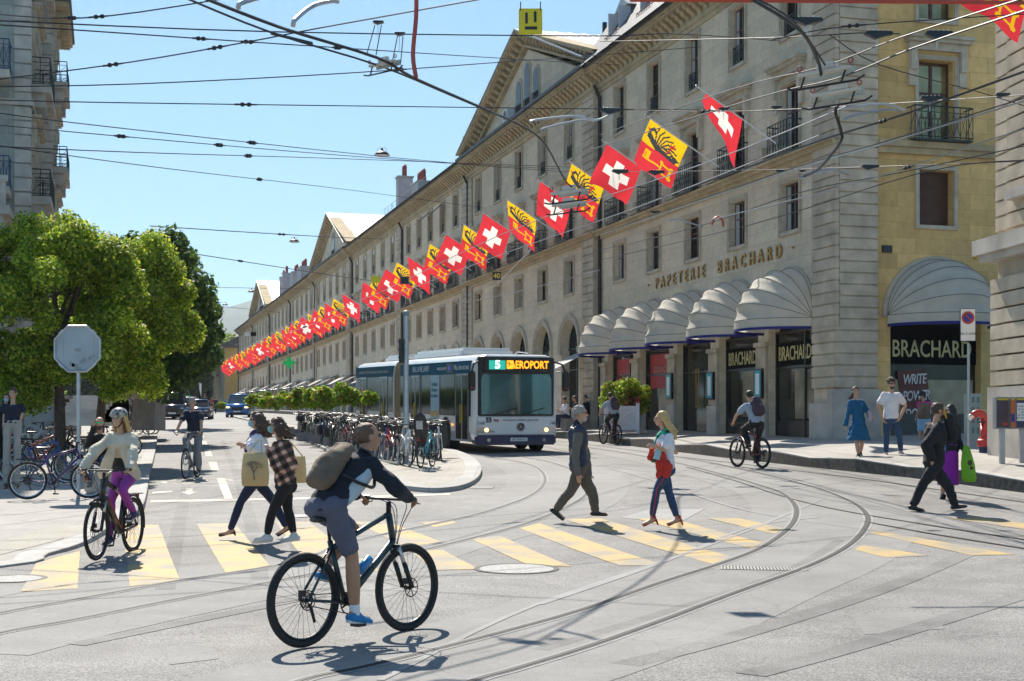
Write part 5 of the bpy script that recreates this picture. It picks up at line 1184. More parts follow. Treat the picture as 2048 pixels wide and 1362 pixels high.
# ---------------------------------------------------------------- vegetation
LEAF = mat("leaf", rough=.55, var=.1, attr="Col", trans=.5, spec=.3)
BARK = mat("bark", (.10, .065, .045), .9, var=.3, scale=8, bump=.8, bscale=30)
def leaf_cloud(name, centers, radii, n, size, cols, seed=0, parent=None, up=.35, elong=1.6, flat=1., **k):
    r = np.random.default_rng(seed); C = np.array(centers); Rr = np.array(radii)
    w_ = Rr**2; w_ = w_/w_.sum(); i = r.choice(len(C), n, p=w_); d = r.normal(size=(n, 3)); d /= np.linalg.norm(d, axis=1)[:, None]
    rad = Rr[i]*(r.uniform(.45, 1.08, n)); pos = C[i]+d*rad[:, None]*np.array((1, 1, flat))
    nr = d+r.normal(size=(n, 3))*.75; nr[:, 2] += up; nr /= np.linalg.norm(nr, axis=1)[:, None]
    a = np.cross(nr, r.normal(size=(n, 3))); a /= np.linalg.norm(a, axis=1)[:, None]; b = np.cross(nr, a)
    s_ = size*r.uniform(.6, 1.35, n)[:, None]
    V = np.stack((pos-a*s_*elong/2, pos-b*s_/2+nr*s_*.12, pos+a*s_*elong/2, pos+b*s_/2+nr*s_*.12), 1)
    me = bpy.data.meshes.new(name); me.vertices.add(4*n); me.vertices.foreach_set("co", V.reshape(-1).astype(np.float32))
    me.loops.add(4*n); me.loops.foreach_set("vertex_index", np.arange(4*n, dtype=np.int32)); me.polygons.add(n)
    me.polygons.foreach_set("loop_start", np.arange(0, 4*n, 4, dtype=np.int32)); me.polygons.foreach_set("loop_total", np.full(n, 4, np.int32))
    cl = np.array(cols); ci = r.integers(0, len(cl), n); clump = r.uniform(.75, 1.25, len(C))[i]
    col = cl[ci]*(r.uniform(.75, 1.25, n)*clump)[:, None]
    at = me.color_attributes.new("Col", 'FLOAT_COLOR', 'CORNER'); cc = np.ones((n, 4, 4), np.float32); cc[:, :, :3] = col[:, None, :]; at.data.foreach_set("color", cc.ravel())
    me.materials.append(LEAF); me.update(); return linkmesh(name, me, parent, **k)
def clumps(c, rad, n, rr, seed, shell=.62):
    r = random.Random(seed); out = []; ra = []
    for i in range(n):
        while True:
            d = Vector([r.uniform(-1, 1) for _ in range(3)]); l = d.length
            if l < 1 and (l > shell or r.random() < .25): break
        out.append((c[0]+d.x*rad[0], c[1]+d.y*rad[1], c[2]+d.z*rad[2])); ra.append(r.uniform(*rr))
    return out, ra
def tree(base, trunk_r, c, rad, nc, rr, nl, size, cols, label, seed, lean=0, shell=.62, group=None, name="tree"):
    e = empty(name, base, label=label, cat="tree", group=group); c = Vector(c)-Vector(base)
    cs, ra = clumps(c, rad, nc, rr, seed, shell); leaf_cloud("crown", cs, ra, nl, size, cols, seed, e)
    mb = MB(); mb.smooth = True; top = Vector((c.x*.6+lean, c.y*.6, c.z+rad[2]*.2)); pts = spline([(0, 0, -.1), (top.x*.15, 0, top.z*.35), (top.x*.5, top.y*.5, top.z*.7), top], 4)
    mb.tube(pts, [trunk_r*(1.15-.75*i/(len(pts)-1)) for i in range(len(pts))], 12); r = random.Random(seed)
    for i in range(9):
        a = pts[int(len(pts)*r.uniform(.45, .95))]; b_ = Vector(r.choice(cs)); m_ = a.lerp(b_, .5)+Vector((0, 0, .2*rad[2]))
        mb.tube(spline([a, m_, b_], 4), [trunk_r*.4, trunk_r*.36, trunk_r*.32, trunk_r*.3, trunk_r*.25, trunk_r*.2, trunk_r*.15, trunk_r*.1, .01], 7)
    mb.build("trunk", BARK, e); return e
GC = [(.32, .45, .03), (.48, .55, .04), (.18, .30, .02), (.60, .62, .08), (.10, .18, .02)]
GD = [(.06, .12, .025), (.08, .15, .025), (.13, .20, .03), (.045, .09, .02)]
GY = [(.34, .38, .08), (.42, .42, .10), (.22, .30, .07)]
g = GL(122, 945); tree(g, .135, P(98, 612, g.y)[:], (2.2, 2.1, 2.2), 90, (.30, .58), 105000, .060, GC, "round clipped tree on the left, with the left one of the two trunks", 3)
g = GL(152, 935); g.y += 2; g.z = top_l(g.x, g.y); tree(g, .13, P(258, 640, g.y)[:], (1.6, 2.0, 2.2), 80, (.30, .56), 86000, .060, GC, "round clipped tree touching the left one, with the right trunk", 5)
g = Vector((-18.2, 62, H(-18.2, 62))); tree(g, .25, (P(318, 625, 58))[:], (1.9, 2.2, 3.0), 50, (.6, 1.1), 26000, .17, GD, "taller dark tree rising behind the clipped trees", 8)
g = Vector((-21.5, 80, H(-21.5, 80))); tree(g, .22, (P(392, 660, 80))[:], (1.5, 2., 2.7), 26, (.5, .9), 9000, .2, GD, "slim dark tree at the street side behind the clipped trees", 9)
for i, (px, py, Y, rx, rz, cols) in enumerate(((405, 735, 300, 7, 6, GY), (432, 740, 320, 7, 7.5, GY), (385, 770, 290, 6, 6, GC), (452, 735, 330, 7, 8, GY), (420, 790, 285, 6, 4, GC), (360, 760, 260, 7, 7, GD), (300, 700, 240, 10, 10, GD), (200, 700, 230, 12, 10, GD), (60, 700, 220, 12, 10, GD))):
    c = P(px, py, Y); g = Vector((c.x, c.y, H(c.x, c.y)-.5))
    tree(g, .4, c[:], (rx, rx, rz), 26, (1.8, 3.0), 5000, .7, cols, "%s far tree closing the street, counted from the left of its trunk line" % ["third pale", "fourth pale", "low green", "last pale", "lowest green", "dark", "broad dark", "second broad dark", "leftmost broad dark"][i], 20+i, group="trees closing the far end of the street")
# hedges in planters beside the racks
GH = [(.20, .36, .02), (.28, .46, .03), (.38, .50, .04), (.40, .22, .03), (.12, .22, .02)]
for i, (px, py, Y, w_) in enumerate(((690, 792, 50, 1.5), (632, 796, 56, 1.5), (600, 797, 62, 1.3), (560, 800, 66, 1.3), (532, 800, 74, 1.3), (521, 802, 80, 1.0), (449, 810, 150, 1.6), (436, 812, 175, 1.4), (650, 795, 53, 1.0))):
    c = P(px, py, Y); g = Vector((c.x, c.y, H(c.x, c.y)+.1)); e = empty("hedge_planter", g, label="leafy hedge in a white trough, %s from the bus end" % ["first", "third", "fourth", "fifth", "sixth", "seventh", "ninth and farthest but one", "tenth and farthest", "second"][i], cat="planter", group="hedge planters along the cycle racks")
    mb = MB(); mb.bb(-w_/2, w_/2, -.2, .2, 0, .32); mb.build("trough", STG, e, bevel=.02)
    cs, ra = clumps((0, 0, c.z-g.z), (w_*.75, .4, .30), 34, (.12, .24), i, .3); leaf_cloud("shrub", cs, ra, 4200, .09, GH, i, e)
# white planter with crossed slats
g = GR(1245, 868); g.x += .05; e = empty("planter", g, rz=R(-12), label="white slatted planter with a flowering orange shrub on the pavement", cat="planter")
w_ = 1.15; mb = MB(); mb.bb(-w_/2, w_/2, -w_/2, w_/2, .18, 1.0); mb.build("box", mat("planter_white", (.60, .62, .65), .6, var=.08), e)
mb = MB()
for x in (-1, 1):
    for y in (-1, 1): mb.bb(x*w_/2-.06, x*w_/2+.06, y*w_/2-.06, y*w_/2+.06, 0, 1.12)
for z in (.2, .95): mb.bb(-w_/2, w_/2, -w_/2-.03, -w_/2, z-.05, z+.05); mb.bb(-w_/2-.03, -w_/2, -w_/2, w_/2, z-.05, z+.05)
for s_ in (-1, 1):
    a = math.atan2(.72, w_); mb.box((0, -w_/2-.02, .575), (1.3, .03, .07), M=Matrix.Rotation(s_*a, 3, 'Y')); mb.box((-w_/2-.02, 0, .575), (.03, 1.3, .07), M=Matrix.Rotation(s_*a, 3, 'X'))
mb.build("slat_frame", mat("planter_frame", (.68, .69, .72), .6, var=.05), e, bevel=.006)
c = P(1262, 797, g.y)-g; cs, ra = clumps((.12, 0, c.z+.05), (.85, .6, .5), 26, (.22, .36), 4); leaf_cloud("shrub", cs, ra, 9000, .075, GH+GC, 4, e)
r_ = random.Random(2); mb = MB()
for i in range(260):
    q = r_.randrange(len(cs)); d = Vector([r_.gauss(0, 1) for _ in range(3)]).normalized(); p = Vector(cs[q])+d*ra[q]*1.05; mb.sph(p, r_.uniform(.018, .035), 5, 4)
mb.build("blossom", mat("orange_flower", (.65, .22, .04), .6, var=.4), e)
cs, ra = clumps((.1, 0, 1.12), (.6, .5, .12), 10, (.12, .2), 6); leaf_cloud("underplanting", cs, ra, 2200, .07, GD, 6, e)
mb = MB()
for i in range(60): mb.sph((r_.uniform(-.5, .65), r_.uniform(-.7, -.3), r_.uniform(1.02, 1.3)), .035, 6, 4)
mb.build("geranium", RED, e); mb = MB(); mb.cyl((0.05, 0, .9), (.12, 0, c.z), .035, .025, 8); mb.build("stem", BARK, e)
# hills
def hill(name, Y, prof, depth, m):
    mb = MB(); V = []; n = len(prof)
    for j, f in enumerate((0, .35, .7, 1.0, .6)):
        for x, z in prof: V.append((x*1., Y+depth*j/4+40*math.sin(x*.01+j), z*f*(1+.05*math.sin(x*.02+j*2))-4*(1-f)+6*mnoise.noise(Vector((x*.012, j, 0)))*f))
    mb.smooth = True; mb.add(V, [(j*n+i, j*n+i+1, (j+1)*n+i+1, (j+1)*n+i) for j in range(4) for i in range(n-1)]); return mb.build(name, m, kind='structure', fixn=False)
HILLM = mat("hill_forest", (.05, .075, .055), .95, var=.35, scale=.012)
prof = [(-2400+60*i, 120+215*math.exp(-((i-31)/14.)**2)+10*math.sin(i*1.1)+6*math.sin(i*2.7)) for i in range(60)]
hill("hill", 2900, prof, 900, HILLM)
hz = MB(); hz.bb(-2600, 2600, -70, 4300, -3, 380); hm = bpy.data.materials.new("haze"); hm.use_nodes = True; hn = hm.node_tree; hn.nodes.remove(hn.nodes["Principled BSDF"])
pv = hn.nodes.new("ShaderNodeVolumePrincipled"); pv.inputs["Color"].default_value = (.80, .90, 1, 1); pv.inputs["Density"].default_value = .00011; pv.inputs["Anisotropy"].default_value = .3; hn.links.new(pv.outputs[0], hn.nodes["Material Output"].inputs["Volume"])
hz.build("haze", hm, kind='stuff')
# ---------------------------------------------------------------- bus
BW = mat("bus_white", (.72, .72, .71), .28, coat=.6, var=.03); BN = mat("bus_navy", (.006, .018, .085), .3, coat=.5, var=.05); BT = mat("bus_teal", (.008, .10, .16), .6, spec=.1, var=.05)
BG = mat("bus_glass", (.010, .018, .02), .12, spec=.12, var=.4, scale=.7); BGR = mat("bus_grey", (.20, .24, .30), .4); BEL = mat("bellows", (.30, .22, .13), .8, var=.1)
BWS = mat("windscreen_glass", (.03, .10, .10), .05, spec=1., var=.55, scale=1.1)  # windscreen: uneven tone in the colour stands in for reflections
LEDO = mat("led_orange", (1., .30, .01), .5, emis=1.3, var=0); LEDW = mat("led_white", (.9, .95, 1), .5, emis=1.0, var=0); HEADL = mat("headlamp_warm", (1., .62, .25), .3, emis=1.6, var=0); LENS = mat("lamp_lens", (.5, .5, .5), .08, .6)
def ring(y, k=1., dz=0, zt=3.05, zb=.32, hw=1.275):
    pts = [(-hw*.96, zb), (-hw, zb+.25), (-hw, 1.1), (-hw, zt-.65), (-hw*.975, zt-.28), (-hw*.90, zt-.09), (-hw*.74, zt)]
    pts = [(x*k, z) for x, z in pts]; return [Vector((x, y, z)) for x, z in pts]+[Vector((-x, y, z)) for x, z in reversed(pts)]
def buscar(root, y0, y1, front):
    mb = MB(); mb.smooth = False
    rr = [ring(y0, .97, zt=3.0), ring(y0+.12), ring(y0+1), ring(y1-.1), ring(y1, .98)] if front else [ring(y0, .98), ring(y0+.1), ring(y1-.12), ring(y1, .96, zt=2.98)]
    mb.rings(rr); return mb.build("body" if front else "rear_body", BW, root, bevel=.02)
bo = Vector((.12, 44.2, 0)); bo.z = H(*bo[:2])
bus = empty("articulated_bus", bo, label="white and navy articulated bus with a lit orange destination display", cat="bus"); bus.rotation_euler = (.024, -.004, R(19.5)); bus.scale = (1.07, 1, 1)
buscar(bus, 0, 8.8, True); rc = buscar(bus, 9.7, 15.9, False)
X = -1.275
def bpanel(name, m, x0, x1, y0, y1, z0, z1, par=bus, bev=0): mb = MB(); mb.bb(x0, x1, y0, y1, z0, z1); return mb.build(name, m, par, bevel=bev)
bel = MB(); 
for i in range(10):
    y = 8.8+.1*i; bel.rings([ring(y, .955, zt=2.98), ring(y+.05, .99, zt=3.06), ring(y+.0999, .955, zt=2.98)])
bel.build("bellows", BEL, bus)
bpanel("navy_skirt", BN, -1.24, 1.24, -.06, .4, .24, .55, bev=.05)
bpanel("windscreen_surround", BLK, -1.17, 1.17, -.035, .1, 1.14, 2.97, bev=.03)
mb = MB(); V = []; n = 12
for i in range(n+1):
    x = -1.08+2.16*i/n; y = -.05-.05*math.cos(x/1.08*PI/2); V += [(x, y-.02, 1.2), (x, y+.02, 2.44)]
mb.smooth = True; mb.add(V, [(2*i, 2*i+2, 2*i+3, 2*i+1) for i in range(n)]); mb.build("windscreen", BWS, bus)
wi = MB()
for s_, x in ((1, -.75), (1, .1)): wi.tube([(x, -.12, 1.18), (x+.55, -.14, 1.34), (x+.75, -.13, 1.4)], .012, 4)
wi.build("wiper", BLK, bus)
dsp = bpanel("destination_display", BLK, -1.0, 1.0, -.09, -.03, 2.53, 2.92)
text_at("AEROPORT", (.38, -.095, 2.72), RY, UP, .33, LEDO, dsp, depth=.004, bold=.008, xs=.70)
bpanel("route_panel", mat("led_teal", (.02, .42, .30), .5, emis=.5), -.86, -.36, -.096, -.09, 2.58, 2.86, dsp); text_at("5", (-.6, -.1, 2.72), RY, UP, .34, LEDW, dsp, depth=.004, bold=.012)
bpanel("plane_panel", LEDO, -.32, -.12, -.096, -.09, 2.6, 2.86, dsp)
mb = MB()
for a, b_ in (((-.3, 2.76), (-.14, 2.74)), ((-.22, 2.75), (-.27, 2.83)), ((-.22, 2.75), (-.27, 2.66)), ((-.28, 2.76), (-.3, 2.81))): mb.cyl((a[0], -.1, a[1]), (b_[0], -.1, b_[1]), .012, .008, 6)
mb.build("plane_pictogram", BLK, dsp)
text_at("transports publics genevois", (.13, -.058, 1.02), RY, UP, .105, mat("grey_ink", (.12, .12, .13), .5), bus, depth=.004, xs=.95)
text_at("tpg", (-.63, -.058, 1.02), RY, UP, .12, RED, bus, depth=.004, bold=.004)
wq = bpanel("wheelchair_panel", BN, -.93, -.77, -.055, -.04, .94, 1.10); mb = MB(); mb.torus((-.85, -.058, 1.0), (0, 1, 0), .035, .007, 14, 4); mb.cyl((-.86, -.058, 1.03), (-.86, -.058, 1.08), .008, .008, 4); mb.build("pictogram", WHT, wq)
text_at("168", (-1.08, -.058, .92), RY, UP, .14, BLK, bus, depth=.004); text_at("168", (1.12, -.058, .92), RY, UP, .14, BLK, bus, depth=.004, xs=.8)
mb = MB(); mb.bb(-1.2, 1.2, -.05, 0, .55, 1.14); mb.build("front_panel", BW, bus, bevel=.03)
em = MB(); em.cyl((.13, -.05, .80), (.13, -.066, .80), .13, .13, 24); em_ = em.build("emblem_disc", BLK, bus)
mb = MB(); mb.torus((.13, -.07, .80), (0, 1, 0), .105, .009, 24, 5)
for a in (90, 210, 330): mb.cyl((.13, -.072, .80), (.13+.1*math.cos(R(a)), -.072, .80+.1*math.sin(R(a))), .02, .003, 5)
mb.build("star_emblem", CHR, em_)
pl = bpanel("number_plate", WHT, -.19, .33, -.075, -.06, .36, .47); text_at("GE 960552", (.07, -.078, .415), RY, UP, .095, BLK, pl, depth=.003)
for s_ in (-1, 1):
    h = MB(); h.prism([(s_*1.22, .62), (s_*.66, .64), (s_*.74, .72), (s_*1.0, .80), (s_*1.22, .82)], -.062, -.03, lambda x, y, t: Vector((x, t, y))); hl = h.build("headlight", LENS, bus)
    h = MB(); h.cyl((s_*.92, -.064, .71), (s_*.92, -.07, .71), .065, .065, 14); h.build("lamp", HEADL, hl)
    h = MB(); h.cyl((s_*.85, -.065, .40), (s_*.85, -.075, .40), .055, .055, 12); h.build("fog_light", LENS, bus)
    m_ = MB(); m_.box((s_*1.44, -.28, 2.22), (.22, .12, .62)); mr = m_.build("mirror", BLK, bus, bevel=.04)
    m_ = MB(); m_.tube([(s_*1.1, 0, 2.85), (s_*1.35, -.2, 2.75), (s_*1.44, -.28, 2.5)], .03, 6); m_.build("arm", BLK, mr)
    text_at("VVA" if s_ > 0 else "VV", (s_*1.44, -.345, 2.0), RY, UP, .1, RED, mr, depth=.003)
# side towards the street
XS = X-.006
bpanel("side_glass", BG, XS-.004, X+.05, .35, 8.7, 1.12, 2.45)
bpanel("side_glass", BG, XS-.004, X+.05, 9.85, 15.7, 1.12, 2.45, rc)
bpanel("teal_band", BT, XS-.004, X+.1, .45, 8.72, 2.452, 2.86, bev=.01); bpanel("teal_band", BT, XS-.004, X+.1, 9.82, 15.75, 2.452, 2.86, rc, .01)
bpanel("grey_skirt", BGR, XS-.002, X+.05, .4, 8.75, .33, .62); bpanel("grey_skirt", BGR, XS-.002, X+.05, 9.82, 15.8, .33, .62, rc)
SX = Vector((0, -1, 0))
text_at("EAU, LA VIE, LAVEY", (XS-.008, 6.0, 2.66), SX, UP, .27, WHT, bus, depth=.004, xs=.9); text_at("MORCLES-LAVEY.CH", (XS-.008, 3.4, 2.64), SX, UP, .13, WHT, bus, depth=.003); text_at("Moi, rien et moi", (XS-.008, 1.3, 2.66), SX, UP, .24, WHT, bus, depth=.003)
text_at("HYDROTHERAPIE CENTRE THERMAL MASSAGES RESTAURANTS EVENEMENTS", (XS-.008, 12.8, 2.64), SX, UP, .145, mat("pale_ink", (.4, .5, .5), .5), rc, depth=.003, xs=.95)
sd_ = bpanel("side_display", BLK, XS-.01, X, 2.2, 2.9, 2.5, 2.8); text_at("5", (XS-.014, 2.6, 2.65), SX, UP, .2, mat("led_blue", (.02, .1, .9), .5, emis=.8), sd_, depth=.003)
ad = bpanel("advert_panel", mat("advert_blue", (.30, .46, .55), .4, var=.1), XS-.008, X, 3.75, 4.75, .64, 2.44); text_at("Les Bains\nde Lavey\nen cadeau", (XS-.012, 4.3, 1.95), SX, UP, .19, BT, ad, depth=.003)
bpanel("advert_stripe", mat("advert_sand", (.50, .36, .16), .5), XS-.010, X, 3.76, 4.74, 1.05, 1.25, ad)
def door(par, y0, y1):
    d = bpanel("door", BG, XS-.014, X, y0, y1, .40, 2.42, par); mb = MB(); m2 = (y0+y1)/2
    for y in (y0, y1, m2-.025, m2+.025): mb.bb(XS-.024, XS-.01, y-.02, y+.02, .38, 2.42)
    mb.bb(XS-.023, XS-.01, y0, y1, 2.40, 2.46); mb.build("door_frame", STEEL, d); h = MB()
    for y in (m2-.1, m2+.1): h.cyl((XS-.04, y, .9), (XS-.04, y, 1.5), .016, .016, 6)
    h.build("handle", mat("rail_yellow", (.5, .35, .02), .4), d)
door(bus, .55, 1.85); door(bus, 6.1, 7.2); door(rc, 10.6, 11.7); door(rc, 13.9, 15.0)
for y in (2.0, 3.65, 5.9, 7.4): bpanel("pillar", BLK, XS-.009, X, y-.03, y+.03, 1.12, 2.45)
def wheel_at(par, x, y, r=.48, ax=(1, 0, 0), rimm=None, wd=.27):
    sgn = -1 if x < 0 else 1; mb = MB(); mb.lathe([(.62*r, -wd/2), (.93*r, -wd/2), (r, -wd/2+.04), (r, wd/2-.04), (.93*r, wd/2), (.62*r, wd/2)], (x, y, r), ax, 28); w_ = mb.build("wheel", RUB, par)
    mb = MB(); mb.lathe([(0, 0), (.12*r, .01), (.3*r, -.05), (.5*r, -.03), (.62*r, .02), (.64*r, -.1)], (x+sgn*(wd/2-.02), y, r), (sgn, 0, 0), 22); mb.build("rim", rimm or CHR, w_); return w_
for y in (3.0,): 
    mb = MB(); 
    for s_ in (-1,): mb.cyl((XS-.012, y, .50), (X+.3, y, .50), .57, .57, 26)
    mb.build("wheel_arch", GROOVE, bus)
wheel_at(bus, -1.2, 3.0); wheel_at(bus, 1.17, 3.0); wheel_at(rc, -1.2, 12.9); wheel_at(bus, -1.17, 8.0)
wheel_at(bus, .95, .95); 
bpanel("roof_pod", BW, -.85, .85, 2.8, 8.6, 3.0, 3.34, bev=.1); bpanel("roof_pod", BW, -.8, .8, 10.0, 13.0, 3.0, 3.3, rc, .1); mb = MB(); mb.tube([(.2, .8, 3.05), (.3, .8, 3.16), (.6, .7, 3.12)], .02, 5); mb.build("antenna", WHT, bus)
bpanel("orange_marker", LEDO, XS-.02, X, 2.2, 2.3, .8, .86)
# ---------------------------------------------------------------- cars
CARP = {}
def car(label, pos, rz, L, W, Ht, body, cat="car", hood=.95, belt=1.0, wsh=.75, lights=True, sign=None, dark=False, name="car", grille=DARK):
    e = empty(name, pos, rz, label=label, cat=cat); hw = W/2
    def rg(y, k, z0, z1, top=.93): return [Vector((-hw*k*.94, y, z0)), Vector((-hw*k, y, z0+.2)), Vector((-hw*k, y, z1-.16)), Vector((-hw*k*top, y, z1)), Vector((hw*k*top, y, z1)), Vector((hw*k, y, z1-.16)), Vector((hw*k, y, z0+.2)), Vector((hw*k*.94, y, z0))]
    mb = MB(); mb.smooth = True
    mb.rings([rg(0, .80, .30, hood*.72), rg(.06, .92, .24, hood*.84), rg(.3, .99, .20, hood*.93), rg(wsh+.15, 1, .2, hood), rg(wsh+.5, 1, .2, belt), rg(L-.6, 1, .2, belt), rg(L-.1, .97, .25, belt*.97), rg(L, .9, .35, belt*.9)])
    b = mb.build("body", body, e)
    def gr(y, k, z0, z1, kt): return [Vector((-hw*k, y, z0)), Vector((-hw*kt, y, z1)), Vector((hw*kt, y, z1)), Vector((hw*k, y, z0))]
    mb = MB(); mb.rings([gr(wsh, .86, hood-.04, hood, .80), gr(wsh+.72, .92, belt-.04, Ht-.06, .74), gr(L-.9 if Ht < 1.6 else L-.25, .92, belt-.04, Ht-.06, .74), gr(L-.12, .86, belt-.04, belt+.1, .8)]); mb.build("window_glass", GLS if dark else mat("car_glass", (.05, .07, .075), .04, spec=1., var=.5, scale=1.5), e)
    mb = MB(); mb.smooth = True
    def rf(y, k, z): return [Vector((-hw*k, y, z-.05)), Vector((-hw*k*.85, y, z+.015)), Vector((hw*k*.85, y, z+.015)), Vector((hw*k, y, z-.05))]
    mb.rings([rf(wsh+.66, .76, Ht-.04), rf(wsh+1., .77, Ht), rf(L-1.1, .77, Ht-.005), rf(L-.8 if Ht < 1.6 else L-.2, .76, Ht-.05)]); mb.build("roof", body, e)
    mb = MB()
    for s_ in (-1, 1): mb.tube([(s_*hw*.87, wsh+.02, hood), (s_*hw*.76, wsh+.74, Ht-.05)], .03, 5); mb.tube([(s_*hw*.93, wsh+1.4, belt), (s_*hw*.77, wsh+1.35, Ht-.04)], .035, 5)
    mb.build("pillar", body, e)
    mb = MB(); mb.bb(-hw*.5, hw*.5, -.02, .1, .52, hood*.74); gl = mb.build("grille", grille, e, bevel=.03)
    mb = MB(); mb.bb(-hw*.75, hw*.75, .0, .1, .26, .42); mb.build("bumper", DARK, e, bevel=.03)
    mb = MB(); mb.bb(-.26, .26, -.04, -.021, .40, .51); mb.build("number_plate", WHT, e)
    for s_ in (-1, 1):
        mb = MB(); mb.sph((s_*hw*.73, .06, hood*.70), (hw*.2, .09, .075), 12, 8); h = mb.build("headlight", LENS if not lights else HEADL, e)
        mb = MB(); mb.sph((s_*(hw+.08), wsh+.25, belt+.08), (.1, .07, .075), 8, 6); mb.build("mirror", body, e)
        for y in (.75, L-.8): wheel_at(e, s_*(hw-.09), y, .32, wd=.2)
    if sign:
        mb = MB(); mb.bb(-.25, .25, wsh+1.1, wsh+1.25, Ht+.02, Ht+.17); mb.build("roof_sign", sign, e, bevel=.02)
    return e
PB = mat("paint_blue", (.01, .14, .42), .25, .3, coat=.8, var=.03); PK = mat("paint_black", (.015, .015, .017), .2, coat=.8, var=.03); PDB = mat("paint_dark_blue", (.02, .045, .11), .2, .3, coat=.8); PS = mat("paint_silver", (.45, .48, .52), .3, .4, coat=.6); PG = mat("paint_green_grey", (.10, .17, .15), .25, coat=.6)
def cpos(px, Y): x = (px-HX)/F*Y; return Vector((x, Y, H(x, Y)))
car("bright blue van with lit headlights driving towards the crossing", cpos(474, 110), R(4), 4.3, 1.85, 1.84, PB, "van", hood=1.12, belt=1.18, wsh=.6, name="van")
car("dark blue saloon car with chrome grille at the head of the queue", cpos(392, 100), R(8), 4.6, 1.86, 1.46, PDB, hood=.92, belt=.98, wsh=1.0, lights=False, grille=CHR, dark=True)
car("black taxi van with a yellow mark, left of the dark blue saloon", cpos(344, 100), R(10), 4.8, 1.9, 1.95, PK, "taxi", hood=1.15, belt=1.2, wsh=.55, lights=False, name="taxi_van", dark=True)
car("greenish grey taxi behind the dark blue saloon", cpos(372, 107), R(9), 4.6, 1.85, 1.62, PG, "taxi", lights=False, sign=mat("sign_green", (.1, .4, .2), .5), name="taxi")
car("silver hatchback far left in the queue of cars", cpos(323, 104), R(10), 4.1, 1.76, 1.5, PS, lights=False)
car("white car half hidden behind the silver hatchback", cpos(313, 111), R(10), 4.2, 1.76, 1.5, WHT, lights=False)
b2 = G(345, 821); b2 = Vector(((340-1024)/F*135, 135, H(-32, 135)))
e = empty("far_bus", b2, R(24), label="small far yellowish bus behind the taxis", cat="bus"); mb = MB(); mb.rings([ring(0, .97), ring(.1), ring(11.8), ring(12)]); mb.build("body", mat("bus_cream", (.55, .52, .32), .5), e, bevel=.02)
bpanel("windscreen", BG, -1.1, 1.1, -.04, .05, 1.2, 2.95, e); bpanel("destination_display", LEDO, -.7, .7, -.06, -.03, 2.6, 2.85, e); bpanel("side_glass", BG, -1.3, -1.2, .8, 11.5, 1.2, 2.4, e)
# banner flag far away
g = Vector(((403-1024)/F*150, 150, 0)); g.z = H(g.x, 150); e = empty("banner_flag", g, label="tall thin white feather banner far up the street", cat="banner"); mb = MB(); mb.cyl((0, 0, 0), (.1, 0, 7.4), .05, .02, 6); mb.build("pole", DARK, e)
mb = MB(); mb.add([(.1, 0, 7.4), (-.25, 0, 6.6), (-.25, .05, 2.6), (0, 0, 1.6)], [(0, 1, 2, 3)]); mb.build("cloth", WHT, e)
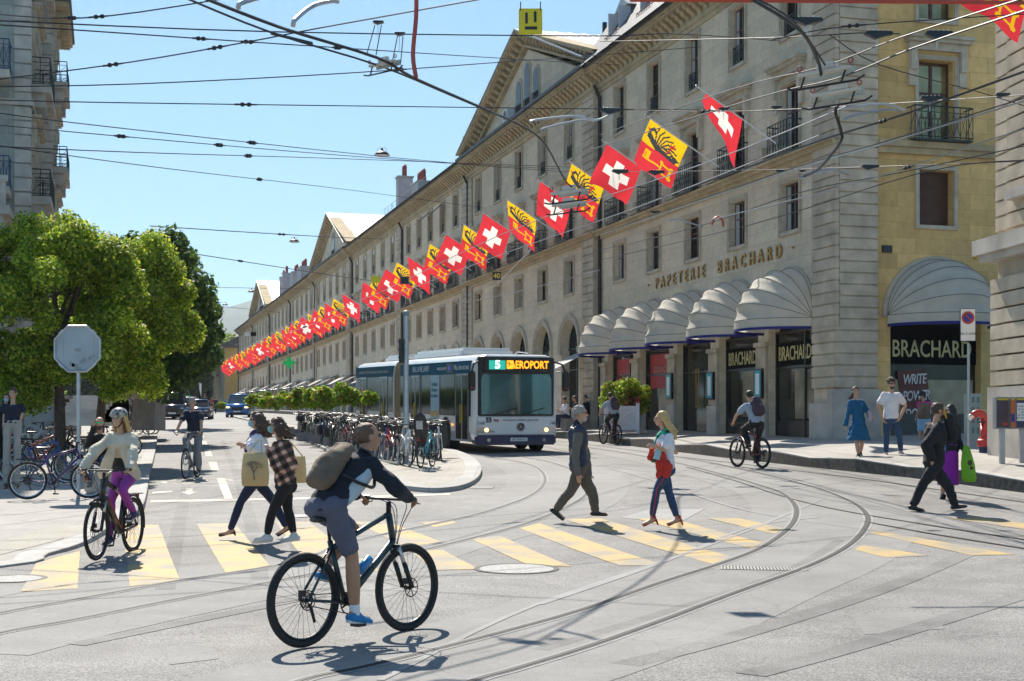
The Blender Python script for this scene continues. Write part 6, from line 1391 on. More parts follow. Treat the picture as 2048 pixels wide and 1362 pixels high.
# ---------------------------------------------------------------- bicycles
def wheel_meshes(r, tr, rimw=.012, n=44, spk=28, rimcol=None):
    a = MB(); a.smooth = True; a.torus((0, 0, 0), (0, 1, 0), r-tr, tr, n, 8)
    b = MB(); b.torus((0, 0, 0), (0, 1, 0), r-2*tr-.006, rimw, n, 5); b.cyl((0, -.03, 0), (0, .03, 0), .02, .02, 10)
    for i in range(spk):
        t = 2*PI*i/spk; t2_ = t+(.45 if i % 2 else -.45); y = .024 if i % 4 < 2 else -.024
        b.cyl((.02*math.cos(t2_), y, .02*math.sin(t2_)), ((r-2*tr-.01)*math.cos(t), 0, (r-2*tr-.01)*math.sin(t)), .0016, .0016, 3, caps=False)
    return a.mesh("tyre", RUB), b.mesh("rim", rimcol or CHR)
def bike(col, label, style="city", r=.345, tr=.02, base=1.06, knobby=False, rimcol=None, bar="flat", extras=(), saddle_h=.95, barh=1.03, group=None, cat="bicycle", tube_r=.018, grp_parts=None, name="bicycle"):
    e = empty(name, label=label, cat=cat, group=group); rh = Vector((-base/2, 0, r)); fh = Vector((base/2, 0, r)); bb_ = Vector((-base/2+.43, 0, r-.06))
    st = Vector((bb_.x-.16, 0, .80)) if style != "city" else Vector((bb_.x-.17, 0, .68)); ht = Vector((base/2-.22, 0, barh-.12)); hb = Vector((base/2-.17, 0, .76)); frm = mat(col[0], *col[1:]) if isinstance(col, tuple) else col
    mb = MB(); mb.smooth = True; t = tube_r
    mb.tube([bb_, st], t, 8); mb.tube([bb_, hb], t*1.35, 8); mb.tube([ht, hb], t*1.25, 8)
    if style == "step": mb.tube(spline([hb+Vector((-.02, 0, .06)), bb_.lerp(hb, .45)+Vector((-.05, 0, .1)), bb_+(st-bb_)*.45], 5), t, 8)
    else: mb.tube([st+Vector((0.02, 0, -.06)), ht], t*1.05, 8)
    for s_ in (-1, 1): mb.tube([rh+Vector((0, s_*.055, 0)), bb_+Vector((0, s_*.03, 0))], t*.55, 6); mb.tube([rh+Vector((0, s_*.055, 0)), st+Vector((0.01, s_*.02, -.06))], t*.5, 6)
    mb.cyl(bb_-Vector((0, .04, 0)), bb_+Vector((0, .04, 0)), .024, .024, 10); mb.build("frame", frm, e)
    mb = MB(); mb.smooth = True; sus = style == "mtb"
    for s_ in (-1, 1):
        top = hb+Vector((.01, s_*.05, -.04)); mb.tube([top, top.lerp(fh+Vector((0, s_*.055, 0)), .5)], .016, 7); mb.tube([top.lerp(fh+Vector((0, s_*.055, 0)), .42), fh+Vector((0, s_*.055, 0))], .021 if sus else .012, 7)
    mb.tube([hb+Vector((.01, -.06, -.05)), hb+Vector((.01, .06, -.05))], .018, 7)
    if sus: mb.tube([top.lerp(fh, .45)+Vector((.03, s_*.0, 0)) for s_, top in ((0, hb),)]*2 or [], .01, 4) if False else None
    fk = mb.build("fork", BLK if style == "mtb" else frm, e)
    if sus:
        m3 = MB(); m3.smooth = True
        for s_ in (-1, 1): m3.tube([hb+Vector((.012, s_*.05, -.05)), (hb+Vector((.01, s_*.05, -.04))).lerp(fh+Vector((0, s_*.055, 0)), .44)], .0175, 8)
        m3.build("stanchion", CHR, fk)
    ty, rm = shared(("whl", r, tr, rimcol.name if rimcol else ''), lambda: wheel_meshes(r, tr, rimcol=rimcol))
    for h in (rh, fh):
        w_ = empty("wheel", h); w_.parent = e; linkmesh("tyre", ty, w_); linkmesh("rim", rm, w_)
    gp = Vector((ht.x+.02, 0, barh)); mb = MB(); mb.smooth = True; mb.tube([ht, gp+Vector((-.02, 0, -.02))], .021, 8)
    if bar == "flat": mb.tube([gp+Vector((-.06, -.32, .01)), gp+Vector((-.01, -.15, .0)), gp, gp+Vector((-.01, .15, .0)), gp+Vector((-.06, .32, .01))], .012, 7)
    elif bar == "city": mb.tube(spline([gp+Vector((-.26, -.28, .03)), gp+Vector((-.1, -.27, .05)), gp+Vector((0.02, -.12, .03)), gp, gp+Vector((.02, .12, .03)), gp+Vector((-.1, .27, .05)), gp+Vector((-.26, .28, .03))], 4), .011, 7)
    else: mb.tube(spline([gp+Vector((-.02, -.2, -.14)), gp+Vector((.09, -.21, -.09)), gp+Vector((.07, -.2, .0)), gp+Vector((0, -.19, .01)), gp, gp+Vector((0, .19, .01)), gp+Vector((.07, .2, 0)), gp+Vector((.09, .21, -.09)), gp+Vector((-.02, .2, -.14))], 4), .012, 7)
    hbr = mb.build("handlebar", DARK if style != "silver" else CHR, e)
    mb = MB(); dx = -.06 if bar == "flat" else -.22
    for s_ in (-1, 1): mb.cyl(gp+Vector((dx-.0, s_*.33, .012)), gp+Vector((dx+.045, s_*.22, .012)), .017, .017, 8); mb.tube([gp+Vector((dx+.05, s_*.2, 0)), gp+Vector((dx+.11, s_*.26, -.03)), gp+Vector((dx+.08, s_*.31, -.03))], .006, 5)
    mb.build("grip", BLK, hbr)
    sh = Vector((st.x-.03, 0, saddle_h)); mb = MB(); mb.tube([st, sh+Vector((0.01, 0, -.03))], .014, 8); sp_ = mb.build("seat_post", DARK, e)
    mb = MB(); mb.smooth = True; prof = [(-.13, .01, .02), (-.125, .065, .026), (-.08, .078, .03), (0, .05, .026), (.09, .022, .022), (.135, .012, .016), (.14, .004, .01)]
    mb.rings([[sh+Vector((x, w_*math.cos(a), h*math.sin(a)*(1 if math.sin(a) > 0 else .8))) for a in [2*PI*i/12 for i in range(12)]] for x, w_, h in prof]); mb.build("saddle", mat("brown_leather", (.16, .05, .02), .6) if "brown" in extras else BLK, sp_)
    cr = MB(); cr.torus(bb_+Vector((0, -.045, 0)), (0, 1, 0), .085, .006, 24, 5)
    for i in range(4): cr.cyl(bb_+Vector((0, -.045, 0)), bb_+Vector((.085*math.cos(i*PI/2+.4), -.045, .085*math.sin(i*PI/2+.4))), .008, .008, 5)
    ca = R(-80) if style == "mtb" else R(-50); d = Vector((math.cos(ca), 0, math.sin(ca)))*.17
    cr.cyl(bb_+Vector((0, -.055, 0)), bb_+Vector((0, -.065, 0))+d, .011, .009, 6); cr.cyl(bb_+Vector((0, .055, 0)), bb_+Vector((0, .065, 0))-d, .011, .009, 6)
    ck = cr.build("crank", DARK, e); pd = MB()
    pd.box(bb_+Vector((0, -.12, 0))+d, (.09, .09, .022)); pd.box(bb_+Vector((0, .12, 0))-d, (.09, .09, .022)); pd.build("pedal", BLK, ck)
    ch = MB(); ch.cyl(rh+Vector((0, -.05, .04)), bb_+Vector((0, -.045, .085)), .004, .004, 4); ch.cyl(rh+Vector((0, -.05, -.04)), bb_+Vector((0, -.045, -.085)), .004, .004, 4)
    for q in range(4): ch.torus(rh+Vector((0, -.035-.008*q, 0)), (0, 1, 0), .06-.01*q, .004, 18, 4)
    ch.tube([rh+Vector((.01, -.06, -.04)), rh+Vector((.03, -.065, -.1)), rh+Vector((.05, -.065, -.17))], .012, 6); ch.build("drivetrain", DARK, e)
    if style == "mtb":
        for h, yy in ((rh, .045), (fh, .045)):
            m2 = MB(); m2.torus(h+Vector((0, -yy, 0)), (0, 1, 0), .075, .005, 26, 4, ry=.003)
            for i in range(6): m2.cyl(h+Vector((0, -yy, 0)), h+Vector((.072*math.cos(i), -yy, .072*math.sin(i))), .004, .004, 4)
            m2.box(h+Vector((-.06, -yy, .06)), (.05, .03, .05)); m2.build("disc_brake", DARK, e)
        cb = MB(); cb.smooth = True
        for s_ in (-.2, -.1, .12, .2): cb.tube(spline([gp+Vector((.02, s_, 0)), gp+Vector((.13, s_*.6, -.06)), gp+Vector((.10, s_*.2, -.22)), hb+Vector((.03, s_*.1, -.03))], 5), .0035, 4)
        cb.build("brake_cable", BLK, e)
    if "guard" in extras:
        for nm, h, a0, a1 in (("mudguard", rh, 20, 175), ("mudguard", fh, 15, 150)):
            m2 = MB(); m2.smooth = True; q = r+.025; m2.tube([h+Vector((-q*math.cos(R(a)), 0, q*math.sin(R(a)))) if nm and h is rh else h+Vector((q*math.cos(R(180-a)), 0, q*math.sin(R(180-a)))) for a in [a0-30+(a1-a0)*i/12 for i in range(13)]], .017, 5); m2.build(nm, frm if "colguard" in extras else DARK, e)
    if "rack" in extras:
        m2 = MB(); z = 2*r+.04
        for s_ in (-.06, 0, .06): m2.cyl((rh.x-.2, s_, z), (rh.x+.22, s_, z), .006, .006, 5)
        for s_ in (-.06, .06): m2.cyl((rh.x+.05*0, s_*1.1, r), (rh.x-.05, s_, z), .005, .005, 5)
        for x in (-.2, 0, .22): m2.cyl((rh.x+x, -.06, z), (rh.x+x, .06, z), .006, .006, 5)
        m2.build("rack", DARK, e)
    if "basket" in extras or "box" in extras:
        m2 = MB(); x0 = fh.x+.0 if "basket" in extras else rh.x; z = .86 if "basket" in extras else 2*r+.05
        if "box" in extras: m2.bb(x0-.2, x0+.2, -.17, .17, z, z+.22); m2.build("case", BLK, e, bevel=.03)
        else:
            for i in range(9):
                for z_ in (z, z+.22): pass
            for z_ in (z, z+.08, z+.16, z+.24): m2.tube([(x0-.14, -.17, z_), (x0+.14, -.17, z_), (x0+.14, .17, z_), (x0-.14, .17, z_)], .006, 4, closed=True)
            for i in range(8): 
                for s_ in (-1, 1): m2.cyl((x0-.14+.04*i, s_*.17, z), (x0-.14+.04*i, s_*.17, z+.24), .004, .004, 4); m2.cyl((x0+s_*.14, -.17+.048*i, z), (x0+s_*.14, -.17+.048*i, z+.24), .004, .004, 4)
            m2.build("basket", DARK, e)
    if "panniers" in extras:
        for s_ in (-1, 1): m2 = MB(); m2.bb(rh.x-.17, rh.x+.15, s_*.07, s_*.24, .35, .72); m2.build("pannier", mat("pannier_cloth", (.05, .035, .03), .85), e, bevel=.05)
    if "childseat" in extras:
        m2 = MB(); m2.smooth = True; x0 = rh.x-.02; z = 2*r+.1
        m2.rings([[Vector((x0+dx, w_*math.cos(a), zz+.0)) if False else Vector((x0+dx+.05*math.sin(a), w_*math.cos(a), zz)) for a in [2*PI*i/14 for i in range(14)]] for dx, w_, zz in ((.0, .12, z-.25), (-.02, .16, z), (-.06, .17, z+.15), (-.1, .155, z+.35), (-.13, .12, z+.47), (-.14, .05, z+.52))]); cs_ = m2.build("child_seat", BLK, e)
        m2 = MB(); m2.box((x0-.165, 0, z+.24), (.01, .16, .2), M=Matrix.Rotation(R(-10), 3, 'Y')); m2.build("cushion", mat("cushion_grey", (.4, .38, .38), .8, var=.4, scale=30), cs_); m2 = MB(); m2.box((x0-.16, 0, z+.42), (.01, .06, .025)); m2.box((rh.x-.2, 0, z-.12), (.02, .09, .03)); m2.build("reflector", RED, cs_)
    if "light" in extras: m2 = MB(); m2.box((-base/2-.12, 0, .72), (.02, .05, .03)); m2.build("rear_light", RED, e)
    if "bottle" in extras: m2 = MB(); m2.smooth = True; q = bb_.lerp(hb, .5)+Vector((-.05, 0, .06)); dd = (hb-bb_).normalized(); m2.cyl(q-dd*.09, q+dd*.07, .034, .034, 12); m2.build("bottle", mat("bottle_blue", (.02, .22, .5), .3), e)
    m2 = MB(); m2.cyl((bb_.x, .05, .2), (bb_.x-.08, .17, .01), .008, .008, 5); m2.build("kickstand", DARK, e) if "stand" in extras else None
    return e
def place(e, g, heading, lean=0, pitch=0):
    e.location = g; e.rotation_euler = (lean, -pitch, heading)
    return e
# ---------------------------------------------------------------- people
SKIN = mat("skin", (.52, .30, .20), .5, var=.06, scale=12, spec=.4); SKINT = mat("skin_tan", (.42, .22, .13), .5, var=.08, scale=12)
def cloth(name, col, **k): return mat(name, col, k.pop('rough', .85), var=k.pop('var', .10), scale=6, bump=.15, bscale=60, **k)
def plaid(name):
    m = mat(name, (.20, .115, .085), .9, var=.08); nt = m.node_tree; N = nt.nodes; L = nt.links; p = N["Principled BSDF"]; tc = N.new("ShaderNodeTexCoord"); sp = N.new("ShaderNodeSeparateXYZ"); L.new(tc.outputs["Object"], sp.inputs[0]); base = p.inputs["Base Color"].links[0].from_socket; outs = []
    for a, b_, fr in ((1, .45, 52), (-.55, 1, 52)):
        x = N.new("ShaderNodeMath"); x.operation = 'MULTIPLY'; L.new(sp.outputs[0], x.inputs[0]); x.inputs[1].default_value = a*fr
        z = N.new("ShaderNodeMath"); z.operation = 'MULTIPLY_ADD'; L.new(sp.outputs[2], z.inputs[0]); z.inputs[1].default_value = b_*fr; L.new(x.outputs[0], z.inputs[2])
        s_ = N.new("ShaderNodeMath"); s_.operation = 'SINE'; L.new(z.outputs[0], s_.inputs[0]); g_ = N.new("ShaderNodeMapRange"); L.new(s_.outputs[0], g_.inputs[0]); g_.inputs[1].default_value = -.2; g_.inputs[2].default_value = .6; g_.inputs[3].default_value = .35; g_.inputs[4].default_value = 1.9; outs.append(g_)
    mu = N.new("ShaderNodeMath"); mu.operation = 'MULTIPLY'; L.new(outs[0].outputs[0], mu.inputs[0]); L.new(outs[1].outputs[0], mu.inputs[1])
    sc_ = N.new("ShaderNodeVectorMath"); sc_.operation = 'SCALE'; L.new(base, sc_.inputs[0]); L.new(mu.outputs[0], sc_.inputs["Scale"]); L.new(sc_.outputs[0], p.inputs["Base Color"]); return m
class PB_:   # a set of soft volumes merged into one continuous surface
    def __init__(s): s.mb = MB()
    def cap(s, a, b, ra, rb=None, n=12, bulge=0):
        a, b = Vector(a), Vector(b); rb = ra if rb is None else rb; d = b-a; L = d.length
        if L < 1e-5: return s.ball(a, ra)
        x, y, z = basis(d); R_ = []
        def rg(c, r): return [c+(x*math.cos(2*PI*k/n)+y*math.sin(2*PI*k/n))*r for k in range(n)]
        for t in (80, 55, 30): R_.append(rg(a-z*ra*math.sin(R(t)), ra*math.cos(R(t))))
        for i in range(6): t = i/5; R_.append(rg(a+d*t, ra+(rb-ra)*t+bulge*math.sin(PI*t)))
        for t in (30, 55, 80): R_.append(rg(b+z*rb*math.sin(R(t)), rb*math.cos(R(t))))
        s.mb.rings(R_); return s
    def ball(s, c, r, M=None): s.mb.sph(c, r, 16, 10, M); return s
    def chain(s, pts, rs):
        for a, b, ra, rb in zip(pts[:-1], pts[1:], rs[:-1], rs[1:]): s.cap(a, b, ra, rb)
        return s
    def loft(s, secs, n=20):   # (center, side vec, fwd vec)
        R_ = []
        for c, sv, fv in secs: R_.append([c+sv*math.cos(2*PI*k/n)+fv*math.sin(2*PI*k/n) for k in range(n)])
        s.mb.rings(R_); return s
    def build(s, name, m, parent, org, vox=.011, noise_=0, nf=9, smooth=2, label=None, cat=None, seed=0):
        me = s.mb.mesh("tmp", m); bm = bmesh.new(); bm.from_mesh(me); bmesh.ops.recalc_face_normals(bm, faces=bm.faces); bm.to_mesh(me); bm.free()
        me.transform(Matrix.Translation(-org)); o = bpy.data.objects.new("tmp", me)
        q = o.modifiers.new("r", 'REMESH'); q.mode = 'VOXEL'; q.voxel_size = vox; q.use_smooth_shade = True
        if smooth: w2 = o.modifiers.new("s", 'SMOOTH'); w2.iterations = smooth; w2.factor = .5
        me2 = eval_mesh(o); bpy.data.meshes.remove(me)
        me2.name = name; n = len(me2.vertices)
        if noise_ and n:
            co = np.empty(n*3); nn = np.empty(n*3); me2.vertices.foreach_get("co", co); me2.vertices.foreach_get("normal", nn); co = co.reshape(-1, 3); nn = nn.reshape(-1, 3); rg = np.random.default_rng(seed+3); d = np.zeros(n)
            for fr, am in ((1, .55), (1.7, .4), (2.9, .28), (4.6, .16)):
                for _q in range(2):
                    k1 = rg.normal(size=3)*nf*fr*(1, 1, 1.1)*1.1; k2 = rg.normal(size=3)*nf*.7; d += am*np.sin(co@k1+rg.uniform(0, 6)+1.6*np.sin(co@k2+rg.uniform(0, 6)))
            co += nn*(d*noise_*.75)[:, None]; me2.vertices.foreach_set("co", co.ravel())
        me2.polygons.foreach_set("use_smooth", [True]*len(me2.polygons))
        me2.materials.clear(); me2.materials.append(m); me2.update()
        return linkmesh(name, me2, parent, label=label, cat=cat)
def hand(B, wr, d, pn, thumb, s=1., curl=.5):
    """palm and five fingers: d = direction of the hand, pn = palm normal (fingers curl towards it), thumb = side vector towards the thumb"""
    d = d.normalized(); pn = (pn-d*pn.dot(d)).normalized(); th = (thumb-d*thumb.dot(d)-pn*thumb.dot(pn)).normalized()
    B.cap(wr, wr+d*.03*s, .024*s, .026*s)
    for t in (-1.2, -.4, .4, 1.2): B.cap(wr+d*.02*s+th*t*.014*s, wr+d*.085*s+th*t*.0195*s, .016*s, .013*s)
    for i, (t, L) in enumerate(((1.25, .072), (.42, .08), (-.42, .075), (-1.25, .058))):
        a = wr+d*.088*s+th*t*.0205*s; c1 = curl*(.8+.15*i); d1 = d*math.cos(c1*.7)+pn*math.sin(c1*.7); d2 = d*math.cos(c1*1.9)+pn*math.sin(c1*1.9); b_ = a+d1*L*.55*s; B.cap(a, b_, .0095*s, .009*s, n=8); B.cap(b_, b_+d2*L*.5*s, .009*s, .0075*s, n=8)
    a = wr+d*.03*s+th*.026*s; b_ = a+(d*.6+th*.75+pn*.25).normalized()*.036*s; B.cap(a, b_, .013*s, .011*s, n=8); B.cap(b_, b_+(d*.85+th*.15+pn*.45).normalized()*.03*s, .0105*s, .009*s, n=8)
def ik(a, b, l1, l2, pole):
    d = b-a; L = min(d.length, (l1+l2)*.999); u = d.normalized(); x = (l1*l1-l2*l2+L*L)/(2*L); h = math.sqrt(max(l1*l1-x*x, 0)); p = (pole-u*pole.dot(u)).normalized(); return a+u*x+p*h
def person(label, J, fwd, W, female=False, skin=None, vox=.012, org=None, seed=0, cat="person"):
    """J: joints in world space; W: wardrobe"""
    skin = skin or SKIN; fwd = Vector(fwd).normalized(); up = Vector((0, 0, 1)); side = up.cross(fwd).normalized()   # side = person's left
    s = J.get('s', 1.); f = .9 if female else 1.
    pel, neck, head = J['pel'], J['neck'], J['head']; sp = neck-pel; u = sp.normalized()
    shd = J.get('shdir', side); hpd = J.get('hpdir', side); fu = shd.cross(u).normalized(); 
    if fu.dot(fwd) < 0: fu = -fu
    sw = .165*f*s; hw = .092*s
    chest = pel+sp*.72
    shL, shR = neck-u*.075*s+shd*sw, neck-u*.075*s-shd*sw
    shL = J.get('shL', shL); shR = J.get('shR', shR)
    hL, hR = pel+hpd*hw-u*.03, pel-hpd*hw-u*.03
    org = org or Vector((pel.x, pel.y, min(J['anL'].z, J['anR'].z)-.08))
    def torso(B, o, z0=0., z1=1., pad=0):
        rows = ((-.10, .135, .085), (0, .165*(1.02 if female else 1), .108), (.14, .155, .105), (.36, .128 if female else .142, .095), (.58, .142 if female else .162, .112), (.74, .145 if female else .168, .116), (.86, .125 if female else .142, .10), (.96, .07, .065))
        S_ = []
        for t, a, b in rows:
            if t < z0-1e-6 or t > z1+1e-6: continue
            k = min(max(t, 0), 1); sv = (hpd*(1-k)+shd*k).normalized(); fb = fu if t > .3 else (fu*.5+fwd*.5).normalized() if t > .1 else fwd
            c = pel+sp*t+fu*J.get('bow', 0)*math.sin(PI*k); S_.append((c, sv*(a*s+o), fb*(b*s+o+pad*math.exp(-((t-.35)/.25)**2))))
        B.loft(S_)
    an = {}; B = PB_()
    torso(B, 0)
    if female: 
        for q in (-1, 1): B.ball(chest+fu*.075*s+shd*q*.06*s, .062*s)
    B.cap(neck-u*.02, head-Vector((0, 0, .05*s)), .052*f*s, .05*f*s)
    for q in ('L', 'R'):
        hp = hL if q == 'L' else hR; sh = shL if q == 'L' else shR; kn, ank, el, wr = J['kn'+q], J['an'+q], J['el'+q], J['wr'+q]
        B.cap(hp, kn, .080*s*f*1.03, .055*s*f, bulge=.006); B.cap(kn, ank, .052*s*f, .034*s*f, bulge=.013); ft = J.get('ft'+q, fwd); ft = Vector(ft).normalized(); toe = ank+ft*.15*s-up*.045; B.chain([ank-up*.03-ft*.03, ank-up*.05+ft*.06*s, toe], [.034*s, .032*s, .022*s])
        B.cap(neck-u*.05+(sh-neck)*.35, sh, .045*s*f, .052*s*f); B.cap(sh, el, .049*s*f, .038*s*f, bulge=.004); B.cap(el, wr, .037*s*f, .026*s*f, bulge=.004)
        hd = J.get('hd'+q, (wr-el).normalized()*.9-up*.1); pn_ = J.get('pn'+q, -side if q == 'L' else side); hand(B, wr, Vector(hd), Vector(pn_), J.get('th'+q, fwd), s*f, J.get('curl', .6))
    # head
    hf = Vector(J.get('look', fwd)).normalized(); hu = (up*1.+Vector(J.get('tilt', (0, 0, 0)))).normalized(); hs = hu.cross(hf).normalized(); hf = hs.cross(hu).normalized()
    HM = Matrix(((hs.x, hf.x, hu.x), (hs.y, hf.y, hu.y), (hs.z, hf.z, hu.z))); k = s*(.95 if female else 1.)
    def hp_(x, y, z): return head+(hs*x+hf*y+hu*z)*k
    B.ball(hp_(0, -.012, .03), (.076*k, .095*k, .088*k), HM); B.ball(hp_(0, .030, -.045), (.055*k, .062*k, .065*k), HM); B.ball(hp_(0, .058, -.088), (.026*k, .024*k, .020*k), HM); B.ball(hp_(0, .05, -.02), (.06*k, .045*k, .05*k), HM)
    B.cap(hp_(0, .088, .012), hp_(0, .112, -.028), .009*k, .014*k, n=8); B.ball(hp_(0, .088, -.062), (.024*k, .012*k, .009*k), HM); B.ball(hp_(0, .082, .035), (.05*k, .014*k, .010*k), HM)
    for q in (-1, 1): B.ball(hp_(q*.077, -.008, -.005), (.012*k, .02*k, .032*k), HM)
    body = B.build("person", skin, None, org, vox*.8, .0, smooth=2, seed=seed); body.location = org; setp(body, label, cat)
    def part(name, fn, m, o_=.0, nz=.005, **kk):
        b_ = PB_(); fn(b_); return b_.build(name, m, body, org, kk.pop('vox', vox), nz, seed=seed, **kk)
    # eyes and brows
    eb = MB()
    for q in (-1, 1): eb.sph(hp_(q*.03, .083, .012), (.014*k, .007*k, .008*k), 8, 6, HM)
    eb.v = [tuple(Vector(p)-org) for p in eb.v]; eb.build("eye", mat("eye_dark", (.03, .02, .015), .3), body)
    if 'beard' in W: part("beard", lambda b_: (b_.ball(hp_(0, .045, -.075), (.056*k, .055*k, .052*k), HM), b_.ball(hp_(0, .082, -.045), (.03*k, .018*k, .01*k), HM)), W['beard'], nz=.004, vox=.009)
    hk = W.get('hair')
    if hk:
        st, hm = hk
        def hair(b_):
            if st != 'bald': b_.ball(hp_(0, -.022, .042), (.086*k, .098*k, .094*k), HM)
            if st == 'bald': b_.ball(hp_(0, -.026, .030), (.083*k, .093*k, .087*k), HM)
            if st in ('short', 'short2'): b_.ball(hp_(0, .03, .095), (.06*k, .06*k, .03*k), HM)
            if st == 'curlyman':
                for i in range(26): r_ = random.Random(i); a = r_.uniform(0, 2*PI); t = r_.uniform(.1, 1.); b_.ball(hp_(.088*math.cos(a)*t, -.01+.1*math.sin(a)*t, .045+.09*math.sqrt(max(0, 1-t*t))), .026*k)
            if st == 'swept':
                for i in range(22): r_ = random.Random(i); a = r_.uniform(-PI, 0); b_.ball(hp_(.075*math.cos(a), -.03+.085*math.sin(a), r_.uniform(-.07, .07)), r_.uniform(.02, .032)*k)
            if st in ('long', 'curly', 'wavy', 'pony', 'bob'):
                L = {'long': .36, 'curly': .27, 'wavy': .2, 'pony': .30, 'bob': .06}[st]; wd = {'long': .065, 'curly': .085, 'wavy': .075, 'pony': .03, 'bob': .05}[st]; r_ = random.Random(seed+5)
                wind = Vector(J.get('wind', -hf*.05))
                for i in range(46 if st != 'pony' else 12):
                    a = r_.uniform(-1.9, 1.9) if st != 'pony' else r_.uniform(-.3, .3); r0 = .082*k; x = math.sin(a)*r0; y = -.03*k-math.cos(a)*r0*.95; p0 = head+hs*x+hf*y+hu*.03*k; l_ = L*r_.uniform(.65, 1.)*(.6+.4*math.cos(a*.6)); q1 = p0-up*l_*.5+(hs*x-hf*.04)*.25+wind*.4; q2 = p0-up*l_+(hs*x*.3-hf*.03)+wind+Vector((r_.uniform(-.03, .03), r_.uniform(-.03, .03), 0)); rr = wd*.32*k
                    if st in ('curly', 'wavy'): q1 += Vector((r_.gauss(0, .022), r_.gauss(0, .022), 0)); q2 += Vector((r_.gauss(0, .03), r_.gauss(0, .03), 0))
                    b_.cap(p0, q1, rr*1.1, rr, n=7); b_.cap(q1, q2, rr, rr*.45, n=7)
        part("hair", hair, hm, nz=.010 if st in ('curly', 'wavy', 'curlyman', 'swept') else .005, nf=26, vox=.009)
    if 'helmet' in W:
        def hel(b_): b_.ball(hp_(0, -.012, .068), (.108*k, .135*k, .09*k), HM); b_.cap(hp_(-.06, .10, .05), hp_(.06, .10, .05), .018, .018)
        h = part("helmet", hel, W['helmet'], nz=0); v = MB()
        for q in (-.06, -.02, .02, .06):
            for y in (-.07, .0, .06): v.sph(hp_(q, y, .148-abs(q)*.35-abs(y)*.25)-org, (.011, .024, .012), 6, 5, HM)
        v.build("vent", BLK, h); 
        t = MB(); t.tube([hp_(-.084, .02, .04)-org, hp_(-.075, .03, -.04)-org, hp_(-.03, .045, -.11)-org, hp_(.03, .045, -.11)-org, hp_(.075, .03, -.04)-org, hp_(.084, .02, .04)-org], .008, 5); t.build("chin_strap", BLK, h)
    if 'cap' in W: part("cap", lambda b_: (b_.ball(hp_(0, -.015, .055), (.092*k, .108*k, .088*k), HM), b_.ball(hp_(0, .1, .06), (.06*k, .05*k, .012*k), HM)), W['cap'], nz=0)
    if 'glasses' in W:
        g_ = MB()
        for q in (-1, 1): (g_.sph(hp_(q*.033, .096, .010)-org, (.026*k, .006, .019*k), 12, 6, HM) if W.get('shades') else g_.torus(hp_(q*.033, .098, .010)-org, hf, .02*k, .0025, 12, 4)); g_.cyl(hp_(q*.06, .09, .015)-org, hp_(q*.08, .0, .015)-org, .004, .004, 5)
        g_.cyl(hp_(-.012, .10, .014)-org, hp_(.012, .10, .014)-org, .004, .004, 5); g_.build("glasses", W['glasses'], body)
    if 'mask' in W:
        part("face_mask", lambda b_: (b_.ball(hp_(0, .066, -.045), (.055*k, .062*k, .055*k), HM),), W['mask'], nz=.002, vox=.009)
        g_ = MB()
        for q in (-1, 1): g_.cyl(hp_(q*.055, .06, -.03)-org, hp_(q*.08, -.005, .01)-org, .003, .003, 4)
        g_.build("mask_loop", W['mask'], body)
    # lower clothes
    bt = W.get('bottom')
    if bt:
        kind, m = bt
        def low(b_):
            o = {'trousers': .022, 'jeans': .013, 'leggings': .008, 'shorts': .022, 'skirt': .02, 'dress': .02}[kind]
            if kind in ('skirt', 'dress'):
                L, fl = W.get('skirt', (.5, .10)); S_ = []
                kc = (J['knL']+J['knR'])/2; dn = (kc-pel); dn = Vector((dn.x*.7, dn.y*.7, -abs(dn.z))).normalized()
                for i in range(9):
                    t = i/8; S_.append((pel+u*.16+(dn*L*t), side*(.14+(.165-.14)*min(1, t*3)+fl*t)*s, fwd*(.105+(.125-.105)*min(1, t*3)+fl*.9*t)*s))
                b_.loft(S_, 28); return
            torso(b_, o*.85, -.2, .16 if kind != 'shorts' else .2); b_.ball(pel-u*.03, (.15*s, .115*s, .11*s))
            for q in ('L', 'R'):
                hp = hL if q == 'L' else hR; kn, ank = J['kn'+q], J['an'+q]
                if kind == 'shorts': e_ = hp.lerp(kn, .80); b_.cap(hp, e_, .078*s+o, .066*s+o*.9)
                else:
                    b_.cap(hp, kn, .080*s*f+o, .055*s*f+o, bulge=.006); e_ = kn.lerp(ank, W.get('cuff', .93)); b_.cap(kn, e_, .052*s*f+o, .038*s*f+o*1.15, bulge=.006)
        lo = part({'leggings': 'leggings', 'jeans': 'jeans'}.get(kind, kind), low, m, nz=W.get('lnz', .008 if kind in ('trousers', 'shorts') else .004), nf=11)
    tp = W.get('top')
    def top_fn(kind, o, z0, z1=1., pad=0):
        def f_(b_):
            torso(b_, o, z0, z1, pad)
            if female:
                for q in (-1, 1): b_.ball(chest+fu*.08*s+shd*q*.06*s, .064*s+o)
            for q in ('L', 'R'):
                sh = shL if q == 'L' else shR; el, wr = J['el'+q], J['wr'+q]; b_.cap(neck-u*.05+(sh-neck)*.35, sh, .046*s*f+o*.8, .053*s*f+o*.8)
                if kind == 'long': b_.cap(sh, el, .050*s*f+o*.9, .040*s*f+o, bulge=.002); b_.cap(el, el.lerp(wr, W.get('slv', .97)), .040*s*f+o, .030*s*f+o)
                elif kind == 'short': b_.cap(sh, sh.lerp(el, .62), .052*s*f+o, .052*s*f+o*1.15)
        return f_
    if tp: part(W.get('topname', "shirt"), top_fn(tp[0], W.get('to', .016), W.get('hem', .0), pad=W.get('belly', 0)), tp[1], nz=W.get('tnz', .008), nf=10)
    if 'over' in W: kd, m, o, z0, nm = W['over']; part(nm, top_fn(kd, o, z0), m, nz=W.get('onz', .009), nf=10)
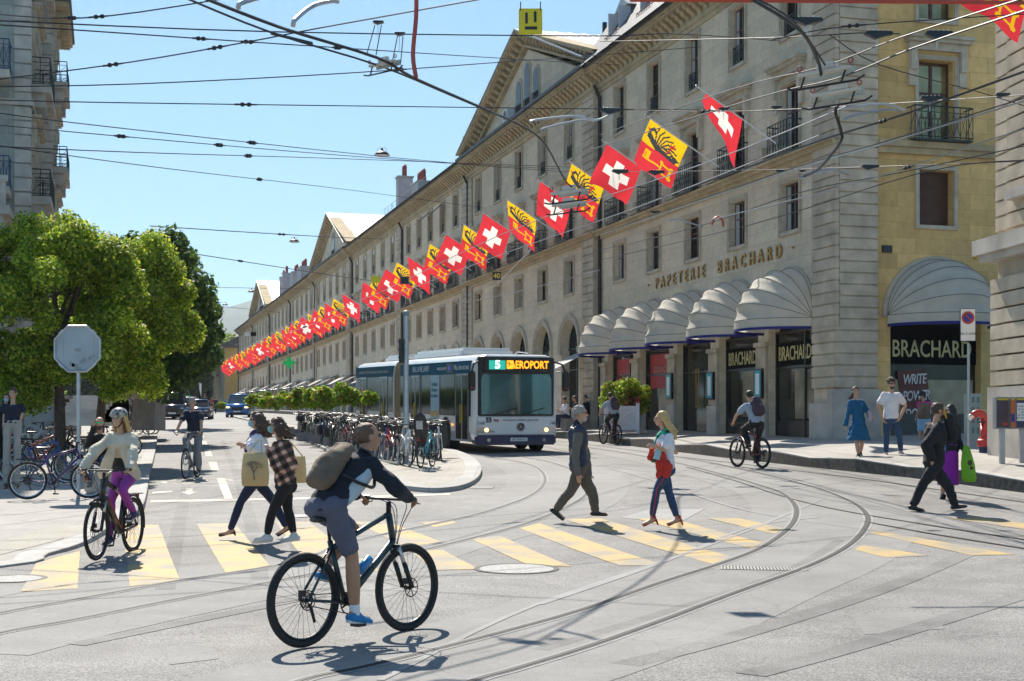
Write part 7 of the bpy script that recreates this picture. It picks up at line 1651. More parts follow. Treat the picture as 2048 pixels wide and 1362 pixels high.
    if 'collar' in W: part("collar", lambda b_: b_.cap(neck-u*.05, neck+u*.03+Vector((0, 0, .01)), .075*s, .062*s), W['collar'], nz=.003)
    if 'scarf' in W:
        part("scarf", lambda b_: (b_.cap(neck-u*.03, neck+u*.03, .075*s, .07*s), b_.chain([neck+fu*.06, chest+fu*.13-shd*.02, chest-u*.12+fu*.14]+([pel+u*.12+fu*.19] if W.get('scarflong') else []), [.05, .05, .04, .035])), W['scarf'], nz=.012, nf=16)
    sh_ = W.get('shoe')
    if sh_:
        kind, m = sh_
        for q in ('L', 'R'):
            ank = J['an'+q]; ft = Vector(J.get('ft'+q, fwd)).normalized(); sd_ = up.cross(ft).normalized(); fu_ = ft.cross(sd_).normalized(); z_ = .045*s
            def shoe(b_):
                o = .008; heel = .0
                if kind in ('heel', 'pump'):
                    hh = .075 if kind == 'heel' else .04; b_.chain([ank-fu_*.045-ft*.035, ank-fu_*.055+ft*.06, ank-fu_*.06+ft*.155*s], [.026, .022, .026]); b_.cap(ank-fu_*.05-ft*.045, ank-fu_*(.05+hh)-ft*.05, .02, .013)
                    if kind == 'heel': b_.cap(ank-ft*.03+sd_*.02, ank-ft*.03-sd_*.02, .03, .03)
                else:
                    for t in (-.018, .018): b_.chain([ank-fu_*.050-ft*.04+sd_*t*.6, ank-fu_*.052+ft*.07*s+sd_*t, ank-fu_*.062+ft*.175*s+sd_*t*.7], [.034, .033, .022])
                    b_.cap(ank-fu_*.01, ank-fu_*.04+ft*.05, .043, .035)
            o_ = part("shoe", shoe, m, nz=.0, vox=.009)
            if kind == 'sneaker' or kind == 'bluesneaker':
                so = PB_(); 
                for t in (-.02, .02): so.chain([ank-fu_*.078-ft*.055+sd_*t*.7, ank-fu_*.08+ft*.08*s+sd_*t, ank-fu_*.076+ft*.195*s+sd_*t*.6], [.016, .016, .013])
                so.build("sole", WHT, o_, org, .008)
    if 'sock' in W:
        for q in ('L', 'R'): part("sock", lambda b_: b_.cap(J['an'+q]-up*.02, J['an'+q].lerp(J['kn'+q], .12), .044, .043), W['sock'], nz=0)
    body['_'] = 0; del body['_']
    J.update(shL=shL, shR=shR, hL=hL, hR=hR, chest=chest, u=u, fu=fu, shd=shd, org=org, side=side, fwd=fwd)
    return body
def thing_vol(name, fn, m, label, cat, org, vox=.012, nz=.006, nf=10, smooth=2, parent=None):
    b_ = PB_(); fn(b_); o = b_.build(name, m, parent, org, vox, nz, nf, smooth)
    if parent is None: o.location = org; setp(o, label, cat)
    return o
# ---- colours
JB = cloth("denim_blue", (.025, .06, .13), var=.25); JD = cloth("denim_dark", (.012, .022, .06)); KB = cloth("cloth_black", (.012, .012, .013)); KN = cloth("cloth_navy", (.012, .016, .035)); KG = cloth("cloth_grey", (.20, .20, .21)); KW = cloth("cloth_white", (.78, .77, .80), trans=.12)
KC = cloth("cloth_cream", (.68, .60, .46), trans=.1); KP = cloth("leggings_magenta", (.30, .05, .32)); KSH = cloth("shorts_slate", (.10, .105, .15)); KO = cloth("trousers_olive", (.115, .095, .07)); KTW = cloth("tweed_sleeve", (.13, .12, .105)); KBAG = cloth("canvas_brown", (.15, .11, .075), var=.3); KTEAL = cloth("dress_teal", (.005, .09, .20)); KPUR = cloth("skirt_purple", (.26, .01, .30)); KTOTE = cloth("tote_canvas", (.66, .54, .30), trans=.25)
HB = cloth("hair_dark", (.035, .02, .014), rough=.6); HBK = cloth("hair_black", (.012, .01, .01), rough=.5); HBL = cloth("hair_blonde", (.55, .36, .14), rough=.5); HGR = cloth("hair_grey", (.30, .27, .25), rough=.7); HBR = cloth("hair_brown", (.07, .035, .02), rough=.6); SHV = cloth("hair_shaved", (.12, .07, .045), rough=.7, var=.4)
MSK = mat("mask_blue", (.35, .62, .68), .8, trans=.2); MST = mat("mask_teal", (.25, .62, .62), .8, trans=.2)
def V(px, py, Y, dy=0): return P(px, py, Y+dy)
def pose(Y, fwd, head, neck, pel, L, R_, **k):
    """pixel picks at depth Y; L/R_ = dict(el, wr, kn, an) each (px, py, dy)"""
    J = dict(head=V(*head[:2], Y, head[2] if len(head) > 2 else 0), neck=V(*neck[:2], Y, neck[2] if len(neck) > 2 else 0), pel=V(*pel[:2], Y, pel[2] if len(pel) > 2 else 0))
    for q, d in (('L', L), ('R', R_)):
        for n in ('el', 'wr', 'kn', 'an'): J[n+q] = V(d[n][0], d[n][1], Y, d[n][2])
        if 'ft' in d: J['ft'+q] = d['ft']
        if 'hd' in d: J['hd'+q] = d['hd']
        if 'pn' in d: J['pn'+q] = d['pn']
    J.update(k); s_ = J.get('s', 1.); J['neck'] = Vector((J['neck'].x*.6+J['head'].x*.4, J['neck'].y, J['head'].z-.180*s_)); return J
# vest man walking right
J = pose(21.4, (1, .12, 0), (1161, 827), (1150, 862), (1153, 978), dict(el=(1175, 930, .22), wr=(1166, 962, .28), kn=(1184, 985+22, .1), an=(1186, 1026, .08)) and dict(el=(1172, 905, .24), wr=(1178, 948, .22), kn=(1186, 990, .10), an=(1190, 1029-8, .10), ft=(1, .1, -.03)),
         dict(el=(1150, 910, -.24), wr=(1156, 947, -.26), kn=(1146, 975, -.1), an=(1112, 1018, -.12), ft=(.8, .0, -.62)), look=(1, .0, -.08))
J['pel'] = V(1158, 930, 21.4); 
person("man in a quilted navy gilet and olive trousers striding right over the yellow stripes", J, (1, .12, 0), dict(hair=('swept', HGR), beard=cloth("beard_grey", (.45, .38, .33)), glasses=mat("glasses_red", (.25, .03, .02), .3), shades=1, top=('long', KTW), to=.022, hem=-.10, belly=.03, over=('none', cloth("gilet_navy", (.012, .022, .05), rough=.5), .040, -.10, "gilet"), onz=.012, bottom=('trousers', KO), shoe=('shoe', BLK), collar=KN), vox=.012)
# quilting on the gilet is modelled as horizontal seams
# blonde woman walking left
J = pose(20.4, (-1, -.25, 0), (1322, 838), (1330, 868), (1330, 930), dict(el=(1328, 900, -.22), wr=(1312, 892, -.30), kn=(1314, 978, -.06), an=(1304, 1035, -.05), hd=(-1, 0, .1), ft=(-.95, -.2, -.35)),
         dict(el=(1352, 905, .18), wr=(1322, 896, -.05), kn=(1338, 985, .12), an=(1354, 1035, .1), hd=(-1, 0, .1), ft=(-.95, -.1, -.30)), look=(-1, -.15, -.35), wind=(.10, 0, .02), s=.95)
J['neck'] = V(1331, 866, 20.4); J['pel'] = V(1332, 936, 20.4)
bl = person("blonde woman in a white blouse and blue jeans walking left over the yellow stripes", J, (-1, -.25, 0), dict(hair=('long', HBL), glasses=mat("glasses_clear", (.5, .4, .35), .2, .3), top=('short', KW), to=.02, hem=.0, tnz=.012, bottom=('jeans', JB), cuff=.86, shoe=('heel', mat("shoe_red", (.42, .04, .02), .4)), scarf=mat("scarf_green", (.02, .30, .20), .8, var=1.0, scale=22), scarflong=1), female=True, vox=.011)
jorg = J['org']; t = MB(); pts = [J['hL'].lerp(J['knL'], i/6)+Vector((-.01, -.105+.035*i/6, 0)) for i in range(7)]+[J['knL'].lerp(J['anL'], i/5)+Vector((-.005, -.075+.02*i/5, 0)) for i in range(1, 6)]
t.tube([p-jorg for p in pts], .008, 5); t.build("red_side_stripe", mat("stripe_red", (.5, .03, .05), .7), bl)
w_ = J['wrR']; thing_vol("jacket", lambda b_: (b_.chain([w_+Vector((-.02, -.1, .0)), w_+Vector((-.12, -.12, -.06)), w_+Vector((-.16, -.12, -.14))], [.05, .06, .04]), b_.chain([w_+Vector((-.06, -.12, -.05)), w_+Vector((-.03, -.14, -.25)), w_+Vector((-.06, -.14, -.42))], [.05, .07, .03]), b_.chain([w_+Vector((.0, -.1, -.1)), w_+Vector((.06, -.12, -.28)), w_+Vector((.05, -.12, -.38))], [.05, .08, .05])), cloth("cloth_red", (.50, .03, .015)), "crumpled red jacket hanging from the blonde woman's arm", "jacket", w_+Vector((0, -.1, -.45)), nz=.02, nf=14)
mb = MB(); mb.box((0, 0, 0), (.09, .01, .16), M=Matrix.Rotation(R(12), 3, 'Y')); mb.build("surgical_mask", MSK, label="pale blue face mask held in the blonde woman's hands", cat="face mask", loc=w_+Vector((-.07, -.2, -.08)))
# two women left
J = pose(19.2, (-1, -.1, 0), (513, 841), (521, 872), (505, 950), dict(el=(525, 905, -.20), wr=(500, 893, -.22), kn=(483, 1000, -.06), an=(461, 1058, -.05), hd=(-1, .1, .2), ft=(-1, -.05, -.15)),
         dict(el=(510, 910, .2), wr=(492, 892, .14), kn=(545, 1000, .1), an=(572, 1052, .1), hd=(-1, 0, .3), ft=(-.9, 0, -.45)), look=(-1, -.1, -.05), wind=(.03, 0, 0), s=.95)
J['pel'] = V(512, 955, 19.2)
person("woman in a white jacket and dark jeans walking left, farther of the masked pair", J, (-1, -.1, 0), dict(hair=('curly', HBR), mask=MSK, glasses=BLK, top=('long', KW), to=.026, hem=-.08, bottom=('jeans', JD), shoe=('pump', BLK), scarf=mat("scarf_plum", (.08, .04, .14), .8, var=.8, scale=18)), female=True)
J2 = pose(17.9, (-1, -.1, 0), (553, 852), (566, 882), (572, 968), dict(el=(545, 920, -.22), wr=(535, 888, -.20), kn=(545, 1020, -.06), an=(534, 1070, -.05), hd=(-.5, 0, .8), ft=(-1, -.05, -.1)),
         dict(el=(585, 930, .2), wr=(560, 930, .22), kn=(575, 1015, .1), an=(588, 1068, .1), ft=(-1, 0, -.12)), look=(-1, -.05, -.1), wind=(.035, 0, 0), s=.95)
J2['elL'] = V(556, 938, 17.9, -.24); J2['wrL'] = V(541, 905, 17.9, -.22)
person("woman in a brown plaid overshirt and black trousers walking left, nearer of the masked pair", J2, (-1, -.1, 0), dict(hair=('wavy', HBR), mask=MST, glasses=BLK, top=('long', KW), hem=-.10, to=.012, over=('long', plaid("plaid_brown"), .034, -.02, "overshirt"), bottom=('jeans', KB), cuff=.85, lnz=.006, shoe=('sneaker', mat("shoe_white", (.62, .62, .60), .5))), female=True)
def tote(px0, px1, py0, py1, Y, label, m, art=False, strap=None):
    a, c = P(px0, py1, Y), P(px1, py0, Y); o = Vector(((a.x+c.x)/2, Y, a.z)); w2, h2 = (c.x-a.x)/2, c.z-a.z
    mb = MB(); mb.smooth = True; R_ = []
    for t, kx, ky in ((0, .92, .3), (.08, 1, .8), (.4, 1.02, 1), (.8, .93, .7), (1, .86, .25)): R_.append([Vector((w2*kx*(max(min(1.25*math.cos(x), 1), -1)), .055*ky*math.sin(x), h2*t)) for x in [2*PI*i/20 for i in range(20)]])
    mb.rings(R_); b = mb.build("tote_bag", m, label=label, cat="tote bag", loc=o)
    if art:
        t = MB(); r_ = random.Random(4)
        def br(p, a_, l, w3, n):
            q = (p[0]+l*math.cos(a_), p[1]+l*math.sin(a_)); t.cyl((p[0], -.062, p[1]), (q[0], -.062, q[1]), w3, w3*.7, 4)
            if n: 
                for da in (-.55, 0.05, .5): br(q, a_+da+r_.uniform(-.15, .15), l*.68, w3*.65, n-1)
        br((.0, h2*.18), PI/2+.1, h2*.22, .007, 4); t.build("printed_tree", mat("ink_grey", (.12, .12, .13), .9), b)
    if strap:
        t = MB(); 
        for dx in (-.5, .5): t.tube([Vector((dx*w2, 0, h2)), (strap-o)+Vector((dx*.03, 0, 0))], .008, 4)
        t.build("strap", m, b)
    return b
tote(484, 537, 905, 972, 18.75, "cream tote bag printed with a grey tree on the white jacketed woman", KTOTE, True, V(520, 880, 18.9))
tote(583, 612, 912, 966, 18.4, "plain cream tote bag behind the plaid overshirt", KTOTE, False, V(580, 885, 18.3))
# suit man and woman in purple
J = pose(22.9, (1, .15, 0), (1876, 822), (1868, 848), (1868, 925), dict(el=(1902, 862, .2), wr=(1893, 838, .05), kn=(1898, 975, .1), an=(1909, 1008, .08), hd=(0, 0, 1), pn=(-.8, 0, -.2), ft=(1, .1, .12)),
         dict(el=(1852, 890, -.24), wr=(1862, 915, -.2), kn=(1848, 965, -.1), an=(1826, 1010, -.1), ft=(1, 0, -.2)), look=(1, .35, -.1), s=1.06)
J['elL'] = V(1906, 872, 22.9, -.05); J['wrL'] = V(1897, 834, 22.9, -.08)
person("man in a black suit crossing right with a yellow phone at his ear", J, (1, .15, 0), dict(hair=('short', HBR), beard=HBR, glasses=BLK, top=('long', cloth("shirt_blue", (.15, .25, .55))), to=.006, over=('long', KB, .046, -.14, "suit_jacket"), slv=.97, hem=0, belly=.08, bottom=('trousers', cloth("suit_trousers", (.014, .014, .017))), shoe=('shoe', mat("shoe_black_gloss", (.01, .01, .01), .2))), vox=.012)
mb = MB(); mb.box((0, 0, 0), (.02, .075, .15), M=Matrix.Rotation(R(-14), 3, 'Y')); mb.build("phone", mat("phone_yellow", (.55, .33, .02), .4), label="yellow phone at the suited man's ear", cat="phone", loc=V(1890, 828, 22.78), bevel=.006)
J = pose(24.6, (-.15, 1, 0), (1900, 822), (1902, 846), (1898, 905), dict(el=(1890, 880, .02), wr=(1888, 905, 0), kn=(1889, 960, .05), an=(1885, 990, .12), ft=(0, 1, -.9)),
         dict(el=(1917, 878, .0), wr=(1929, 905, -.05), kn=(1902, 955, -.05), an=(1905, 996, -.1), ft=(0, 1, 0)), s=.97)
person("woman with black hair in a long purple skirt, half hidden by the suited man", J, (-.15, 1, 0), dict(hair=('long', HBK), top=('long', KB), hem=0, bottom=('skirt', KPUR), skirt=(.72, .03), shoe=('shoe', KB)), female=True)
mb = MB(); mb.smooth = True; R_ = []
for t, w2 in ((0, .13), (.1, .17), (.5, .16), (.85, .10), (1, .06)): R_.append([Vector((.12*(1-t)*.5+w2*math.cos(x)*.75, .05*math.sin(x), .62*t)) for x in [2*PI*i/16 for i in range(16)]])
mb.rings(R_); b = mb.build("shopping_bag", mat("bag_lime", (.22, .50, .01), .35, trans=.3, var=.15), label="lime green shopping bag held by the woman in purple", cat="shopping bag", loc=P(1932, 964, 24.4)); 
mb = MB(); mb.sph((.05, -.05, .33), (.04, .012, .05)); mb.sph((.08, -.05, .24), (.03, .012, .03)); mb.build("brown_print", HBR, b)
# blue dress and white T-shirt couple
J = pose(32.6, (.05, -1, 0), (1711, 783), (1713, 804), (1718, 851), dict(el=(1735, 824, -.05), wr=(1744, 838, -.22), kn=(1725, 879, .03), an=(1721, 905, .1), hd=(.4, -1, .2), ft=(0, -1, -.7)),
         dict(el=(1697, 825, 0), wr=(1691, 850, -.05), kn=(1713, 882, -.1), an=(1717, 909, -.12), hd=(0, -.2, -1), ft=(0, -1, -.2)), look=(0, -1, .05), s=.95, wind=(-.12, 0, .0))
person("woman in a short teal dotted dress walking towards the crossing", J, (.05, -1, 0), dict(hair=('pony', HBR), top=('long', KTEAL), to=.022, hem=.05, tnz=.01, bottom=('dress', KTEAL), skirt=(.5, .12), lnz=.012, shoe=('shoe', BLK)), female=True, vox=.013)
J['wrR']; 
mb = MB(); mb.box((0, 0, 0), (.10, .08, .25)); mb.build("handbag", mat("bag_lilac", (.35, .28, .33), .4), label="lilac handbag under the arm of the woman in teal", cat="handbag", loc=V(1740, 832, 32.3), bevel=.02)
J = pose(32.7, (0, -1, 0), (1783, 768), (1782, 787), (1782, 838), dict(el=(1811, 811, .05), wr=(1800, 836, -.05), kn=(1799, 874, -.04), an=(1802, 901, -.02), hd=(-.6, -.2, -.7), ft=(.25, -1, -.3)),
         dict(el=(1756, 812, .0), wr=(1765, 838, -.05), kn=(1773, 874, -.02), an=(1772, 904, -.05), hd=(.5, -.1, -.8), ft=(-.05, -1, -.3)), look=(.1, -1, -.3), s=1.02)
ts = person("man in a plain white T-shirt and blue jeans beside the woman in teal", J, (0, -1, 0), dict(hair=('curlyman', HBR), beard=HBR, glasses=BLK, top=('short', KW), to=.026, hem=-.02, bottom=('jeans', JB), shoe=('sneaker', mat("shoe_beige", (.45, .38, .34), .7))), vox=.013)
# woman browsing the shop window
J = pose(38.2, (.45, .9, 0), (1844, 790, .15), (1849, 800, .1), (1848, 838), dict(el=(1838, 817, .1), wr=(1832, 836, .2), kn=(1840, 862, .05), an=(1839, 882, .05)),
         dict(el=(1862, 815, .1), wr=(1870, 812, .3), kn=(1849, 862, -.05), an=(1850, 883, -.05)), look=(.3, 1, -.5), s=.94)
person("woman in a pink top and pale shorts bending to the shop window", J, (.45, .9, 0), dict(hair=('bob', HBK), top=('short', cloth("top_pink", (.55, .02, .25))), bottom=('shorts', cloth("shorts_pale_blue", (.28, .48, .65))), shoe=('shoe', mat("shoe_yellow", (.65, .42, .01), .5))), female=True, vox=.014)
tote(1836, 1860, 806, 838, 37.8, "beige and black shoulder bag of the woman in pink", KBAG)
# black polo man and companion at the left edge
J = pose(28.8, (.1, -1, 0), (26, 790), (26, 801), (26, 846), dict(el=(45, 822, .05), wr=(40, 842, -.02), kn=(35, 873, -.03), an=(34, 893, 0), hd=(-.4, -.1, -.9), ft=(.1, -1, -.3)),
         dict(el=(10, 826, 0), wr=(7, 848, -.05), kn=(14, 873, -.05), an=(12, 897, -.06), hd=(0, -.2, -1), ft=(-.1, -1, -.3)), look=(0, -1, 0), s=.97)
J['head'] = V(26, 787, 28.8)
for q in ('anL', 'anR'): J[q].z = top_l(J[q].x, J[q].y)+.09
person("man in a black polo shirt and light grey trousers at the left edge", J, (.1, -1, 0), dict(hair=('short', HBR), top=('short', KN), to=.02, hem=-.03, bottom=('trousers', cloth("trousers_light", (.38, .35, .31))), shoe=('shoe', cloth("shoe_brown", (.10, .06, .04)))), vox=.012)
J = pose(31.5, (.2, -1, 0), (13, 797), (8, 812), (6, 850), dict(el=(20, 830, 0), wr=(18, 845, -.1), kn=(12, 878, 0), an=(12, 900, 0)), dict(el=(-6, 830, 0), wr=(-8, 850, 0), kn=(0, 878, .1), an=(-2, 900, .1)), look=(.1, -1, -.3), s=.92)
for q in ('anL', 'anR'): J[q].z = top_l(J[q].x, J[q].y)+.09
person("dark haired woman with a lowered blue mask, cut by the left edge", J, (.2, -1, 0), dict(hair=('long', HBK), top=('long', KB), bottom=('trousers', KB), shoe=('shoe', KB), mask=MSK), female=True, vox=.016)
# man sitting behind the woman cyclist
def seated(px, py, Y, fwd, label, W, hgt_=.45, top=None, phone=False, s=.97, female=False, zg=None):
    g = Vector(((px-HX)/F*Y, Y, 0)); g.z = zg(g.x, g.y); f = Vector(fwd).normalized(); l = UP.cross(f); pel = g+UP*hgt_+UP*.1; nk = pel+UP*.47+f*.10; J = dict(pel=pel, neck=nk, head=nk+UP*.17+f*.05, s=s)
    for q, sg in (('L', 1), ('R', -1)):
        J['kn'+q] = pel+f*.42+l*sg*.12-UP*.02; J['an'+q] = J['kn'+q]+f*.02-UP*(hgt_-.02); J['el'+q] = nk+l*sg*.24-UP*.30+f*.08; J['wr'+q] = J['el'+q]+f*.22-l*sg*.1+UP*.06
    if phone: J['elR'] = nk-l*.22-UP*.26+f*.14; J['wrR'] = J['head']-l*.09+f*.08-UP*.08; J['hdR'] = (0, 0, 1)
    J['look'] = f-UP*.1
    return person(label, J, f, W, female=female, vox=.014, org=g)
seated(202, 0, 26.5, (.1, -1, 0), "bearded man in mirrored green sunglasses sitting with a phone behind the woman cyclist", dict(hair=('bald', SHV), beard=HBR, glasses=mat("mirror_green", (.02, .6, .2), .1, .5), shades=1, top=('long', KB), bottom=('jeans', JB), shoe=('shoe', BLK)), phone=True, zg=lambda x, y: top_l(x, y)+.12)
mb = MB(); mb.bb(-.3, .3, -.25, .25, 0, .48); gx = (202-HX)/F*26.6; mb.build("low_block", STB, label="low stone block seat behind the woman cyclist", cat="seat", loc=(gx, 26.8, top_l(gx, 26.8)), bevel=.03)
for i, (px, Y, W, lab, fm) in enumerate(((1134, 58.5, dict(hair=('short', HBR), top=('long', KW), bottom=('jeans', JD), shoe=('shoe', BLK)), "man in a white shirt sitting on the step behind the bus", False), (1155, 59.5, dict(hair=('short', HBK), top=('short', KB), bottom=('jeans', JD), shoe=('shoe', BLK)), "dark haired man in black sitting beside the white shirt man", False), (1176, 60.5, dict(hair=('bob', HBK), top=('long', KB), bottom=('jeans', KB), shoe=('shoe', BLK)), "person in black sitting nearest the downpipe", True))):
    seated(px, 0, Y, (-.9, -.45, 0), lab, W, zg=lambda x, y: top_right(x, y)+.1, female=fm)
    gx = (px-HX)/F*Y+.15; mb = MB(); mb.bb(-.3, .3, -.2, .3, 0, .52); mb.build("low_block", STG, label="%s low stone seat under the group sitting behind the bus" % ["left", "middle", "right"][i], cat="seat", loc=(gx, Y+.15, top_right(gx, Y)), rz=R(25))
# ---------------------------------------------------------------- ridden bicycles and riders
def rider(b, label, W, lean=.30, crank=R(-80), style='mtb', s=1., female=False, vox=.012, look=None, handx=-.03, ground=None, base=1.06, r=.345, saddle_h=.95, barh=1.03, grip=.27, up_=.0, twist=0, skin=None, seed=0):
    M_ = Matrix.LocRotScale(b.location, b.rotation_euler, None); L = lambda x, y, z: M_ @ Vector((x, y, z)); M3 = M_.to_3x3(); f = M3 @ Vector((1, 0, 0)); l = M3 @ Vector((0, 1, 0))
    bbx = -base/2+.43; sx = bbx-.19; gx = base/2-.20+handx; pel = L(sx+.0, 0, saddle_h+.11); nk = L(sx+lean*1.25*s, 0, saddle_h+.11+math.sqrt(max(.52**2-(lean*1.25)**2, .1))*s)
    J = dict(pel=pel, neck=nk, s=s, bow=-.02); J['head'] = nk+(f*.07+UP*.165)*s; d = Vector((math.cos(crank), 0, math.sin(crank)))*.17
    hL, hR = pel+l*.09, pel-l*.09
    for q, sg, dd, h in (('L', 1, -d, hL), ('R', -1, d, hR)):
        pdl = L(bbx+dd.x, sg*.12, r-.06+dd.z); J['an'+q] = pdl+UP*.10-f*.06; J['kn'+q] = ik(h, J['an'+q], .44*s, .43*s, f+UP*.3); J['ft'+q] = (f*1-UP*.18)
        wr = L(gx-.05, sg*grip, barh+.03); J['wr'+q] = wr-f*.02; sh = nk-UP*.05+l*sg*.175; J['el'+q] = ik(sh, J['wr'+q], .30*s, .27*s, l*sg*.7-UP*.6); J['hd'+q] = (f*.9-l*sg*.25-UP*.25); J['pn'+q] = -UP*1.; J['th'+q] = -l*sg*1.0
    J['curl'] = 1.15; J['look'] = look or f; return J, person(label, J, (f.x, f.y, 0), W, female=female, vox=vox, skin=skin, org=b.location.copy(), seed=seed)
# front cyclist
MTB = mat("frame_petrol", (.02, .045, .055), .35, .3, coat=.3)
b1 = bike(MTB, "dark petrol mountain bike ridden across the foreground", "mtb", r=.365, tr=.029, base=1.14, rimcol=DARK, bar="flat", extras=("bottle",), saddle_h=.97, barh=1.10, tube_r=.022)
c = (P(605, 1200, 10.85)+P(817, 1172, 11.75))/2; hd_ = math.atan2(11.75-10.85, (P(817, 1172, 11.75)-P(605, 1200, 10.85)).x)
place(b1, (c.x, c.y, H(c.x, c.y, .0)), hd_)
J, rd = rider(b1, "man with shaved head in a dark jacket and slate shorts riding the petrol mountain bike", dict(hair=('bald', SHV), top=('long', cloth("jacket_dark_navy", (.010, .014, .022))), to=.022, hem=-.10, slv=.98, bottom=('shorts', KSH), lnz=.010, shoe=('bluesneaker', mat("shoe_blue", (.01, .20, .45), .6)), sock=WHT, collar=KN), lean=.30, crank=R(-72), base=1.14, r=.365, saddle_h=.97, barh=1.10, vox=.009, skin=SKINT, look=(.95, .55, -.05), grip=.30)
o = J['org']; u_, fu_, sd_ = J['u'], J['fu'], J['shd']
lb = PB_(); lb.loft([(J['pel']+u_*(.06+.1*i)-sd_*(.125+.03*i*.5)+fu_*.02, fu_*(.05+.02*math.sin(i)), sd_*.045) for i in range(5)], 12); lb.build("pale_side_panel", cloth("panel_pale", (.42, .50, .55)), rd, o, .01)
M_ = frameM(J['neck']-u_*.14-fu_*.146+sd_*-.03-o, -sd_*1., u_); place_text("ie", M_, rd, .13, WHT, .012, 1, .004, "jacket_letters")
bp = thing_vol("backpack", lambda b_: (b_.loft([(J['pel']+u_*(.03+.43*t)-fu_*(.195+.02*math.sin(PI*t)), sd_*(.125+.022*math.sin(PI*t)-.03*t), fu_*(.055+.045*math.sin(PI*min(1, t*1.2+.1)))) for t in (0, .15, .4, .65, .85, 1.0)], 20),), KBAG, "worn brown canvas backpack on the foreground cyclist's back", "backpack", o, vox=.012, nz=.010, nf=9)
mb = MB(); 
q0 = J['pel']+u_*.26-fu_*.195-o
mb.tube([q0+sd_*.125*math.cos(a)-fu_*(.098*math.sin(a)) for a in [PI*i/14 for i in range(1, 14)]], .006, 5); mb.build("zip", BLK, bp)
mb = MB()
for s2 in (-1, 1): mb.tube(spline([J['neck']-u_*.02+sd_*s2*.08-fu_*.13-o, J['neck']+sd_*s2*.10+fu_*.0+u_*.012-o, J['chest']+sd_*s2*.14+fu_*.155-o, J['chest']-u_*.12+sd_*s2*.205+fu_*.03-o, J['pel']+u_*.18+sd_*s2*.15-fu_*.16-o], 4), .014, 6)
mb.build("strap", BLK, bp)
# woman on the e-bike, coming towards us
b2 = bike(mat("frame_black_gloss", (.012, .012, .014), .25, coat=.5), "black electric city bicycle ridden towards the camera on the left", "mtb", r=.35, tr=.024, base=1.12, rimcol=DARK, bar="flat", extras=("rack", "guard", "light"), saddle_h=.93, barh=1.06, tube_r=.03)
p0 = G(256, 1101); p1 = G(203, 1125); c = (p0+p1)/2; dv = Vector((p1.x-p0.x, p1.y-p0.y, 0)); place(b2, (c.x, c.y, H(c.x, c.y)), math.atan2(-1, -.12), lean=0)
mb = MB(); mb.tube([(-.11, 0, .32), (.28, 0, .72)], .042, 10); mb.build("battery", mat("battery_red", (.22, .02, .015), .4), b2)
J, rd = rider(b2, "woman in a helmet, cream jacket and magenta leggings riding the black electric bicycle", dict(helmet=mat("helmet_camo", (.30, .29, .25), .3, var=1.1, scale=20), hair=('long', HBL), top=('long', KB), to=.012, hem=-.08, over=('long', KC, .030, .30, "jacket"), onz=.014, bottom=('leggings', KP), shoe=('sneaker', mat("shoe_navy", (.02, .03, .09), .6))), lean=.12, crank=R(-60), base=1.12, r=.35, saddle_h=.93, barh=1.06, female=True, look=(-.35, -1, .0), vox=.010, s=.97, grip=.30, seed=2)
o = J['org']
for sg in (-1, 1):
    fl = PB_(); a = J['neck']-J['u']*.06+J['fu']*.09+J['shd']*sg*.06; b_ = J['chest']-J['u']*.10+J['fu']*.16+J['shd']*sg*.10; c_ = J['pel']+J['u']*.05+J['fu']*.20+J['shd']*sg*.19
    fl.loft([(a, J['shd']*.035, J['fu']*.02), (b_, J['shd']*.065, J['fu']*.022), (c_, J['shd']*.095, J['fu']*.02), (c_-J['u']*.10+J['shd']*sg*.05, J['shd']*.03, J['fu']*.018)], 12); fl.build("jacket_lapel", KC, rd, o, .01, .006, 10)
# man in navy T-shirt
b3 = bike(mat("frame_silver", (.35, .36, .38), .3, .8), "silver city bicycle ridden down the left street", "city", r=.345, tr=.02, base=1.06, bar="flat", extras=("guard",), saddle_h=.97, barh=1.06)
g = G(373, 960); place(b3, (g.x, g.y+.5, H(g.x, g.y+.5)), R(-92))
rider(b3, "grey haired man in a navy T-shirt and grey trousers riding down the left street", dict(hair=('short', HGR), top=('short', KN), to=.022, hem=-.04, belly=.03, bottom=('trousers', KG), shoe=('shoe', BLK)), lean=.12, crank=R(80), saddle_h=.97, barh=1.06, vox=.013, look=(.15, -1, 0), s=1.02, grip=.29)
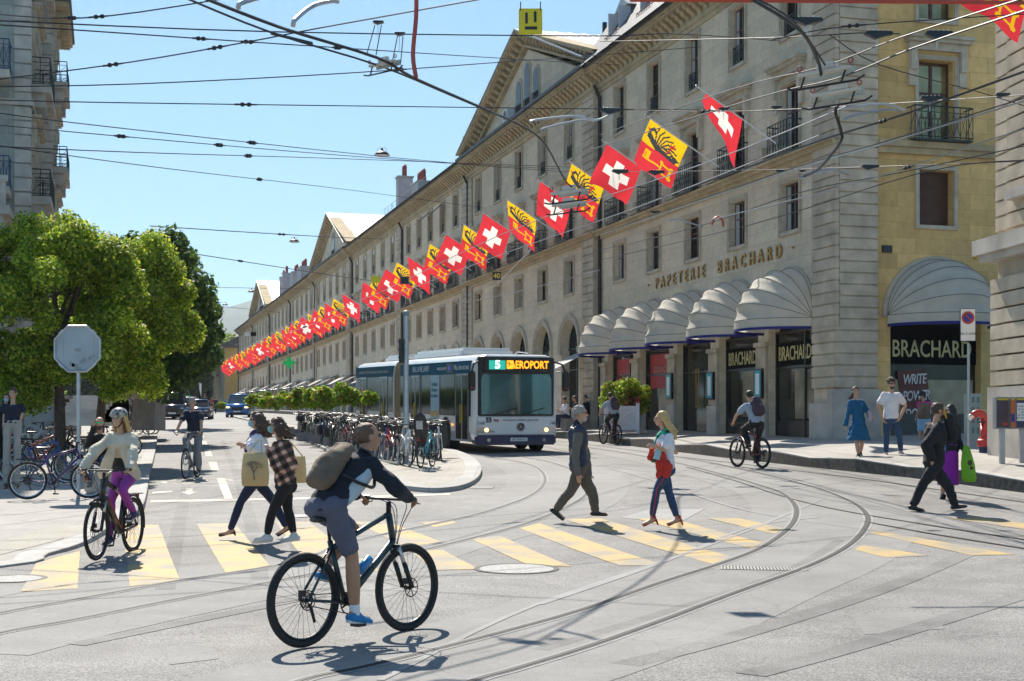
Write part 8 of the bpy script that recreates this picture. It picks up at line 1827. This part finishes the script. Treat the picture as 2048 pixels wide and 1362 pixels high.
# two cyclists with rucksacks near the kerb
for i, (px, py, dz, lab, bl_, hg) in enumerate(((1505, 938, 0, "cyclist with a purple rucksack and dark cap riding along the kerb, nearer one", "red and white mountain bike ridden along the kerb, nearer one", R(112)), (1222, 890, 0, "cyclist with a purple rucksack before the white planter, farther one", "red and white mountain bike ridden before the white planter", R(112)))):
    b4 = bike(mat("frame_red_white", (.16, .03, .03), .3, coat=.4), bl_, "mtb", r=.355, tr=.028, base=1.1, rimcol=DARK, saddle_h=.95, barh=1.05); g = G(px, py); g.y += .4; g.z = H(g.x, g.y); place(b4, g, hg)
    W = dict(hair=('short', HBK), cap=mat("cap_black_green", (.015, .03, .012), .6, var=.9, scale=20), top=('short', cloth("shirt_grey_blue", (.33, .37, .43))), to=.022, bottom=('trousers', KB), shoe=('shoe', BLK))
    J, rd = rider(b4, lab, W, lean=.2, crank=R(-70 if i else -95), base=1.1, r=.355, vox=.014, look=(-.2, 1, -.1), grip=.29); o = J['org']
    thing_vol("backpack", lambda b_: (b_.loft([(J['pel']+J['u']*(.10+.46*t)-J['fu']*(.20+.03*math.sin(PI*t)), J['shd']*(.15+.02*math.sin(PI*t)-.04*t), J['fu']*(.07+.05*math.sin(PI*min(1, t*1.2+.1)))) for t in (0, .15, .4, .65, .85, 1.0)], 20),), cloth("rucksack_purple", (.06, .035, .05)), "dark purple rucksack worn by the %s kerb cyclist" % ("nearer", "farther")[i], "backpack", o, vox=.014, nz=.012)
# far pedestrians and cyclist by the taxis
def standing(px, Y, fwd, label, W, s=1., zf=None, female=False, stride=.18):
    g = Vector(((px-HX)/F*Y, Y, 0)); g.z = (zf or H)(g.x, g.y); f = Vector(fwd).normalized(); l = UP.cross(f); J = dict(pel=g+UP*.93*s, neck=g+UP*1.45*s, head=g+UP*1.62*s, s=s)
    for q, sg in (('L', 1), ('R', -1)):
        J['an'+q] = g+UP*.085+l*sg*.09+f*sg*stride; J['kn'+q] = g+UP*.5*s+l*sg*.09+f*(sg*stride*.5+.05); J['el'+q] = g+UP*1.13*s+l*sg*.23-f*sg*.05; J['wr'+q] = g+UP*.9*s+l*sg*.22+f*(.08-sg*.1)
    return person(label, J, f, W, vox=.022, org=g, female=female)
standing(431, 150, (.1, 1, 0), "far pedestrian in navy with a backpack walking up the street", dict(hair=('short', HBR), top=('short', KN), bottom=('jeans', JD), shoe=('shoe', BLK)))
standing(425, 152, (.1, 1, 0), "far pedestrian in red walking beside the one in navy", dict(hair=('bob', HBR), top=('short', cloth("top_red", (.4, .05, .04))), bottom=('jeans', KB), shoe=('shoe', BLK)), female=True)
b5 = bike(KB, "far bicycle ridden beside the dark blue saloon", "city"); g = Vector(((409-HX)/F*104, 104, 0)); g.z = H(g.x, g.y); place(b5, g, R(-95))
rider(b5, "far cyclist in black riding beside the dark blue saloon", dict(hair=('short', HBR), top=('short', KB), bottom=('shorts', KB), shoe=('shoe', BLK)), lean=.15, vox=.02)
# ---------------------------------------------------------------- parked bicycles
rb = random.Random(11)
fcol = [mat("bf_black", (.014, .014, .016), .3, coat=.4), mat("bf_silver", (.42, .43, .45), .3, .7), mat("bf_red", (.40, .03, .03), .35, coat=.3), mat("bf_blue", (.02, .08, .30), .35, coat=.3), mat("bf_white", (.65, .66, .66), .35), mat("bf_green", (.03, .12, .07), .4), mat("bf_teal", (.05, .35, .42), .35), mat("bf_orange", (.5, .14, .02), .4)]
cname = ["black", "silver", "red", "blue", "white", "dark green", "teal", "orange"]
protos = []
for i, (c, st, bar, ex) in enumerate(((0, "city", "flat", ("guard", "rack")), (1, "step", "city", ("guard", "basket")), (2, "city", "city", ("guard", "rack", "light")), (3, "road", "flat", ()), (0, "mtb", "flat", ()), (4, "road", "drop", ()), (0, "step", "city", ("guard", "rack", "box")), (5, "city", "city", ("guard", "panniers", "light")), (7, "step", "flat", ("guard",)), (1, "mtb", "flat", ("bottle",)))):
    b = bike(fcol[c], "x", st, bar=bar, extras=ex, tr=.018 if st == "road" else .022, group="bicycles in the racks on the island"); protos.append((b, c, ex))
used = [False]*len(protos)
exw = {"basket": "a wire basket", "box": "a black case on its rack", "panniers": "dark panniers", "rack": "a rear rack", "bottle": "a blue bottle", "light": "a red rear light", "guard": "mudguards"}
def put(k, g, h, lab, lean=0, pitch=0, group=None):
    b, c, ex = protos[k]
    if used[k]: b = copy_tree(b)
    used[k] = True
    place(b, g, h, lean, pitch); b["label"] = lab
    if group: b["group"] = group
    return b
def rackrow(pa, pb, n, row, hbase):
    for i in range(n):
        t = ((i+.5)/n); p = pa.lerp(pb, t); k = rb.choice([0, 0, 1, 2, 3, 4, 4, 5, 6, 7, 8, 9]); b, c, ex = protos[k]
        x, y = p.x+rb.uniform(-.12, .12), p.y+rb.uniform(-.1, .1); h = hbase+rb.uniform(-.12, .12)+(PI if rb.random() < .4 else 0)
        lab = "%s bicycle, %s from the near end of the %s rack row" % (cname[c], ordw(i), row)
        put(k, (x, y, top_i(x, y)), h, lab, lean=rb.uniform(-.10, .10))
A0 = GI(822, 925); A1 = GI(600, 862)
rackrow(Vector((-2.75, 35.9, 0)), Vector((-9.3, 62, 0)), 40, "left", R(108))
rackrow(Vector((-1.75, 37.3, 0)), Vector((-8.0, 61.5, 0)), 36, "right", R(100))
rk = empty("cycle_rack", (-2.5, 35.6, top_i(-2.5, 35.6)), label="low galvanised cycle rack running along the island", cat="cycle rack"); rk.rotation_euler = (.02, 0, math.atan2(26.1, -6.5))
for i in range(34):
    mb = MB(); x = .3+i*.78; mb.tube([(x, -.35, .0), (x, -.3, .42), (x, .3, .42), (x, .35, .0)], .022, 5); mb.build("hoop", STEEL, rk)
mb = MB(); mb.bb(0, 26.5, -.4, -.32, .02, .07); mb.bb(0, 26.5, .32, .4, .02, .07); mb.build("rail", STEEL, rk)
# the three nearest ones of the rack
cs = bike(fcol[6], "teal bicycle with a black child seat at the near end of the racks", "step", bar="city", extras=("guard", "childseat", "light"), rimcol=DARK); g = GI(846, 938); place(cs, (g.x+.05, g.y+.45, top_i(g.x, g.y+.4)), R(78), lean=.03)
ws_ = bike(fcol[4], "white bicycle, front wheel turned to the camera, at the near end of the racks", "road", bar="flat", extras=("guard", "colguard")); g = GI(812, 935); place(ws_, (g.x-.05, g.y+.5, top_i(g.x, g.y+.4)), R(-75), lean=-.06)
ds_ = bike(fcol[0], "dark bicycle leaning left at the near end of the racks", "city", bar="flat", extras=()); g = GI(782, 928); place(ds_, (g.x-.05, g.y+.5, top_i(g.x, g.y+.4)), R(100), lean=.1)
# bicycles around the trees on the left
GRP = "bicycles parked around the trees on the left"
g = GL(117, 998); b = bike(mat("bf_purple", (.05, .02, .10), .3, coat=.4), "purple and orange mountain bicycle parked in front of the sign pole", "mtb", r=.335, tr=.022, base=1.04, bar="flat", extras=("rack",), group=GRP, saddle_h=.9, barh=1.0); place(b, (g.x, g.y, top_l(g.x, g.y)), R(24), lean=.06)
mb = MB(); mb.tube([(.40, .02, .55), (.47, .03, .42), (.45, .03, .30)], .03, 6); mb.build("orange_tape", mat("tape_orange", (.7, .22, .01), .6), b)
for k, px, py, h, lab in ((3, 82, 968, 18, "pale thin bicycle with a raised saddle in front of the trunks"), (2, 88, 940, 14, "red bicycle leaning against the left trunk"), (0, 160, 945, 170, "black bicycle between the two trunks"), (9, 190, 962, 10, "silver mountain bicycle behind the sign pole"), (4, 120, 925, 20, "black mountain bicycle behind the left trunk"), (6, 210, 935, 165, "black bicycle with a case behind the right trunk"), (1, 60, 915, 25, "silver step through bicycle at the back of the left group"), (0, 225, 915, 12, "black bicycle behind the seated man"), (5, 30, 935, 28, "white road bicycle at the left end of the group")):
    g = GL(px, py); put(k, (g.x, g.y, top_l(g.x, g.y)), R(h), lab, lean=rb.uniform(-.06, .06), group=GRP)
tr_ = empty("two_tier_rack", GL(262, 870), label="raised cycle rack behind the woman cyclist", cat="cycle rack"); g = tr_.location
mb = MB(); 
for x in (-.8, .8): mb.bb(x-.03, x+.03, -.05, .05, 0, 1.0)
mb.bb(-.9, .9, -.04, .04, .95, 1.0); mb.build("frame", STEEL, tr_)
for i, (k, dx, dz, lab) in enumerate(((4, .15, .62, "black mountain bicycle lifted highest on the raised rack"), (3, -.3, .62, "blue bicycle lifted beside the highest one on the raised rack"), (0, .3, .0, "black bicycle standing under the raised rack, right one"), (5, -.5, .0, "white bicycle standing under the raised rack, left one"), (2, -.05, .0, "red bicycle standing under the raised rack, middle one"))):
    put(k, g+Vector((dx, .3*i, dz)), R(-12+6*i), lab, pitch=-.22 if dz else 0, group="bicycles on the raised rack")

for _q in (bpy.data.scenes.get("bench"),): bpy.data.scenes.remove(_q)
